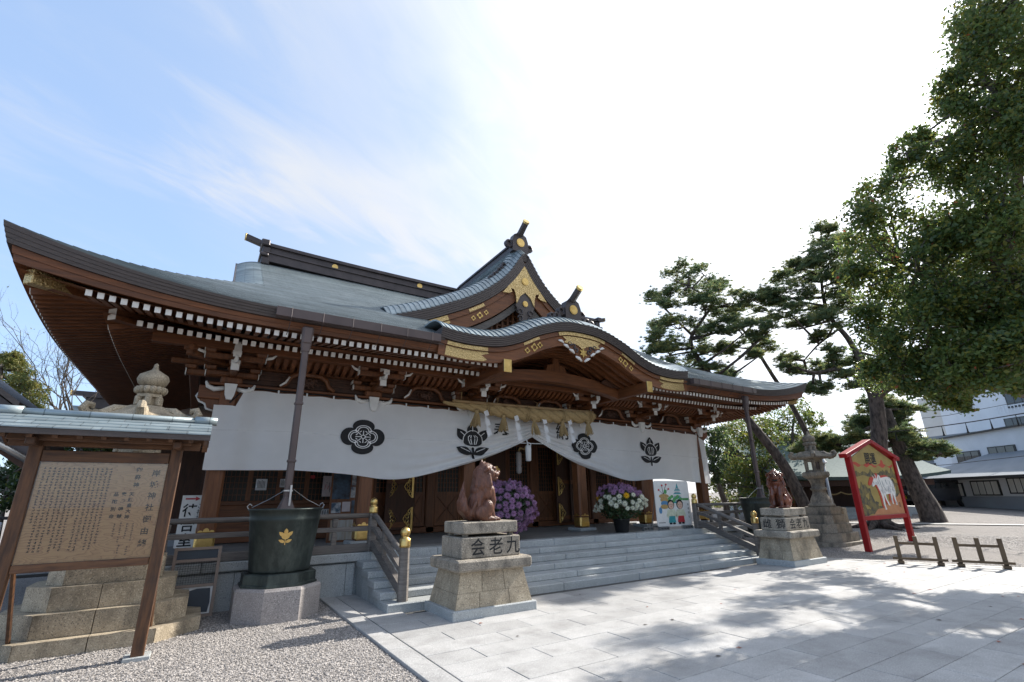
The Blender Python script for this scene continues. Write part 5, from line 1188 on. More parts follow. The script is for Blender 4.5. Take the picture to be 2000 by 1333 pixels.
# ================================================================== lion statues and pedestals
def pedestal(x0, x1, y0, y1, lab, txt_front, txt_side):
    cx, cy = (x0+x1)/2, (y0+y1)/2; w, d = x1-x0, y1-y0
    t = thing('lion_pedestal', lab, 'pedestal', (cx, cy, 0), 'lion pedestals')
    MB().cbox((cx, cy, 0.055), (w, d, 0.15), 0.012).obj('plinth', 'granite', t)
    # battered course of fitted blocks, two rows
    def bat(z_): k = (z_-0.13)/0.5; return 1-0.17*k
    W, D = w-0.12, d-0.10
    for r_, (za, zb) in enumerate(((0.13, 0.335), (0.339, 0.625))):
        cuts = (0, 0.33, 0.66, 1) if r_ else (0, 0.30, 0.70, 1)
        for f in range(4):
            for a, b_ in zip(cuts[:-1], cuts[1:]):
                pts = []
                for z_ in (za, zb):
                    k = bat(z_)
                    for q in (a+0.004, b_-0.004):
                        for dep in (0, 0.22):
                            hw, hd = W*k/2, D*k/2
                            s_ = lerp(-1, 1, q)
                            if f == 0: p_ = (cx+s_*hw*(1-dep*0.5), cy-hd+dep*0.6, z_)
                            elif f == 1: p_ = (cx+hw-dep*0.6, cy+s_*hd*(1-dep*0.5), z_)
                            elif f == 2: p_ = (cx-s_*hw*(1-dep*0.5), cy+hd-dep*0.6, z_)
                            else: p_ = (cx-hw+dep*0.6, cy-s_*hd*(1-dep*0.5), z_)
                            pts.append(p_)
                b = MB(); b.add(pts, [(0, 2, 3, 1), (4, 5, 7, 6), (0, 4, 6, 2), (1, 3, 7, 5), (0, 1, 5, 4), (2, 6, 7, 3)]); b.obj('block', 'granite_tan', t)
    MB().cbox((cx, cy, 0.36), (W*0.8, D*0.8, 0.46), 0.01).obj('core', 'joint', t)
    MB().cbox((cx, cy, 0.712), (w-0.12, d-0.02, 0.17), 0.03).obj('cap_stone', 'granite_old', t)
    MB().cbox((cx, cy, 0.952), (w-0.40, d-0.32, 0.31), 0.015).obj('inscribed_stone', 'granite_old', t)
    for sx in (-1, 1):
        for sy2 in (-1, 1): MB().cbox((cx+sx*(w/2-0.32), cy+sy2*(d/2-0.28), 1.13), (0.08, 0.08, 0.05), 0.01).obj('spacer', 'granite_old', t)
    MB().cbox((cx, cy, 1.242), (w-0.46, d-0.36, 0.18), 0.015).obj('top_stone', 'granite_old', t)
    yf = cy-(d-0.32)/2-0.003
    for ch, u in txt_front:
        text('carved_lettering', ch, 0.27, 'ink', lambda a, b_, u=u: Vector((cx+u+a, yf, 0.86+b_)), t, weight=0.002)
    for ch, u in txt_side:
        xf = cx-(w-0.40)/2-0.003; text('carved_lettering', ch, 0.25, 'ink', lambda a, b_, u=u: Vector((xf, cy-u-a, 0.87+b_)), t, weight=0.002)
    return cx, cy
cl_ = pedestal(3.40, 4.88, 7.08, 8.15, 'stained granite lion pedestal between the stairs and tub', (('九', 0.40), ('老', 0.08), ('会', -0.25)), ())
cr_ = pedestal(12.42, 13.92, 7.08, 8.08, 'stained granite lion pedestal beside the tall stone lantern', (('九', 0.35), ('老', 0.05), ('会', -0.25)), (('獅', 0.2), ('雌', -0.15)))
def lion_parts(mouth_open, turn):
    P_ = []; S = lambda c, r_, rot=None: P_.append(('s', c, r_) if rot is None else ('s', c, r_, rot)); C_ = lambda pts, rad: P_.append(('c', pts, rad))
    S((0.075, 0, 0.50), (0.165, 0.165, 0.19)); C_([(0.03, 0, 0.46), (-0.04, 0, 0.32), (-0.06, 0, 0.18)], [0.16, 0.165, 0.18]); S((-0.06, 0, 0.14), (0.17, 0.20, 0.15)); S((-0.05, 0, 0.50), (0.115, 0.14, 0.14))
    for s in (-1, 1):
        C_([(0.15, s*0.095, 0.50), (0.195, s*0.10, 0.32), (0.175, s*0.10, 0.18), (0.195, s*0.10, 0.05)], [0.085, 0.066, 0.052, 0.055]); S((0.245, s*0.10, 0.035), (0.065, 0.062, 0.042))
        for k in (-1, 0, 1): S((0.30, s*0.10+k*0.036, 0.028), (0.03, 0.02, 0.026))
        S((0.085, s*0.18, 0.215), (0.095, 0.07, 0.125)); S((0.0, s*0.185, 0.13), (0.15, 0.07, 0.12)); S((0.085, s*0.15, 0.47), (0.085, 0.05, 0.13)); C_([(0.0, s*0.18, 0.06), (0.10, s*0.185, 0.04), (0.15, s*0.185, 0.038)], [0.06, 0.05, 0.045])
        for k in (-1, 0, 1): S((0.20, s*0.185+k*0.03, 0.026), (0.026, 0.017, 0.024))
    H = []; h = lambda c, r_: H.append(('s', c, r_))
    h((0.0, 0, 0.01), (0.15, 0.148, 0.132)); h((-0.065, 0, -0.06), (0.135, 0.155, 0.17)); h((-0.06, 0, -0.17), (0.15, 0.172, 0.15)); h((0.03, 0, -0.07), (0.09, 0.125, 0.09))
    h((0.14, 0, -0.035), (0.085, 0.092, 0.05)); h((0.205, 0, -0.008), (0.032, 0.05, 0.034)); h((0.12, 0, 0.035), (0.06, 0.04, 0.035)); h((0.115, 0, -0.145 if mouth_open else -0.095), (0.09, 0.078, 0.036))
    for s in (-1, 1):
        h((0.105, s*0.078, 0.055), (0.05, 0.045, 0.026)); h((0.155, s*0.045, -0.045), (0.038, 0.042, 0.034)); h((0.06, s*0.125, -0.03), (0.06, 0.03, 0.07))
        H.append(('c', [(0.0, s*0.135, 0.055), (-0.02, s*0.165, 0.04), (-0.06, s*0.175, 0.0)], [0.035, 0.032, 0.012]))
        for k in range(7):                      # mane locks
            a = k/6; H.append(('c', [(0.02-0.16*a, s*(0.148-0.05*a), -0.05-0.02*k % 0.03), (0.035-0.2*a, s*(0.172-0.06*a), -0.20-0.03*(k % 2)), (0.03-0.21*a, s*(0.15-0.05*a), -0.30-0.035*(k % 2))], [0.03, 0.034, 0.010]))
    h((-0.045, 0, 0.125), (0.05, 0.05, 0.03)); H.append(('c', [(-0.04, 0.012, 0.13), (-0.06, 0.015, 0.165), (-0.055, 0.015, 0.185)], [0.024, 0.018, 0.008])); H.append(('c', [(-0.02, -0.012, 0.13), (-0.015, -0.012, 0.155)], [0.02, 0.01]))
    Mx = Matrix.Translation((0.105, 0, 0.80)) @ Matrix.Rotation(turn, 4, 'Z') @ Matrix.Scale(1.12, 4)
    for q in H:
        if q[0] == 's': P_.append(('s', Mx @ Vector(q[1]), [k_*1.12 for k_ in q[2]], Euler((0, 0, turn))))
        else: P_.append(('c', [Mx @ Vector(p_) for p_ in q[1]], [k_*1.12 for k_ in q[2]]))
    # upright leaf-shaped tail built of flattened lobes with grooves
    for (y, zt, x0) in ((0, 0.64, -0.29), (-0.06, 0.50, -0.30), (0.06, 0.50, -0.30), (-0.10, 0.38, -0.28), (0.10, 0.38, -0.28)):
        C_([(-0.20, y*0.7, 0.07), (-0.30, y, 0.20), (x0-0.03, y*1.1, zt*0.62), (x0, y*0.9, zt)], [0.06, 0.075, 0.06, 0.010])
    for s in (-1, 1): C_([(-0.20, s*0.10, 0.10), (-0.13, s*0.15, 0.28), (-0.09, s*0.15, 0.36)], [0.05, 0.035, 0.012])
    return P_
def lion(cx, cy, ang, mouth, turn, mat, lab, sc_=1.0):
    t = thing('guardian_lion_statue', lab, 'statue', (cx, cy, 1.332), 'guardian lion statues'); base = Matrix.Translation((cx, cy, 1.328)) @ Matrix.Rotation(ang, 4, 'Z') @ Matrix.Scale(sc_, 4)
    me = blob(lion_parts(mouth, turn), 0.009, 'body', mat, 1); me.transform(base); link('body', me, t)
    def pt(v): return base @ Matrix.Translation((0.105, 0, 0.80)) @ Matrix.Rotation(turn, 4, 'Z') @ Matrix.Scale(1.12, 4) @ Vector(v)
    if mouth:
        b = MB(); b.lathe([(0.01, -0.026), (0.06, -0.016), (0.066, 0.012), (0.01, 0.026)], tuple(pt((0.135, 0, -0.088))), 12); b.obj('open_mouth', 'ink', t, True)
    for s in (-1, 1):
        b = MB(); b.lathe([(0.002, -0.018), (0.014, -0.010), (0.019, 0), (0.014, 0.012), (0.002, 0.018)], tuple(pt((0.138, s*0.07, 0.028))), 10); b.obj('eye', 'ink', t, True)
lp = aty(936.5, 1017, cl_[1]-0.02)
lion(lp.x, cl_[1]-0.02, R(-6), False, R(-8), 'brown_ceramic', 'reddish brown ceramic guardian lion with closed mouth on its pedestal', 1.0)
lion(cr_[0]-0.05, cr_[1]-0.02, R(186), True, R(22), 'brown_glaze', 'dark glazed guardian lion with open mouth on its pedestal', 1.0)
# ================================================================== stone lanterns
def lantern(cx, cy, lab, flip):
    t = thing('stone_lantern', lab, 'stone lantern', (cx, cy, 0), 'stone lanterns before the hall')
    for i, (hw, hd, ch, z0_, z1_) in enumerate(((1.18, 0.86, 0.50, -0.05, 0.15), (0.99, 0.71, 0.40, 0.15, 0.42), (0.80, 0.58, 0.30, 0.42, 0.70), (0.62, 0.48, 0.20, 0.70, 0.975), (0.46, 0.42, 0.10, 0.975, 1.24))):
        ring = [(-hw+ch, -hd), (hw-ch, -hd), (hw, -hd+ch), (hw, hd-ch), (hw-ch, hd), (-hw+ch, hd), (-hw, hd-ch), (-hw, -hd+ch)]
        for k in range(8):
            a, b_ = ring[k], ring[(k+1) % 8]; n_ = 2 if k % 2 == 0 and i < 3 else 1
            for j in range(n_):
                p_, q_ = [(lerp(a[0], b_[0], tt), lerp(a[1], b_[1], tt)) for tt in (j/n_+0.004, (j+1)/n_-0.004)]
                m_ = MB(); m_.prism([p_, q_, (q_[0]*0.55, q_[1]*0.55), (p_[0]*0.55, p_[1]*0.55)], lambda u, v, w: (cx+u, cy+v, w), z0_+0.002, z1_-0.002); m_.obj('base_stone', 'granite_tan' if not flip else 'granite_old', t)
        m_ = MB(); m_.prism([(u*0.6, v*0.6) for u, v in ring], lambda u, v, w: (cx+u, cy+v, w), z0_, z1_-0.006); m_.obj('base_core', 'granite_old', t)
    mt = 'granite_tan' if not flip else 'granite_old'
    MB().lathe([(0.40, 1.24), (0.42, 1.27), (0.40, 1.32), (0.33, 1.35), (0.33, 1.42), (0.30, 1.50), (0.22, 1.66), (0.205, 1.76), (0.25, 1.78), (0.265, 1.82), (0.25, 1.86), (0.205, 1.88), (0.215, 2.0), (0.25, 2.10), (0.29, 2.16)], (cx, cy, 0), 20).obj('shaft', mt, t, True)
    MB().lathe([(0.28, 2.15), (0.43, 2.22), (0.47, 2.27), (0.47, 2.37), (0.43, 2.40), (0.3, 2.41)], (cx, cy, 0), 6, rot=R(30)).obj('platform', mt, t)
    f = MB()
    for k in range(6): a = R(30+60*k); f.cbox((cx+0.265*math.cos(a), cy+0.265*math.sin(a), 2.62), (0.09, 0.09, 0.42), 0.015, Matrix.Rotation(a, 3, 'Z'))
    f.lathe([(0.30, 2.41), (0.30, 2.47)], (cx, cy, 0), 6, rot=R(30)); f.lathe([(0.30, 2.76), (0.30, 2.84)], (cx, cy, 0), 6, rot=R(30)); f.obj('fire_box', mt, t)
    r_ = MB(); prof_ = [(0.32, 2.84), (0.60, 2.87), (0.62, 2.92), (0.55, 2.97), (0.42, 3.03), (0.30, 3.10), (0.22, 3.13)]; r_.lathe(prof_, (cx, cy, 0), 6, rot=R(30))
    for k in range(6):
        a = R(30+60*k); pts = []
        for s_, z_ in ((0.28, 3.06), (0.42, 3.04), (0.54, 2.95), (0.64, 2.91), (0.75, 2.93), (0.80, 3.0), (0.765, 3.06), (0.70, 3.05), (0.69, 3.0)): pts.append((cx+s_*math.cos(a), cy+s_*math.sin(a), z_))
        r_.tube(pts, [0.05, 0.065, 0.075, 0.075, 0.07, 0.062, 0.055, 0.05, 0.03], 8)
    me = MB(); me.v, me.f = r_.v, r_.f; r_.obj('roof', mt, t, False)
    b = MB()
    for k in range(6): a = R(30+60*k); b.cbox((cx+0.15*math.cos(a), cy+0.15*math.sin(a), 3.21), (0.085, 0.085, 0.16), 0.02, Matrix.Rotation(a, 3, 'Z'))
    b.lathe([(0.18, 3.27), (0.18, 3.32)], (cx, cy, 0), 6, rot=R(30)); b.lathe([(0.12, 3.1), (0.12, 3.28)], (cx, cy, 0), 6, rot=R(30)); b.obj('upper_box', mt, t)
    b = MB(); n_ = 14
    for k in range(n_): a = 2*math.pi*k/n_; b.lathe([(0.005, -0.06), (0.045, -0.03), (0.055, 0.02), (0.035, 0.055), (0.005, 0.06)], (cx+0.17*math.cos(a), cy+0.17*math.sin(a), 3.38), 8)
    b.lathe([(0.12, 3.31), (0.18, 3.36), (0.185, 3.42), (0.12, 3.45)], (cx, cy, 0), 16); stuff(b.obj('lotus', mt, t, True))
    MB().lathe([(0.12, 3.43), (0.19, 3.49), (0.215, 3.56), (0.19, 3.63), (0.11, 3.68), (0.05, 3.72), (0.035, 3.76), (0.03, 3.81), (0.01, 3.83)], (cx, cy, 0), 20).obj('jewel', mt, t, True)
lantern(-0.86, 9.34, 'pale stone lantern standing behind the roofed wooden notice board', False)
lantern(18.55, 9.25, 'tall weathered stone lantern beside the red picture board', True)
# ================================================================== roofed notice board
t = thing('notice_board', 'roofed wooden notice board with brushed ink text under glass', 'notice board', (-0.95, 7.78, 0))
YB = 7.78; XL, XR = -1.66, -0.30
for x in (XL, XR):
    MB().cbox((x, YB, 1.18), (0.13, 0.12, 2.38), 0.008).obj('post', 'wood_board', t)
    MB().cbox((x, YB+0.02, -0.01), (0.26, 0.24, 0.05), 0.006).obj('footing', 'granite', t)
    for z_ in (0.28, 0.80): MB().lathe([(0.018, 0), (0.016, 0.008), (0.004, 0.012)], (0, 0, 0), 10).obj('bolt', 'steel', t).matrix_local = Matrix.Translation((x, YB-0.061, z_)) @ Matrix.Rotation(R(90), 4, 'X')
    MB().tube([(x, YB+0.07, 1.5), (x+0.05, YB+0.95, 0.0)], 0.025, 6).obj('back_stay', 'wood_board', t)
for z_, h in ((2.24, 0.13), (1.03, 0.085)): MB().cbox(((XL+XR)/2, YB-0.01, z_), (XR-XL-0.14, 0.10, h), 0.006).obj('rail', 'wood_board_x', t)
brd = MB().box2((XL+0.07, YB-0.01, 1.073), (XR-0.07, YB+0.02, 2.173)).obj('board', 'board_wood', t)
# board wood: distorted growth rings
m_ = MATS['board_wood'].node_tree; nn, ll = m_.nodes, m_.links; tc = nn.new('ShaderNodeTexCoord'); mpn = nn.new('ShaderNodeMapping'); mpn.inputs['Scale'].default_value = (0.8, 1, 2.6); ll.new(tc.outputs['Object'], mpn.inputs[0])
no = nn.new('ShaderNodeTexNoise'); no.inputs['Scale'].default_value = 1.5; no.inputs['Detail'].default_value = 3; ll.new(mpn.outputs[0], no.inputs['Vector'])
mm = nn.new('ShaderNodeMath'); mm.operation = 'MULTIPLY'; mm.inputs[1].default_value = 26; ll.new(no.outputs[0], mm.inputs[0]); fr_ = nn.new('ShaderNodeMath'); fr_.operation = 'FRACT'; ll.new(mm.outputs[0], fr_.inputs[0])
cr = nn.new('ShaderNodeValToRGB'); ll.new(fr_.outputs[0], cr.inputs[0]); cr.color_ramp.elements[0].color = (0.62, 0.37, 0.165, 1); cr.color_ramp.elements[1].color = (0.35, 0.16, 0.055, 1); cr.color_ramp.elements[0].position = 0.45; e_ = cr.color_ramp.elements.new(0.9); e_.color = (0.53, 0.30, 0.13, 1); cr.color_ramp.elements[-1].position = 1.0
ll.new(cr.outputs[0], nn['Principled BSDF'].inputs['Base Color'])
def tb(u, v): return Vector((u, YB-0.0125, v))
# columns of writing, right to left
def column(x, z_, s, size, pitch, par=brd, w=0.0015):
    for i, ch in enumerate(s):
        text('lettering', ch, size, 'ink', lambda u, v, i=i: tb(x+u, z_-i*pitch-size*0.85+v), par, weight=w)
column(-0.475, 2.10, '岸城神社御由緒', 0.088, 0.137)
column(-0.655, 2.125, '御祭神', 0.062, 0.09)
for x, s in ((-0.68, '天照皇大神'), (-0.755, '素盞鳴尊'), (-0.83, '品陀別命')): column(x-0.0, 1.83, s, 0.05, 0.066 if len(s) == 5 else 0.085)
b = MB()                                                # body text too small to read: brush dabs in columns
def dab(x, z_, s):
    for k in range(5):
        a = rng.uniform(0, 3.14); l = s*rng.uniform(0.25, 0.5); cx_, cz_ = x+rng.uniform(-s, s)*0.28, z_+rng.uniform(-s, s)*0.28; w = s*0.07
        if rng.random() < 0.55: a = rng.choice([0.05, 1.5])
        dx, dz = math.cos(a)*l, math.sin(a)*l; nx, nz = -math.sin(a)*w, math.cos(a)*w
        b.add([tb(cx_-dx-nx, cz_-dz-nz), tb(cx_+dx-nx, cz_+dz-nz), tb(cx_+dx+nx, cz_+dz+nz), tb(cx_-dx+nx, cz_-dz+nz)], [(0, 1, 2, 3)])
for i in range(15):
    x = -0.93-i*0.0435
    n_ = [28, 30, 30, 26, 30, 30, 18, 30, 29, 30, 24, 30, 30, 30, 20][i]
    for j in range(n_): dab(x, 2.10-j*0.031, 0.026)
for i, (x, z_, n_) in enumerate(((-0.60, 1.46, 8), (-0.66, 1.46, 7), (-0.72, 1.47, 9), (-0.78, 1.46, 6), (-0.62, 1.2, 4), (-0.70, 1.22, 4))):
    for j in range(n_): dab(x, z_-j*0.026, 0.02)
stuff(b.obj('small_lettering', 'ink', brd, fix=False))
gm = material('clear_glass', (0.9, 0.92, 0.92), None, 0.02, 3); n_ = gm.node_tree.nodes; pb_ = n_['Principled BSDF']; tr_ = n_.new('ShaderNodeBsdfTransparent'); gl_ = n_.new('ShaderNodeBsdfGlossy'); gl_.inputs['Roughness'].default_value = 0.015
fz = n_.new('ShaderNodeFresnel'); fz.inputs[0].default_value = 1.52; ms_ = n_.new('ShaderNodeMixShader'); lk = gm.node_tree.links; lk.new(fz.outputs[0], ms_.inputs[0]); lk.new(tr_.outputs[0], ms_.inputs[1]); lk.new(gl_.outputs[0], ms_.inputs[2]); lk.new(ms_.outputs[0], n_['Material Output'].inputs[0])
MB().box2((XL+0.07, YB-0.052, 1.073), (XR-0.07, YB-0.048, 2.173)).obj('glass_pane', 'clear_glass', t)
# board roof: boards, rafters, copper courses, ridge roll
RX0, RX1 = -2.06, 0.02; RZ = 2.715
for sg in (-1, 1):
    sl = 0.40; HD = 0.50
    MB().add([(RX0, YB, RZ-0.06), (RX1, YB, RZ-0.06), (RX1, YB+sg*HD, RZ-0.06-HD*sl), (RX0, YB+sg*HD, RZ-0.06-HD*sl), (RX0, YB, RZ), (RX1, YB, RZ), (RX1, YB+sg*HD, RZ-HD*sl), (RX0, YB+sg*HD, RZ-HD*sl)], [(0, 1, 2, 3), (4, 5, 6, 7), (2, 3, 7, 6), (0, 3, 7, 4), (1, 2, 6, 5)]).obj('roof_board', 'wood_board_x', t)
    for i in range(4):
        y0, y1 = 0.02+i*HD/4, 0.02+(i+1)*HD/4+0.01; off = 0.0 if i % 2 else 0.24
        xs_ = [RX0-0.02]+[x for x in np.arange(RX0+off, RX1, 0.46) if x > RX0+0.1]+[RX1+0.02]
        for xa, xb in zip(xs_[:-1], xs_[1:]):
            q = MB(); h0, h1 = RZ-y0*sl+0.006, RZ-y1*sl+0.016; q.add([(xa+0.002, YB+sg*y0, h0), (xb-0.002, YB+sg*y0, h0), (xb-0.002, YB+sg*y1, h1), (xa+0.002, YB+sg*y1, h1), (xa+0.002, YB+sg*y1, h1-0.014), (xb-0.002, YB+sg*y1, h1-0.014)], [(0, 1, 2, 3), (3, 2, 5, 4)])
            q.obj('copper_sheet', 'copper_roof', t, fix=False)
    MB().box2((RX0-0.02, YB+sg*(HD-0.02), RZ-HD*sl-0.075), (RX1+0.02, YB+sg*(HD+0.015), RZ-HD*sl+0.004)).obj('fascia', 'copper_edge', t)
    for i in range(9):
        x = lerp(RX0+0.18, RX1-0.18, i/8); a = Vector((x, YB+sg*0.05, RZ-0.12)); e = Vector((x, YB+sg*(HD-0.06), RZ-0.12-(HD-0.11)*sl)); dv = (e-a); rot = Matrix.Rotation(math.atan2(dv.z, dv.y), 3, 'X'); MB().box((a+e)/2, (0.05, dv.length, 0.065), rot).obj('rafter', 'wood_board', t)
MB().tube([(RX0-0.04, YB, RZ+0.03), (RX1+0.04, YB, RZ+0.03)], 0.042, 10).obj('ridge_roll', 'copper_roof', t, True)
for x in (RX0+0.06, RX1-0.06): MB().tube([(x-0.13, YB, RZ+0.035), (x+0.13, YB, RZ+0.035)], 0.056, 12).obj('ridge_cap', 'copper_roof', t, True)
MB().cbox(((RX0+RX1)/2, YB-0.24, 2.44), (RX1-RX0-0.35, 0.075, 0.09), 0.008).obj('purlin', 'wood_board_x', t); MB().cbox(((RX0+RX1)/2, YB+0.24, 2.44), (RX1-RX0-0.35, 0.075, 0.09), 0.008).obj('purlin', 'wood_board_x', t)
MB().cbox(((XL+XR)/2, YB, 2.40), (XR-XL+0.5, 0.11, 0.10), 0.01).obj('head_beam', 'wood_board_x', t)
for x in (XL, XR):
    MB().cbox((x, YB, 2.385), (0.09, 0.72, 0.085), 0.01).obj('cross_arm', 'wood_board', t)
for x in (RX0+0.02, RX1-0.02):
    for sg in (-1, 1):
        P_ = [(0, 0), (0.50, -0.20), (0.50, -0.30), (0.05, -0.14), (0, -0.14)]; MB().prism(P_, lambda u, v, w: (x+w, YB+sg*u, RZ-0.03+v), -0.015, 0.015).obj('bargeboard', 'wood_board', t)
    MB().prism([(-0.06, 0), (0.06, 0), (0.05, -0.2), (0, -0.26), (-0.05, -0.2)], lambda u, v, w: (x+w, YB+u, RZ-0.12+v), -0.03, 0.03).obj('pendant', 'wood_board', t)
for nm, cc in (('ink_teal', (0.05, 0.35, 0.38)), ('ink_green', (0.10, 0.38, 0.12)), ('ink_blue', (0.10, 0.28, 0.50)), ('ink_tan', (0.50, 0.33, 0.12)), ('ink_red', (0.55, 0.04, 0.05)), ('ink_skin', (0.75, 0.50, 0.38)), ('ink_cream', (0.72, 0.74, 0.55)), ('ink_grey', (0.35, 0.42, 0.45))): material(nm, cc, tuple(x*0.7 for x in cc), 0.5, 14)
# ================================================================== red picture board
t = thing('picture_board', 'large red framed pentagonal board painted with a white ox', 'picture board', (18.9, 7.55, 0))
YE = 7.55; XA, XB = 17.3, 20.45
for x in (XA, XB): MB().cbox((x, YE, 1.39), (0.16, 0.16, 2.84), 0.012).obj('leg', 'red_lacquer', t)
MB().cbox(((XA+XB)/2, YE, 0.93), (XB-XA-0.16, 0.13, 0.13), 0.01).obj('rail', 'red_lacquer', t)
xm = (XA+XB)/2; zs, za_ = 2.80, 3.32
for sg in (-1, 1):
    a = Vector((xm, YE, za_)); e = Vector((xm+sg*(XB-XA+0.62)/2, YE, zs-0.02)); dv = e-a; rot = Matrix.Rotation(-math.atan2(dv.z, dv.x), 3, 'Y')
    MB().cbox((a+e)/2, (dv.length, 0.24, 0.13), 0.012, rot).obj('roof_beam', 'red_lacquer', t)
pn = MB().prism([(XA+0.08, 0.995), (XB-0.08, 0.995), (XB-0.08, zs-0.09), (xm, za_-0.09), (XA+0.08, zs-0.09)], lambda u, v, w: (u, YE+w, v), -0.02, 0.02).obj('panel', None, t)
pm = material('paint_gold', (0.40, 0.30, 0.08), (0.30, 0.22, 0.06), 0.5, 2.5, 5, bump=0.1); pn.data.materials.append(pm)
material('paint_rock', (0.06, 0.058, 0.045), (0.20, 0.16, 0.055), 0.7, 7, 6, contrast=(0.4, 0.6)); material('paint_orange', (0.52, 0.25, 0.12), (0.44, 0.18, 0.075), 0.6, 4); material('paint_red', (0.55, 0.05, 0.03), (0.45, 0.08, 0.04), 0.6, 5); material('paint_white', (0.80, 0.80, 0.78), (0.45, 0.45, 0.46), 0.6, 7, 7, contrast=(0.35, 0.52))
PW, PH = XB-XA-0.16, 1.75
def pp(P_, off, nm, mat):       # picture coordinates 0..1 from lower left corner of the rectangular part
    b = MB(); b.prism([(XA+0.08+u*PW, 0.995+v*PH) for u, v in P_], lambda u, v, w: (u, YE-w, v), 0.018, 0.021+off); return b.obj(nm, mat, pn)
def ridge_poly(x0, x1, z0_, z1_, n, amp, seed):
    r_ = np.random.default_rng(seed); top = []; pk = [(r_.uniform(0.08, 0.92), r_.uniform(0.45, 1.0), r_.uniform(0.08, 0.2)) for k in range(3)]
    for i in range(n*5+1):
        t = i/(n*5); top.append((lerp(x0, x1, t), z1_+amp*max(h*max(0, 1-abs(t-c)/w) for c, h, w in pk)+amp*0.08*r_.uniform(-1, 1)))
    bot = [(lerp(x1, x0, t), z0_+0.35*amp*math.sin(t*9+seed)*0.5-0.02) for t in np.linspace(0, 1, 8)]
    return top+bot
pp([(0.02, 0.86)]+[(u, 0.90+0.03*math.sin(u*20)) for u in np.linspace(0.02, 0.98, 20)]+[(0.98, 0.88)]+[(u, 0.86+0.025*math.sin(u*33)) for u in np.linspace(0.98, 0.05, 24)], 0.001, 'painted_cloud', 'paint_red')
pp([(0.72+0.055*math.cos(q)*0.6, 0.935+0.055*math.sin(q)) for q in np.linspace(0, 6.283, 18, endpoint=False)], 0.002, 'painted_sun', 'paint_red')
for k, (x0, x1, z0_, z1_, n, amp) in enumerate(((0.0, 0.45, 0.70, 0.72, 9, 0.09), (0.33, 0.75, 0.70, 0.73, 9, 0.10), (0.66, 1.0, 0.66, 0.74, 7, 0.15), (0.0, 0.30, 0.38, 0.46, 7, 0.13), (0.04, 0.42, 0.17, 0.23, 9, 0.24), (0.58, 1.0, 0.52, 0.56, 9, 0.10), (0.84, 1.0, 0.30, 0.42, 5, 0.16), (0.0, 0.40, 0.03, 0.11, 11, 0.13), (0.3, 0.62, 0.10, 0.15, 9, 0.10))):
    pp(ridge_poly(x0+0.004, x1-0.004, z0_, z1_, n, amp, k+3), 0.002+0.0008*k, 'painted_mountain', 'paint_rock')
pp([(0.24, 0.006), (0.994, 0.006), (0.994, 0.38), (0.9, 0.31), (0.8, 0.27), (0.66, 0.22), (0.5, 0.12), (0.36, 0.10)], 0.011, 'painted_ground', 'paint_orange')
body = [(0.47, 0.60), (0.50, 0.655), (0.535, 0.71), (0.565, 0.70), (0.59, 0.65), (0.66, 0.665), (0.74, 0.675), (0.81, 0.66), (0.85, 0.60), (0.86, 0.50), (0.85, 0.40), (0.80, 0.37), (0.70, 0.36), (0.62, 0.35), (0.55, 0.37), (0.50, 0.42), (0.465, 0.50)]
head = [(0.50, 0.63), (0.455, 0.645), (0.415, 0.635), (0.385, 0.59), (0.355, 0.545), (0.345, 0.51), (0.365, 0.49), (0.395, 0.505), (0.43, 0.53), (0.475, 0.51), (0.51, 0.55)]
legs = [[(0.505, 0.42), (0.575, 0.40), (0.565, 0.28), (0.555, 0.16), (0.57, 0.09), (0.535, 0.08), (0.53, 0.16), (0.525, 0.29)], [(0.56, 0.40), (0.62, 0.38), (0.625, 0.27), (0.655, 0.19), (0.68, 0.16), (0.655, 0.145), (0.625, 0.18), (0.595, 0.28)], [(0.79, 0.44), (0.86, 0.46), (0.855, 0.35), (0.84, 0.27), (0.855, 0.19), (0.845, 0.155), (0.82, 0.165), (0.825, 0.20), (0.81, 0.28), (0.795, 0.36)], [(0.73, 0.40), (0.80, 0.42), (0.775, 0.30), (0.76, 0.22), (0.765, 0.18), (0.735, 0.175), (0.735, 0.24), (0.745, 0.31)]]
horns = [[(0.43, 0.64), (0.415, 0.68), (0.39, 0.70), (0.405, 0.672), (0.415, 0.64)], [(0.475, 0.645), (0.475, 0.69), (0.455, 0.715), (0.462, 0.68), (0.462, 0.64)]]; tail = [(0.855, 0.60), (0.875, 0.54), (0.88, 0.42), (0.87, 0.33), (0.865, 0.42), (0.862, 0.53)]
for q in [body, head, tail]+legs: pp([(u-0.045, v+0.03) for u, v in q], 0.0125+0.0001*len(q), 'painted_shadow_ox', 'paint_red')
pp([(u-0.075, v+0.02) for u, v in head], 0.0122, 'painted_shadow_ox', 'paint_red')
for k, q in enumerate([body, tail]+legs+[head]+horns): pp(q, 0.016+0.0004*k, 'painted_ox', 'paint_white')
pp([(0.385, 0.565), (0.395, 0.565), (0.395, 0.578), (0.385, 0.578)], 0.0215, 'painted_eye', 'ink')
for k, (u, v, l, a) in enumerate(((0.50, 0.60, 0.10, -1.3), (0.54, 0.62, 0.13, -1.4), (0.60, 0.60, 0.12, -1.5), (0.69, 0.62, 0.10, -1.4), (0.78, 0.60, 0.12, -1.5), (0.63, 0.48, 0.08, -1.2), (0.72, 0.50, 0.09, -1.6), (0.46, 0.575, 0.04, -2.2), (0.82, 0.5, 0.1, -1.6))):
    dx, dz = math.cos(a)*l, math.sin(a)*l; pp([(u-0.003, v), (u+0.003, v), (u+dx*0.5+0.006, v+dz*0.5), (u+dx, v+dz), (u+dx*0.5-0.004, v+dz*0.5)], 0.021+0.0002*k, 'painted_stroke', 'ink_grey')
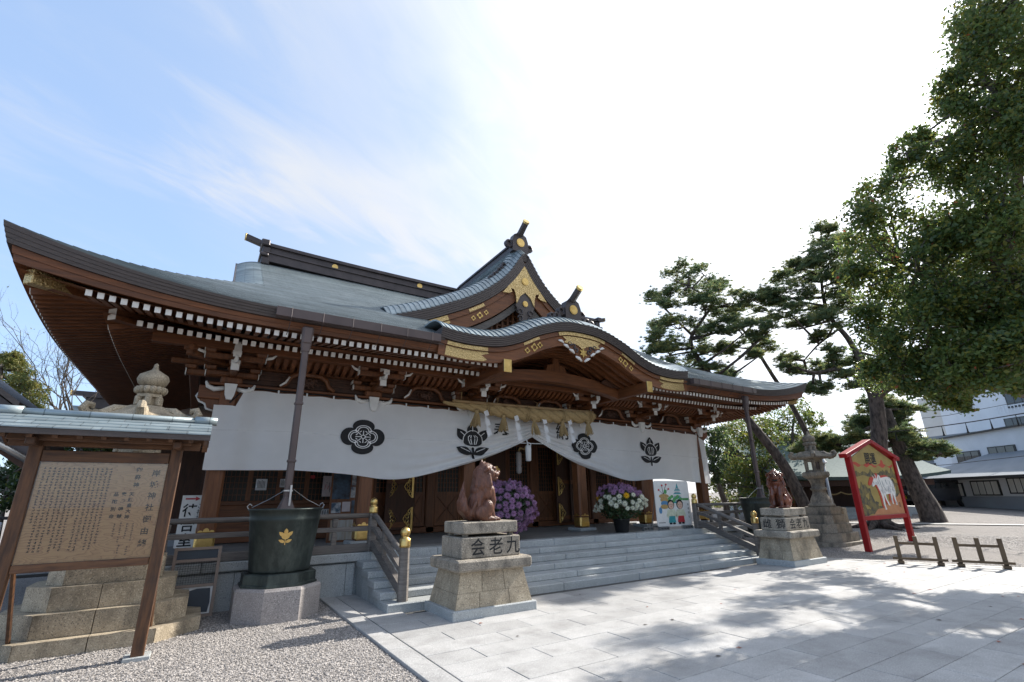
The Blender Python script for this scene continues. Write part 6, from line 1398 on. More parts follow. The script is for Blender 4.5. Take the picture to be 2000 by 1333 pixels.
text('lettering', '開運', 0.40, 'ink', lambda u, v: Vector((xm-0.12+u, YE-0.024, 2.60+v)), pn, weight=0.008)
text('lettering', '岸城', 0.12, 'ink', lambda u, v: Vector((XB-0.35+u*0.5, YE-0.036, 1.2+v*1.6)), pn)
# ================================================================== low barrier frames
def barrier(p0, p1, lab):
    a, e = Vector((*p0, 0)), Vector((*p1, 0)); dv = (e-a).normalized(); an = math.atan2(dv.y, dv.x); rot = Matrix.Rotation(an, 3, 'Z'); ln = (e-a).length; mid = (a+e)/2
    t = thing('barrier_frame', lab, 'barrier', tuple(mid), 'low barrier frames on the paving edge')
    for s_ in (-0.36, 0, 0.36): MB().cbox(mid+dv*s_*ln*1.05+Vector((0, 0, 0.36 if s_ else 0.39)), (0.085, 0.085, 0.56 if s_ else 0.50), 0.006, rot).obj('upright', 'brown_steel', t)
    for s_ in (-0.18, 0.18): MB().cbox(mid+dv*s_*ln*1.05+Vector((0, 0, 0.47)), (0.36*ln*1.05-0.072, 0.045, 0.06), 0.005, rot).obj('middle_rail', 'brown_steel', t)
    MB().cbox(mid+Vector((0, 0, 0.125))+Vector((dv.y, -dv.x, 0))*0.055, (ln*1.05, 0.04, 0.055), 0.005, rot).obj('bottom_rail', 'brown_steel', t)
    for s_ in (-0.36, 0.36):
        MB().cbox(mid+dv*s_*ln*1.05+Vector((0, 0, 0.04)), (0.13, 0.22, 0.075), 0.012, rot).obj('foot', 'brown_steel', t)
p = [atz(1756, 1092), atz(1852, 1098), atz(1860, 1097), atz(1974, 1106)]
barrier((15.02, 6.02), (15.36, 5.08), 'brown steel barrier frame set nearer the red board leg'); barrier((15.42, 4.98), (15.80, 4.02), 'brown steel barrier frame farther from the red board')
# ================================================================== chrysanthemum pots
def petal_flower(r_, n_, seed, curl=0.5):
    r2 = np.random.default_rng(seed); V, F_ = [], []
    for ring, (rr_, m_) in enumerate(((1.0, n_), (0.72, n_-3), (0.42, max(7, n_-9)))):
        for i in range(m_):
            a = 2*math.pi*(i+r2.uniform(-.3, .3))/m_; w = 0.075; l = rr_*r_*r2.uniform(0.85, 1.1); z1 = 0.12*r_+0.22*ring*r_; z2 = z1+(0.32*ring-0.16)*r_*curl+r2.uniform(-.1, .1)*r_
            c, s_ = math.cos(a), math.sin(a); px_, py_ = -s_*w*r_, c*w*r_; o = len(V)
            V += [(0.1*c*r_, 0.1*s_*r_, z1*0.6), (0.55*l*c+px_, 0.55*l*s_+py_, z1), (l*c, l*s_, z2), (0.55*l*c-px_, 0.55*l*s_-py_, z1)]; F_ += [(o, o+1, o+2, o+3)]
    return V, F_
FLW = {}
for mname in ('mum_purple', 'mum_white', 'mum_yellow'):
    for k in range(3):
        V, F_ = petal_flower(0.095 if mname == 'mum_purple' else 0.09, 24, k+5); m_ = MB(); m_.add(V, F_); FLW[(mname, k)] = m_.mesh('flower', mname)
def leaf_cloud(n, fn, size, mat, name, par, aspect=0.45, seed=1):
    r2 = np.random.default_rng(seed); P_ = np.array([fn(r2) for i in range(n)]); return leaves_at(P_, size, mat, name, par, aspect, r2)
def leaves_at(P_, size, mat, name, par, aspect=0.5, r2=rng, bias=None):
    n = len(P_); a = r2.normal(size=(n, 3)); a /= np.linalg.norm(a, axis=1)[:, None]; b_ = r2.normal(size=(n, 3)); 
    if bias is not None: a = a*0.8+bias; a /= np.linalg.norm(a, axis=1)[:, None]
    b_ -= (b_*a).sum(1)[:, None]*a; b_ /= np.linalg.norm(b_, axis=1)[:, None]; c = np.cross(a, b_)
    s = (size*r2.uniform(0.6, 1.25, n))[:, None]
    V = np.stack([P_-a*s*0.5, P_+b_*s*aspect*0.5+c*s*0.10, P_+a*s*0.5, P_-b_*s*aspect*0.5+c*s*0.10], 1).reshape(-1, 3)
    F_ = (np.array([[0, 1, 2], [0, 2, 3]])[None]+(np.arange(n)*4)[:, None, None]).reshape(-1, 3)
    return link(name, np_mesh(name, V, F_, mat), par)
def mum(cx, cy, zc, rx, rz, lab, scheme, seed, cascade):
    t = thing('chrysanthemum_pot', lab, 'potted flowers', (cx, cy, FLOOR), 'potted chrysanthemums on the platform'); r2 = np.random.default_rng(seed)
    MB().lathe([(0.17, FLOOR+0.01), (0.18, FLOOR+0.03), (0.235, FLOOR+0.33), (0.25, FLOOR+0.34), (0.25, FLOOR+0.38), (0.22, FLOOR+0.38), (0.2, FLOOR+0.34)], (cx, cy, 0), 24).obj('pot', 'pot_black', t, True)
    MB().tube([(cx, cy, FLOOR+0.3), (cx+0.02, cy, zc-0.1), (cx, cy, zc)], [0.03, 0.025, 0.02], 6).obj('stem', 'twig', t)
    def inside(r_): v = r_.normal(size=3); v /= np.linalg.norm(v); v *= r_.uniform(0.2, 0.95)**0.5; v[2] = v[2] if v[2] > -0.75 else -0.75; return (cx+v[0]*rx, cy+v[1]*rx, zc+v[2]*rz)
    stuff(leaf_cloud(3600, inside, 0.085, 'leaf_dark', 'foliage', t, 0.5, seed))
    cnt = 0; k = 0; pts = []
    while cnt < (260 if cascade else 250) and k < 8000:
        k += 1; v = r2.normal(size=3); v /= np.linalg.norm(v)
        if v[1] > 0.45 or v[2] < (-0.85 if cascade else -0.32): continue
        k_ = 1+0.07*math.sin(3*v[0]+5*v[2])+r2.uniform(-0.06, 0.05); p_ = Vector((v[0]*rx*k_, v[1]*rx*k_, v[2]*rz*k_))
        if any((p_-q).length < 0.13 for q in pts): continue
        pts.append(p_); h = v[2]
        if scheme == 'purple': mt = 'mum_purple'
        else:
            if h > 0.42+0.05*r2.normal(): mt = 'mum_purple'
            elif h > 0.18 and r2.random() < 0.25: mt = 'mum_yellow'
            else: mt = 'mum_white' if r2.random() < (0.72 if h > -0.05 else 0.35) else None
            if mt is None: continue
            if r2.random() < 0.05: mt = 'mum_yellow'
        o = link('flower', FLW[(mt, int(r2.integers(3)))], t); nrm = Vector((v[0]/rx, v[1]/rx, v[2]/rz)).normalized()
        o.matrix_parent_inverse = Matrix(); o.matrix_parent_inverse = WM[t.name].inverted()
        o.matrix_basis = Matrix.Translation((cx+p_.x, cy+p_.y, zc+p_.z)) @ nrm.to_track_quat('Z', 'Y').to_matrix().to_4x4() @ Matrix.Rotation(r2.uniform(0, 6.28), 4, 'Z') @ Matrix.Scale(r2.uniform(0.8, 1.2), 4); cnt += 1
p = aty(992, 992, 10.85); mum(p.x, 10.85, p.z+0.02, 0.66, 0.64, 'potted chrysanthemum ball of purple blooms behind the reddish brown lion', 'purple', 3, True)
p = aty(1211, 985, 10.62); mum(p.x, 10.62, p.z+0.02, 0.70, 0.52, 'potted chrysanthemum dome of purple, white and yellow blooms', 'mixed', 4, False)
# ================================================================== illustrated white panel on blocks
c = [aty(*q, 10.5) for q in ((1276, 940), (1343, 940), (1352, 1026), (1285, 1030))]
bx0, bx1, bz0, bz1 = (c[0].x+c[3].x)/2, (c[1].x+c[2].x)/2, (c[2].z+c[3].z)/2, (c[0].z+c[1].z)/2; YP = 10.5
t = thing('illustrated_panel', 'white panel with a colourful drawing of two figures and a castle', 'panel', ((bx0+bx1)/2, YP, FLOOR))
bd = MB().prism([(bx0+0.05, bz0), (bx1-0.05, bz0), (bx1, bz0+0.05), (bx1, bz1-0.05), (bx1-0.05, bz1), (bx0+0.05, bz1), (bx0, bz1-0.05), (bx0, bz0+0.05)], lambda u, v, w: (u, YP+w, v), 0, 0.02).obj('panel', 'white_paint', t)
BW, BH = bx1-bx0, bz1-bz0
def ip(P_, off, mat, nm='drawing'): MB().prism([(bx0+u*BW, bz0+v*BH) for u, v in P_], lambda u, v, w: (u, YP-w, v), 0.0006, 0.0014+off).obj(nm, mat, bd)
def el(cx, cz_, rx, rz, n=14): return [(cx+rx*math.cos(q), cz_+rz*math.sin(q)) for q in np.linspace(0, 6.283, n, endpoint=False)]
for i, (u, v, w, h) in enumerate(((0.50, 0.50, 0.26, 0.08), (0.53, 0.60, 0.22, 0.07), (0.56, 0.70, 0.18, 0.06), (0.59, 0.78, 0.13, 0.06))):
    ip([(u-0.03, v), (u+w+0.03, v), (u+w, v+h*0.45), (u, v+h*0.45)], 0.001+0.0006*i, 'ink_teal'); ip([(u+0.01, v+h*0.45), (u+w-0.01, v+h*0.45), (u+w-0.02, v+h), (u+0.02, v+h)], 0.0012+0.0006*i, 'ink_grey')
ip([(0.62, 0.84), (0.69, 0.84), (0.66, 0.95)], 0.004, 'ink_teal')
for i in range(10): ip(el(0.36+0.04*i+rng.uniform(-.02, .02), 0.56+0.03*(i % 4), 0.045, 0.035), 0.002+0.0003*i, 'ink_green')
for i, (u, v, rx, rz, m_) in enumerate(((0.25, 0.66, 0.14, 0.05, 'ink_tan'), (0.25, 0.58, 0.11, 0.06, 'ink_tan'), (0.25, 0.50, 0.10, 0.06, 'ink_blue'), (0.24, 0.43, 0.11, 0.05, 'ink_tan'), (0.12, 0.35, 0.04, 0.07, 'ink_blue'), (0.30, 0.76, 0.04, 0.05, 'ink_green'))): ip(el(u, v, rx, rz), 0.006+0.0005*i, m_)
for i, (u, v) in enumerate(((0.12, 0.80), (0.22, 0.90), (0.34, 0.92), (0.40, 0.82))):
    ip([(u-0.004, v), (u+0.004, v), (0.245, 0.70), (0.235, 0.70)], 0.003+0.0004*i, 'ink'); ip(el(u, v, 0.022, 0.022), 0.0095, 'ink_red')
for u, robe, skirt in ((0.42, 'ink_cream', 'ink_teal'), (0.68, 'ink_cream', 'ink_red')):
    ip([(u-0.10, 0.36), (u+0.10, 0.36), (u+0.15, 0.22), (u+0.09, 0.18), (u-0.09, 0.18), (u-0.15, 0.22)], 0.010, robe); ip([(u-0.08, 0.22), (u+0.08, 0.22), (u+0.10, 0.08), (u-0.10, 0.08)], 0.0108, skirt)
    for s_ in (-1, 1): ip(el(u+s_*0.05, 0.06, 0.04, 0.02), 0.0112, 'ink')
    ip(el(u, 0.475, 0.095, 0.11), 0.0112, 'ink'); ip(el(u, 0.455, 0.075, 0.085), 0.0118, 'ink_skin'); ip(el(u, 0.43, 0.018, 0.008), 0.0122, 'ink_red')
    for s_ in (-1, 1): ip(el(u+s_*0.03, 0.47, 0.008, 0.012, 8), 0.0122, 'ink')
ip([(0.78, 0.56), (0.97, 0.56), (0.97, 0.61), (0.78, 0.61)], 0.001, 'ink_green')
for i, ch in enumerate('岸城神社'): text('lettering', ch, 0.075, 'ink', lambda u, v, i=i: Vector((bx1-0.11+u, YP-0.002, bz0+0.58-i*0.12+v)), bd)
b = MB()
for i in range(9): b.box2((bx0+0.07+i*0.032, YP-0.0022, bz0+0.10), (bx0+0.09+i*0.032, YP-0.0012, bz0+0.125))
stuff(b.obj('small_lettering', 'ink', bd))
for i, x in enumerate((bx0-0.28, bx0+0.14, bx1-0.35)):
    y_ = YP-0.10 if i else YP+0.15
    k = thing('concrete_block', ['hollow concrete block lying beside the illustrated panel', 'hollow concrete block under the illustrated panel corner by the flowers', 'hollow concrete block under the illustrated panel corner by the handrail'][i], 'block', (x, y_, FLOOR), 'concrete blocks around the illustrated panel')
    for dz in (0.012, 0.088): MB().box2((x-0.19, y_-0.05, FLOOR+0.004+dz-0.012), (x+0.19, y_+0.05, FLOOR+0.004+dz+0.012)).obj('shell', 'concrete_block', k)
    for q in (-0.18, -0.06, 0.06, 0.18): MB().box2((x+q-0.012, y_-0.048, FLOOR+0.028), (x+q+0.012, y_+0.048, FLOOR+0.080)).obj('web', 'concrete_block', k)
# legs that hold the panel up
for x in (bx0+0.1, bx1-0.1): MB().tube([(x, YP+0.03, bz1-0.25), (x, YP+0.35, FLOOR+0.02)], 0.015, 6).obj('back_leg', 'steel', t)
# ================================================================== posters and notices in the left bay
def hang(name, lab, cat, px0, py0, px1, py1, y, mat, extra=None, grp=None):
    a, e = aty(px0, py0, y), aty(px1, py1, y); o = MB(); o.cbox(((a.x+e.x)/2, y, (a.z+e.z)/2), (abs(e.x-a.x), 0.015, abs(a.z-e.z)), 0.003); ob = o.obj(name, mat, None); tag(ob, lab, cat, grp)
    return ob, min(a.x, e.x), max(a.x, e.x), min(a.z, e.z), max(a.z, e.z)
PY_ = WY-0.12
material('poster_dark', (0.05, 0.10, 0.16), (0.01, 0.012, 0.02), 0.4, 4, 6, contrast=(0.4, 0.62)); material('poster_mix', (0.5, 0.5, 0.5), (0.05, 0.09, 0.14), 0.4, 5, 5, contrast=(0.42, 0.58)); material('poster_pink', (0.62, 0.55, 0.54), (0.5, 0.42, 0.42), 0.5, 6); material('poster_bamboo', (0.45, 0.45, 0.43), (0.28, 0.20, 0.12), 0.5, 2.5, 3, stretch=(5, 5, 0.6))
nb = thing('poster_stand', 'tall display stand covered with posters beside the second column', 'poster stand', (aty(688, 1000, 13.0).x, 13.0, FLOOR))
a, e = aty(650, 922, 13.0), aty(698, 1060, 13.0)
MB().cbox(((a.x+e.x)/2, 13.02, (FLOOR+a.z)/2), (e.x-a.x, 0.04, a.z-FLOOR), 0.006).obj('backing', 'wood_brown', nb)
def ps(u0, v0, u1, v1, mat): X0, X1 = a.x, e.x; Z_0, Z_1 = FLOOR+0.02, a.z; MB().box2((lerp(X0, X1, u0), 12.990, lerp(Z_0, Z_1, v0)), (lerp(X0, X1, u1), 12.996, lerp(Z_0, Z_1, v1))).obj('poster', mat, nb)
ps(0.05, 0.60, 0.62, 0.97, 'poster_dark'); ps(0.65, 0.62, 0.95, 0.78, 'poster_mix'); ps(0.66, 0.80, 0.95, 0.96, 'poster_mix'); ps(0.06, 0.40, 0.36, 0.55, 'poster_mix'); ps(0.40, 0.42, 0.66, 0.56, 'poster_pink'); ps(0.7, 0.36, 0.97, 0.58, 'poster_dark'); ps(0.08, 0.02, 0.92, 0.30, 'poster_bamboo')
pst, x0, x1, z0_, z1_ = hang('poster', 'pale poster with pink and black marks beside the poster stand', 'poster', 632, 930, 650, 970, PY_, 'poster_pink')
for i in range(5): MB().tube([(lerp(x0, x1, 0.2+0.12*i), PY_-0.01, lerp(z0_, z1_, rng.uniform(0.2, 0.8))), (lerp(x0, x1, 0.3+0.12*i), PY_-0.01, lerp(z0_, z1_, rng.uniform(0.2, 0.9)))], 0.006, 4).obj('drawing', 'ink' if i % 2 else 'ink_red', pst)
for k, (q, lb) in enumerate((((501, 936, 520, 958), 'small white notice with lines of text on the lattice window'), ((548, 936, 556, 952), 'narrow white notice on the lattice behind the downpipe'))):
    nt_, x0, x1, z0_, z1_ = hang('paper_notice', lb, 'notice', q[0], q[1], q[2], q[3], PY_, 'paper')
    for i in range(6): MB().box2((lerp(x0, x1, 0.15+0.12*i), PY_-0.010, lerp(z0_, z1_, 0.2)), (lerp(x0, x1, 0.19+0.12*i), PY_-0.0085, lerp(z0_, z1_, 0.9-0.05*(i % 3)))).obj('text_line', 'ink', nt_)
hang('red_tag', 'small red tag high on the dark lattice window', 'tag', 607, 929, 615, 935, PY_, 'ink_red')
an_, x0, x1, z0_, z1_ = hang('low_banner', 'low white banner with brush marks under the lattice window', 'banner', 612, 995, 651, 1010, PY_-0.3, 'paper')
for i in range(7): MB().tube([(lerp(x0, x1, 0.08+0.12*i), PY_-0.311, lerp(z0_, z1_, 0.2)), (lerp(x0, x1, 0.10+0.12*i), PY_-0.311, lerp(z0_, z1_, 0.85))], 0.008, 4).obj('brush_mark', 'ink', an_)
# waiting-room sign left of the first column
a, e = aty(363, 968, 12.6), aty(388, 1050, 12.6); sg_ = thing('arrow_sign', 'white standing sign with black characters and a red arrow', 'sign', ((a.x+e.x)/2, 12.6, FLOOR))
X0, X1 = min(a.x, e.x)-0.05, max(a.x, e.x)+0.02; pl_ = MB().box2((X0, 12.6, FLOOR+0.1), (X1, 12.62, a.z)).obj('panel', 'white_paint', sg_)
for i, ch in enumerate('待合室'): text('lettering', ch, 0.27, 'ink', lambda u, v, i=i: Vector((X0+0.17+u, 12.596, a.z-0.40-0.29*i+v)), pl_, weight=0.004)
text('lettering', 'ご\n祈\n祷', 0.12, 'ink', lambda u, v: Vector((X1-0.08+u, 12.596, a.z-0.26+v)), pl_)
MB().prism([(0.06, -0.015), (0.24, -0.015), (0.24, -0.045), (0.32, 0), (0.24, 0.045), (0.24, 0.015), (0.06, 0.015)], lambda u, v, w: (X0+u, 12.598-w, a.z-0.07+v), 0, 0.003).obj('arrow', 'ink_red', pl_)
MB().box2(((X0+X1)/2-0.02, 12.62, FLOOR), ((X0+X1)/2+0.02, 12.66, a.z-0.2)).obj('post', 'steel', sg_)
# old screen door leaning on the platform wall
t = thing('screen_door', 'old brown framed screen door leaning on the granite platform wall', 'screen door', (0.2, 10.0, 0)); tilt = 0.14
def sd(u, v, w): return (-0.16+u, 9.86+v*tilt-w, v-0.02)
W_ = 0.66; H_ = 1.02
for u in (0, W_-0.045): MB().prism([(u, 0), (u+0.045, 0), (u+0.045, H_), (u, H_)], sd, 0, 0.03).obj('stile', 'alu_brown', t)
for v in (0, 0.43, 0.80, H_-0.045): MB().prism([(0.046, v), (W_-0.046, v), (W_-0.046, v+0.04), (0.046, v+0.04)], sd, 0.001, 0.028).obj('rail', 'alu_brown', t)
material('torn_sheet', (0.02, 0.035, 0.055), (0.015, 0.025, 0.04), 0.5, 3); material('screen_mesh', (0.05, 0.05, 0.05), None, 0.7, 3)
MB().prism([(0.06, 0.06), (0.2, 0.05), (0.34, 0.08), (W_-0.08, 0.06), (W_-0.06, 0.2), (W_-0.08, 0.40), (0.4, 0.405), (0.3, 0.38), (0.2, 0.40), (0.08, 0.38), (0.1, 0.2)], sd, 0.005, 0.010).obj('dark_sheet', 'torn_sheet', t)
MB().prism([(0.047, 0.042), (W_-0.047, 0.042), (W_-0.047, 0.428), (0.047, 0.428)], sd, 0.003, 0.0045).obj('backing', 'plaster', t)
MB().prism([(0.047, 0.842), (W_-0.047, 0.842), (W_-0.047, H_-0.047), (0.047, H_-0.047)], sd, 0.003, 0.010).obj('dark_sheet', 'torn_sheet', t)
b = MB()
for i in range(1, 16): b.prism([(0.05+i*(W_-0.1)/16-0.002, 0.472), (0.05+i*(W_-0.1)/16+0.002, 0.472), (0.05+i*(W_-0.1)/16+0.002, 0.798), (0.05+i*(W_-0.1)/16-0.002, 0.798)], sd, 0.006, 0.009)
for i in range(1, 10): b.prism([(0.05, 0.472+i*0.033-0.002), (W_-0.05, 0.472+i*0.033-0.002), (W_-0.05, 0.472+i*0.033+0.002), (0.05, 0.472+i*0.033+0.002)], sd, 0.007, 0.010)
stuff(b.obj('wire_mesh', 'screen_mesh', t))
# small collecting box and lamp inside the entrance
q_ = aty(778, 961, 14.2); lamp = thing('hall_lamp', 'tiny warm lamp glowing behind the lattice door', 'lamp', (q_.x, 14.2, q_.z)); em = bpy.data.materials.new('lamp_glow'); em.use_nodes = True; em.node_tree.nodes['Principled BSDF'].inputs['Emission Color'].default_value = (1, 0.55, 0.25, 1); em.node_tree.nodes['Principled BSDF'].inputs['Emission Strength'].default_value = 1.6; MATS['lamp_glow'] = em
MB().lathe([(0.02, -0.05), (0.05, -0.02), (0.06, 0.04), (0.03, 0.06)], (q_.x, 14.3, q_.z), 12).obj('bulb_shade', 'lamp_glow', lamp, True); MB().tube([(q_.x, 14.3, q_.z+0.06), (q_.x, 14.3, 4.5)], 0.006, 4).obj('hanger', 'ink', lamp)
# ================================================================== trees
def at_t(px, py, dist): return atd(px, py, dist)
def limb(b, pts, r0, r1, n=8, wob=0.0):
    pts = [Vector(p) for p in pts]; P_ = []
    for i in range(len(pts)-1):                    # Catmull-Rom subdivision
        p0, p1, p2, p3 = pts[max(0, i-1)], pts[i], pts[i+1], pts[min(len(pts)-1, i+2)]
        for k in range(5):
            t = k/5; P_.append(0.5*((2*p1)+(p2-p0)*t+(2*p0-5*p1+4*p2-p3)*t*t+(3*p1-p0-3*p2+p3)*t**3)+Vector(rng.normal(0, wob, 3)) if wob else 0.5*((2*p1)+(p2-p0)*t+(2*p0-5*p1+4*p2-p3)*t*t+(3*p1-p0-3*p2+p3)*t**3))
    P_.append(pts[-1]); m_ = len(P_); b.tube(P_, [lerp(r0, r1, (i/(m_-1))**0.8) for i in range(m_)], n); return P_
def tufts(C_, ln, nn, mat, name, par, up=0.55):
    """pine needle bursts: nn thin needles round every centre, leaning upwards"""
    n = len(C_); d = rng.normal(size=(n, nn, 3)); d[:, :, 2] = np.abs(d[:, :, 2])*0.9+up*0.5-0.25; d /= np.linalg.norm(d, axis=2)[:, :, None]
    l = ln*rng.uniform(0.7, 1.2, (n, nn, 1)); s = rng.normal(size=(n, nn, 3)); s -= (s*d).sum(2)[:, :, None]*d; s /= np.linalg.norm(s, axis=2)[:, :, None]; w = 0.011*ln/0.16*1.25
    c = C_[:, None, :]; V = np.stack([c-s*w+d*0.02, c+s*w+d*0.02, c+d*l+s*w*0.25], 2).reshape(-1, 3); F_ = np.arange(n*nn*3).reshape(-1, 3)
    return stuff(link(name, np_mesh(name, V, F_, mat), par))
def pads(specs, dist, dens, spread=0.9, flat=0.85):
    """needle pads: (px, py, radius px) clusters become lumpy, flattened groups of burst centres"""
    out = []; tips = []
    for (px, py, rp, *dd) in specs:
        D = dist+(dd[0] if dd else rng.uniform(-1.5, 1.5)); c = at_t(px, py, D); sc_ = (c-CP).dot(FW)/FPX; r_ = rp*sc_
        k = max(3, int(rp/6.5))
        for j in range(k):
            v = rng.normal(size=3); v /= np.linalg.norm(v); v *= rng.uniform(0.25, 1)**0.5; v[2] *= 0.75
            sub = np.array(c)+v*r_; tips.append((Vector(c), Vector(sub))); m_ = int(dens*rng.uniform(0.6, 1.3)); sr_ = 0.36*r_+0.22
            q = rng.normal(size=(m_, 3))*np.array([sr_, sr_, sr_*flat])*0.5; q[:, 2] = np.abs(q[:, 2])*0.9-0.05-0.12*np.hypot(q[:, 0], q[:, 1]); out.append(sub+q)
    return np.concatenate(out), tips
def pine(name, lab, base, trunks, specs, dist, dens, mats=('needle', 'needle_light'), ln=0.17, r0=0.3, extra=()):
    t = thing(name, lab, 'pine tree', tuple(base), 'pine trees beyond the hall'); b = MB(); ends = []
    for (pl, ra, rb) in trunks: P_ = limb(b, pl, ra, rb, 10, 0.0); ends += P_[len(P_)//3:]
    b.obj('trunk', 'bark_pine', t, True)
    C_, tips = pads(specs, dist, dens); br = MB()
    cl_c = {}
    for c, s in tips: cl_c.setdefault(tuple(c), []).append(s)
    for c, subs in cl_c.items():
        c = Vector(c); near = min(ends, key=lambda e: (e-c).length+0.5*max(0, e.z-c.z)); mid = near.lerp(c, 0.55)+Vector((0, 0, -0.15*(near-c).length*0.3)); br.tube([near, mid, c-Vector((0, 0, 0.1))], [0.07, 0.05, 0.03], 5)
        for s in subs: br.tube([c-Vector((0, 0, 0.1)), c.lerp(s, 0.6)-Vector((0, 0, 0.06)), s-Vector((0, 0, 0.08))], [0.03, 0.02, 0.01], 4)
    stuff(br.obj('branches', 'bark_pine', t, True))
    k = rng.random(len(C_)) < 0.6
    tufts(C_[k], ln, 20, mats[0], 'crown', t); tufts(C_[~k], ln, 20, mats[1], 'crown', t); return t
ba = ground_hit(1720, 1030); da = math.hypot(ba.x, ba.y)
bb = ground_hit(1826, 1018); db = math.hypot(bb.x, bb.y)
bc = ground_hit(1594, 1030); dc = math.hypot(bc.x, bc.y)
def px_path(L_, d0, dd=0.0): return [at_t(x, y, d0+dd*i) for i, (x, y) in enumerate(L_)]
A_sp = [(1604, 462, 26), (1622, 448, 18), (1640, 492, 30), (1582, 500, 28), (1560, 518, 26), (1615, 520, 34), (1650, 540, 34), (1575, 548, 34), (1538, 545, 24), (1610, 570, 38), (1648, 590, 34), (1560, 585, 34), (1520, 580, 26), (1590, 610, 34), (1630, 625, 26), (1545, 612, 30), (1505, 610, 24), (1490, 575, 16), (1560, 640, 20),
        (1548, 700, 20), (1540, 722, 18), (1575, 722, 20), (1605, 722, 20), (1640, 715, 20), (1668, 708, 18), (1585, 760, 18), (1605, 765, 16), (1660, 745, 28), (1690, 735, 24), (1720, 745, 28), (1750, 740, 26), (1600, 660, 14), (1625, 690, 12), (1745, 700, 26), (1780, 715, 28), (1790, 760, 16), (1838, 770, 18)]
A_tr = [([ba-Vector((0, 0, 0.3))]+px_path([(1717, 985), (1716, 920), (1717, 850), (1712, 790), (1706, 765)], da, 0.0), 0.37, 0.25),
        (px_path([(1708, 775), (1690, 745), (1680, 705), (1655, 660), (1625, 625), (1610, 590), (1604, 540), (1606, 480)], da, 0.1), 0.19, 0.04),
        (px_path([(1708, 780), (1735, 760), (1765, 748), (1800, 752), (1838, 772)], da, -0.3), 0.17, 0.05), (px_path([(1690, 745), (1640, 722), (1590, 728), (1545, 715)], da, -0.3), 0.13, 0.04), (px_path([(1640, 642), (1600, 672), (1570, 705)], da, -0.2), 0.06, 0.03)]
pine('pine_tree', 'tall pine with upright furrowed trunk behind the red picture board', ba, A_tr, A_sp, da, 62)
for k in range(7):                 # surface roots
    a = k*0.9+0.3; b = MB(); b.tube([ba+Vector((0, 0, 0.35)), ba+Vector((0.5*math.cos(a), 0.5*math.sin(a), 0.06)), ba+Vector((1.3*math.cos(a+0.2), 1.3*math.sin(a+0.2), -0.06))], [0.16, 0.12, 0.04], 7)
    r_ = bpy.data.objects.get('pine_tree'); b.obj('root', 'bark_pine', r_, True)
B_sp = [(1700, 800, 26), (1735, 806, 26), (1765, 812, 22), (1665, 830, 24), (1690, 838, 26), (1745, 835, 30), (1770, 850, 18), (1675, 852, 22), (1765, 868, 26), (1800, 880, 28), (1830, 888, 22), (1845, 890, 14), (1735, 870, 24), (1775, 795, 16), (1672, 862, 16), (1640, 875, 22), (1610, 868, 24), (1580, 880, 22), (1560, 872, 18), (1630, 858, 20)]
B_tr = [([bb-Vector((0, 0, 0.3))]+px_path([(1812, 990), (1790, 950), (1764, 893), (1742, 838), (1730, 800)], db, 0.0), 0.52, 0.2), (px_path([(1760, 885), (1790, 875), (1835, 885)], db), 0.1, 0.03), (px_path([(1742, 840), (1700, 835), (1640, 868), (1575, 878)], db), 0.12, 0.03)]
pine('pine_tree', 'leaning thick-footed pine standing behind the upright pine', bb, B_tr, B_sp, db, 50, ln=0.23)
C_sp = [(1345, 530, 24), (1320, 545, 24), (1375, 535, 24), (1310, 575, 24), (1335, 565, 30), (1360, 575, 30), (1395, 565, 24), (1405, 555, 16), (1280, 585, 18), (1300, 600, 20), (1375, 600, 32), (1400, 600, 28), (1430, 590, 26), (1460, 590, 24), (1440, 610, 24), (1275, 640, 18), (1300, 635, 24), (1325, 640, 28), (1290, 665, 26), (1330, 668, 30), (1360, 655, 24), (1270, 685, 18), (1310, 690, 26), (1390, 650, 24), (1420, 640, 26), (1450, 650, 24), (1400, 680, 20), (1435, 675, 20), (1345, 715, 26), (1380, 722, 20), (1320, 715, 20), (1410, 728, 20), (1430, 735, 16), (1475, 665, 20), (1500, 680, 18), (1485, 690, 16), (1365, 690, 26), (1470, 630, 20), (1500, 645, 16)]
C_tr = [([bc-Vector((0, 0, 0.3))]+px_path([(1575, 995), (1537, 920), (1508, 878), (1475, 837), (1420, 770), (1378, 722), (1352, 680), (1352, 655), (1375, 620), (1390, 590), (1345, 560)], dc, 0.0), 0.30, 0.04),
        (px_path([(1625, 1000), (1605, 930), (1582, 862), (1548, 795), (1508, 732), (1470, 672), (1445, 640), (1400, 620)], dc+2.0, 0.0), 0.19, 0.04), (px_path([(1352, 655), (1320, 625), (1290, 595)], dc), 0.08, 0.03)]
pine('pine_tree', 'broad leaning pine rising over the right end of the hall roof', bc, C_tr, C_sp, dc, 56)
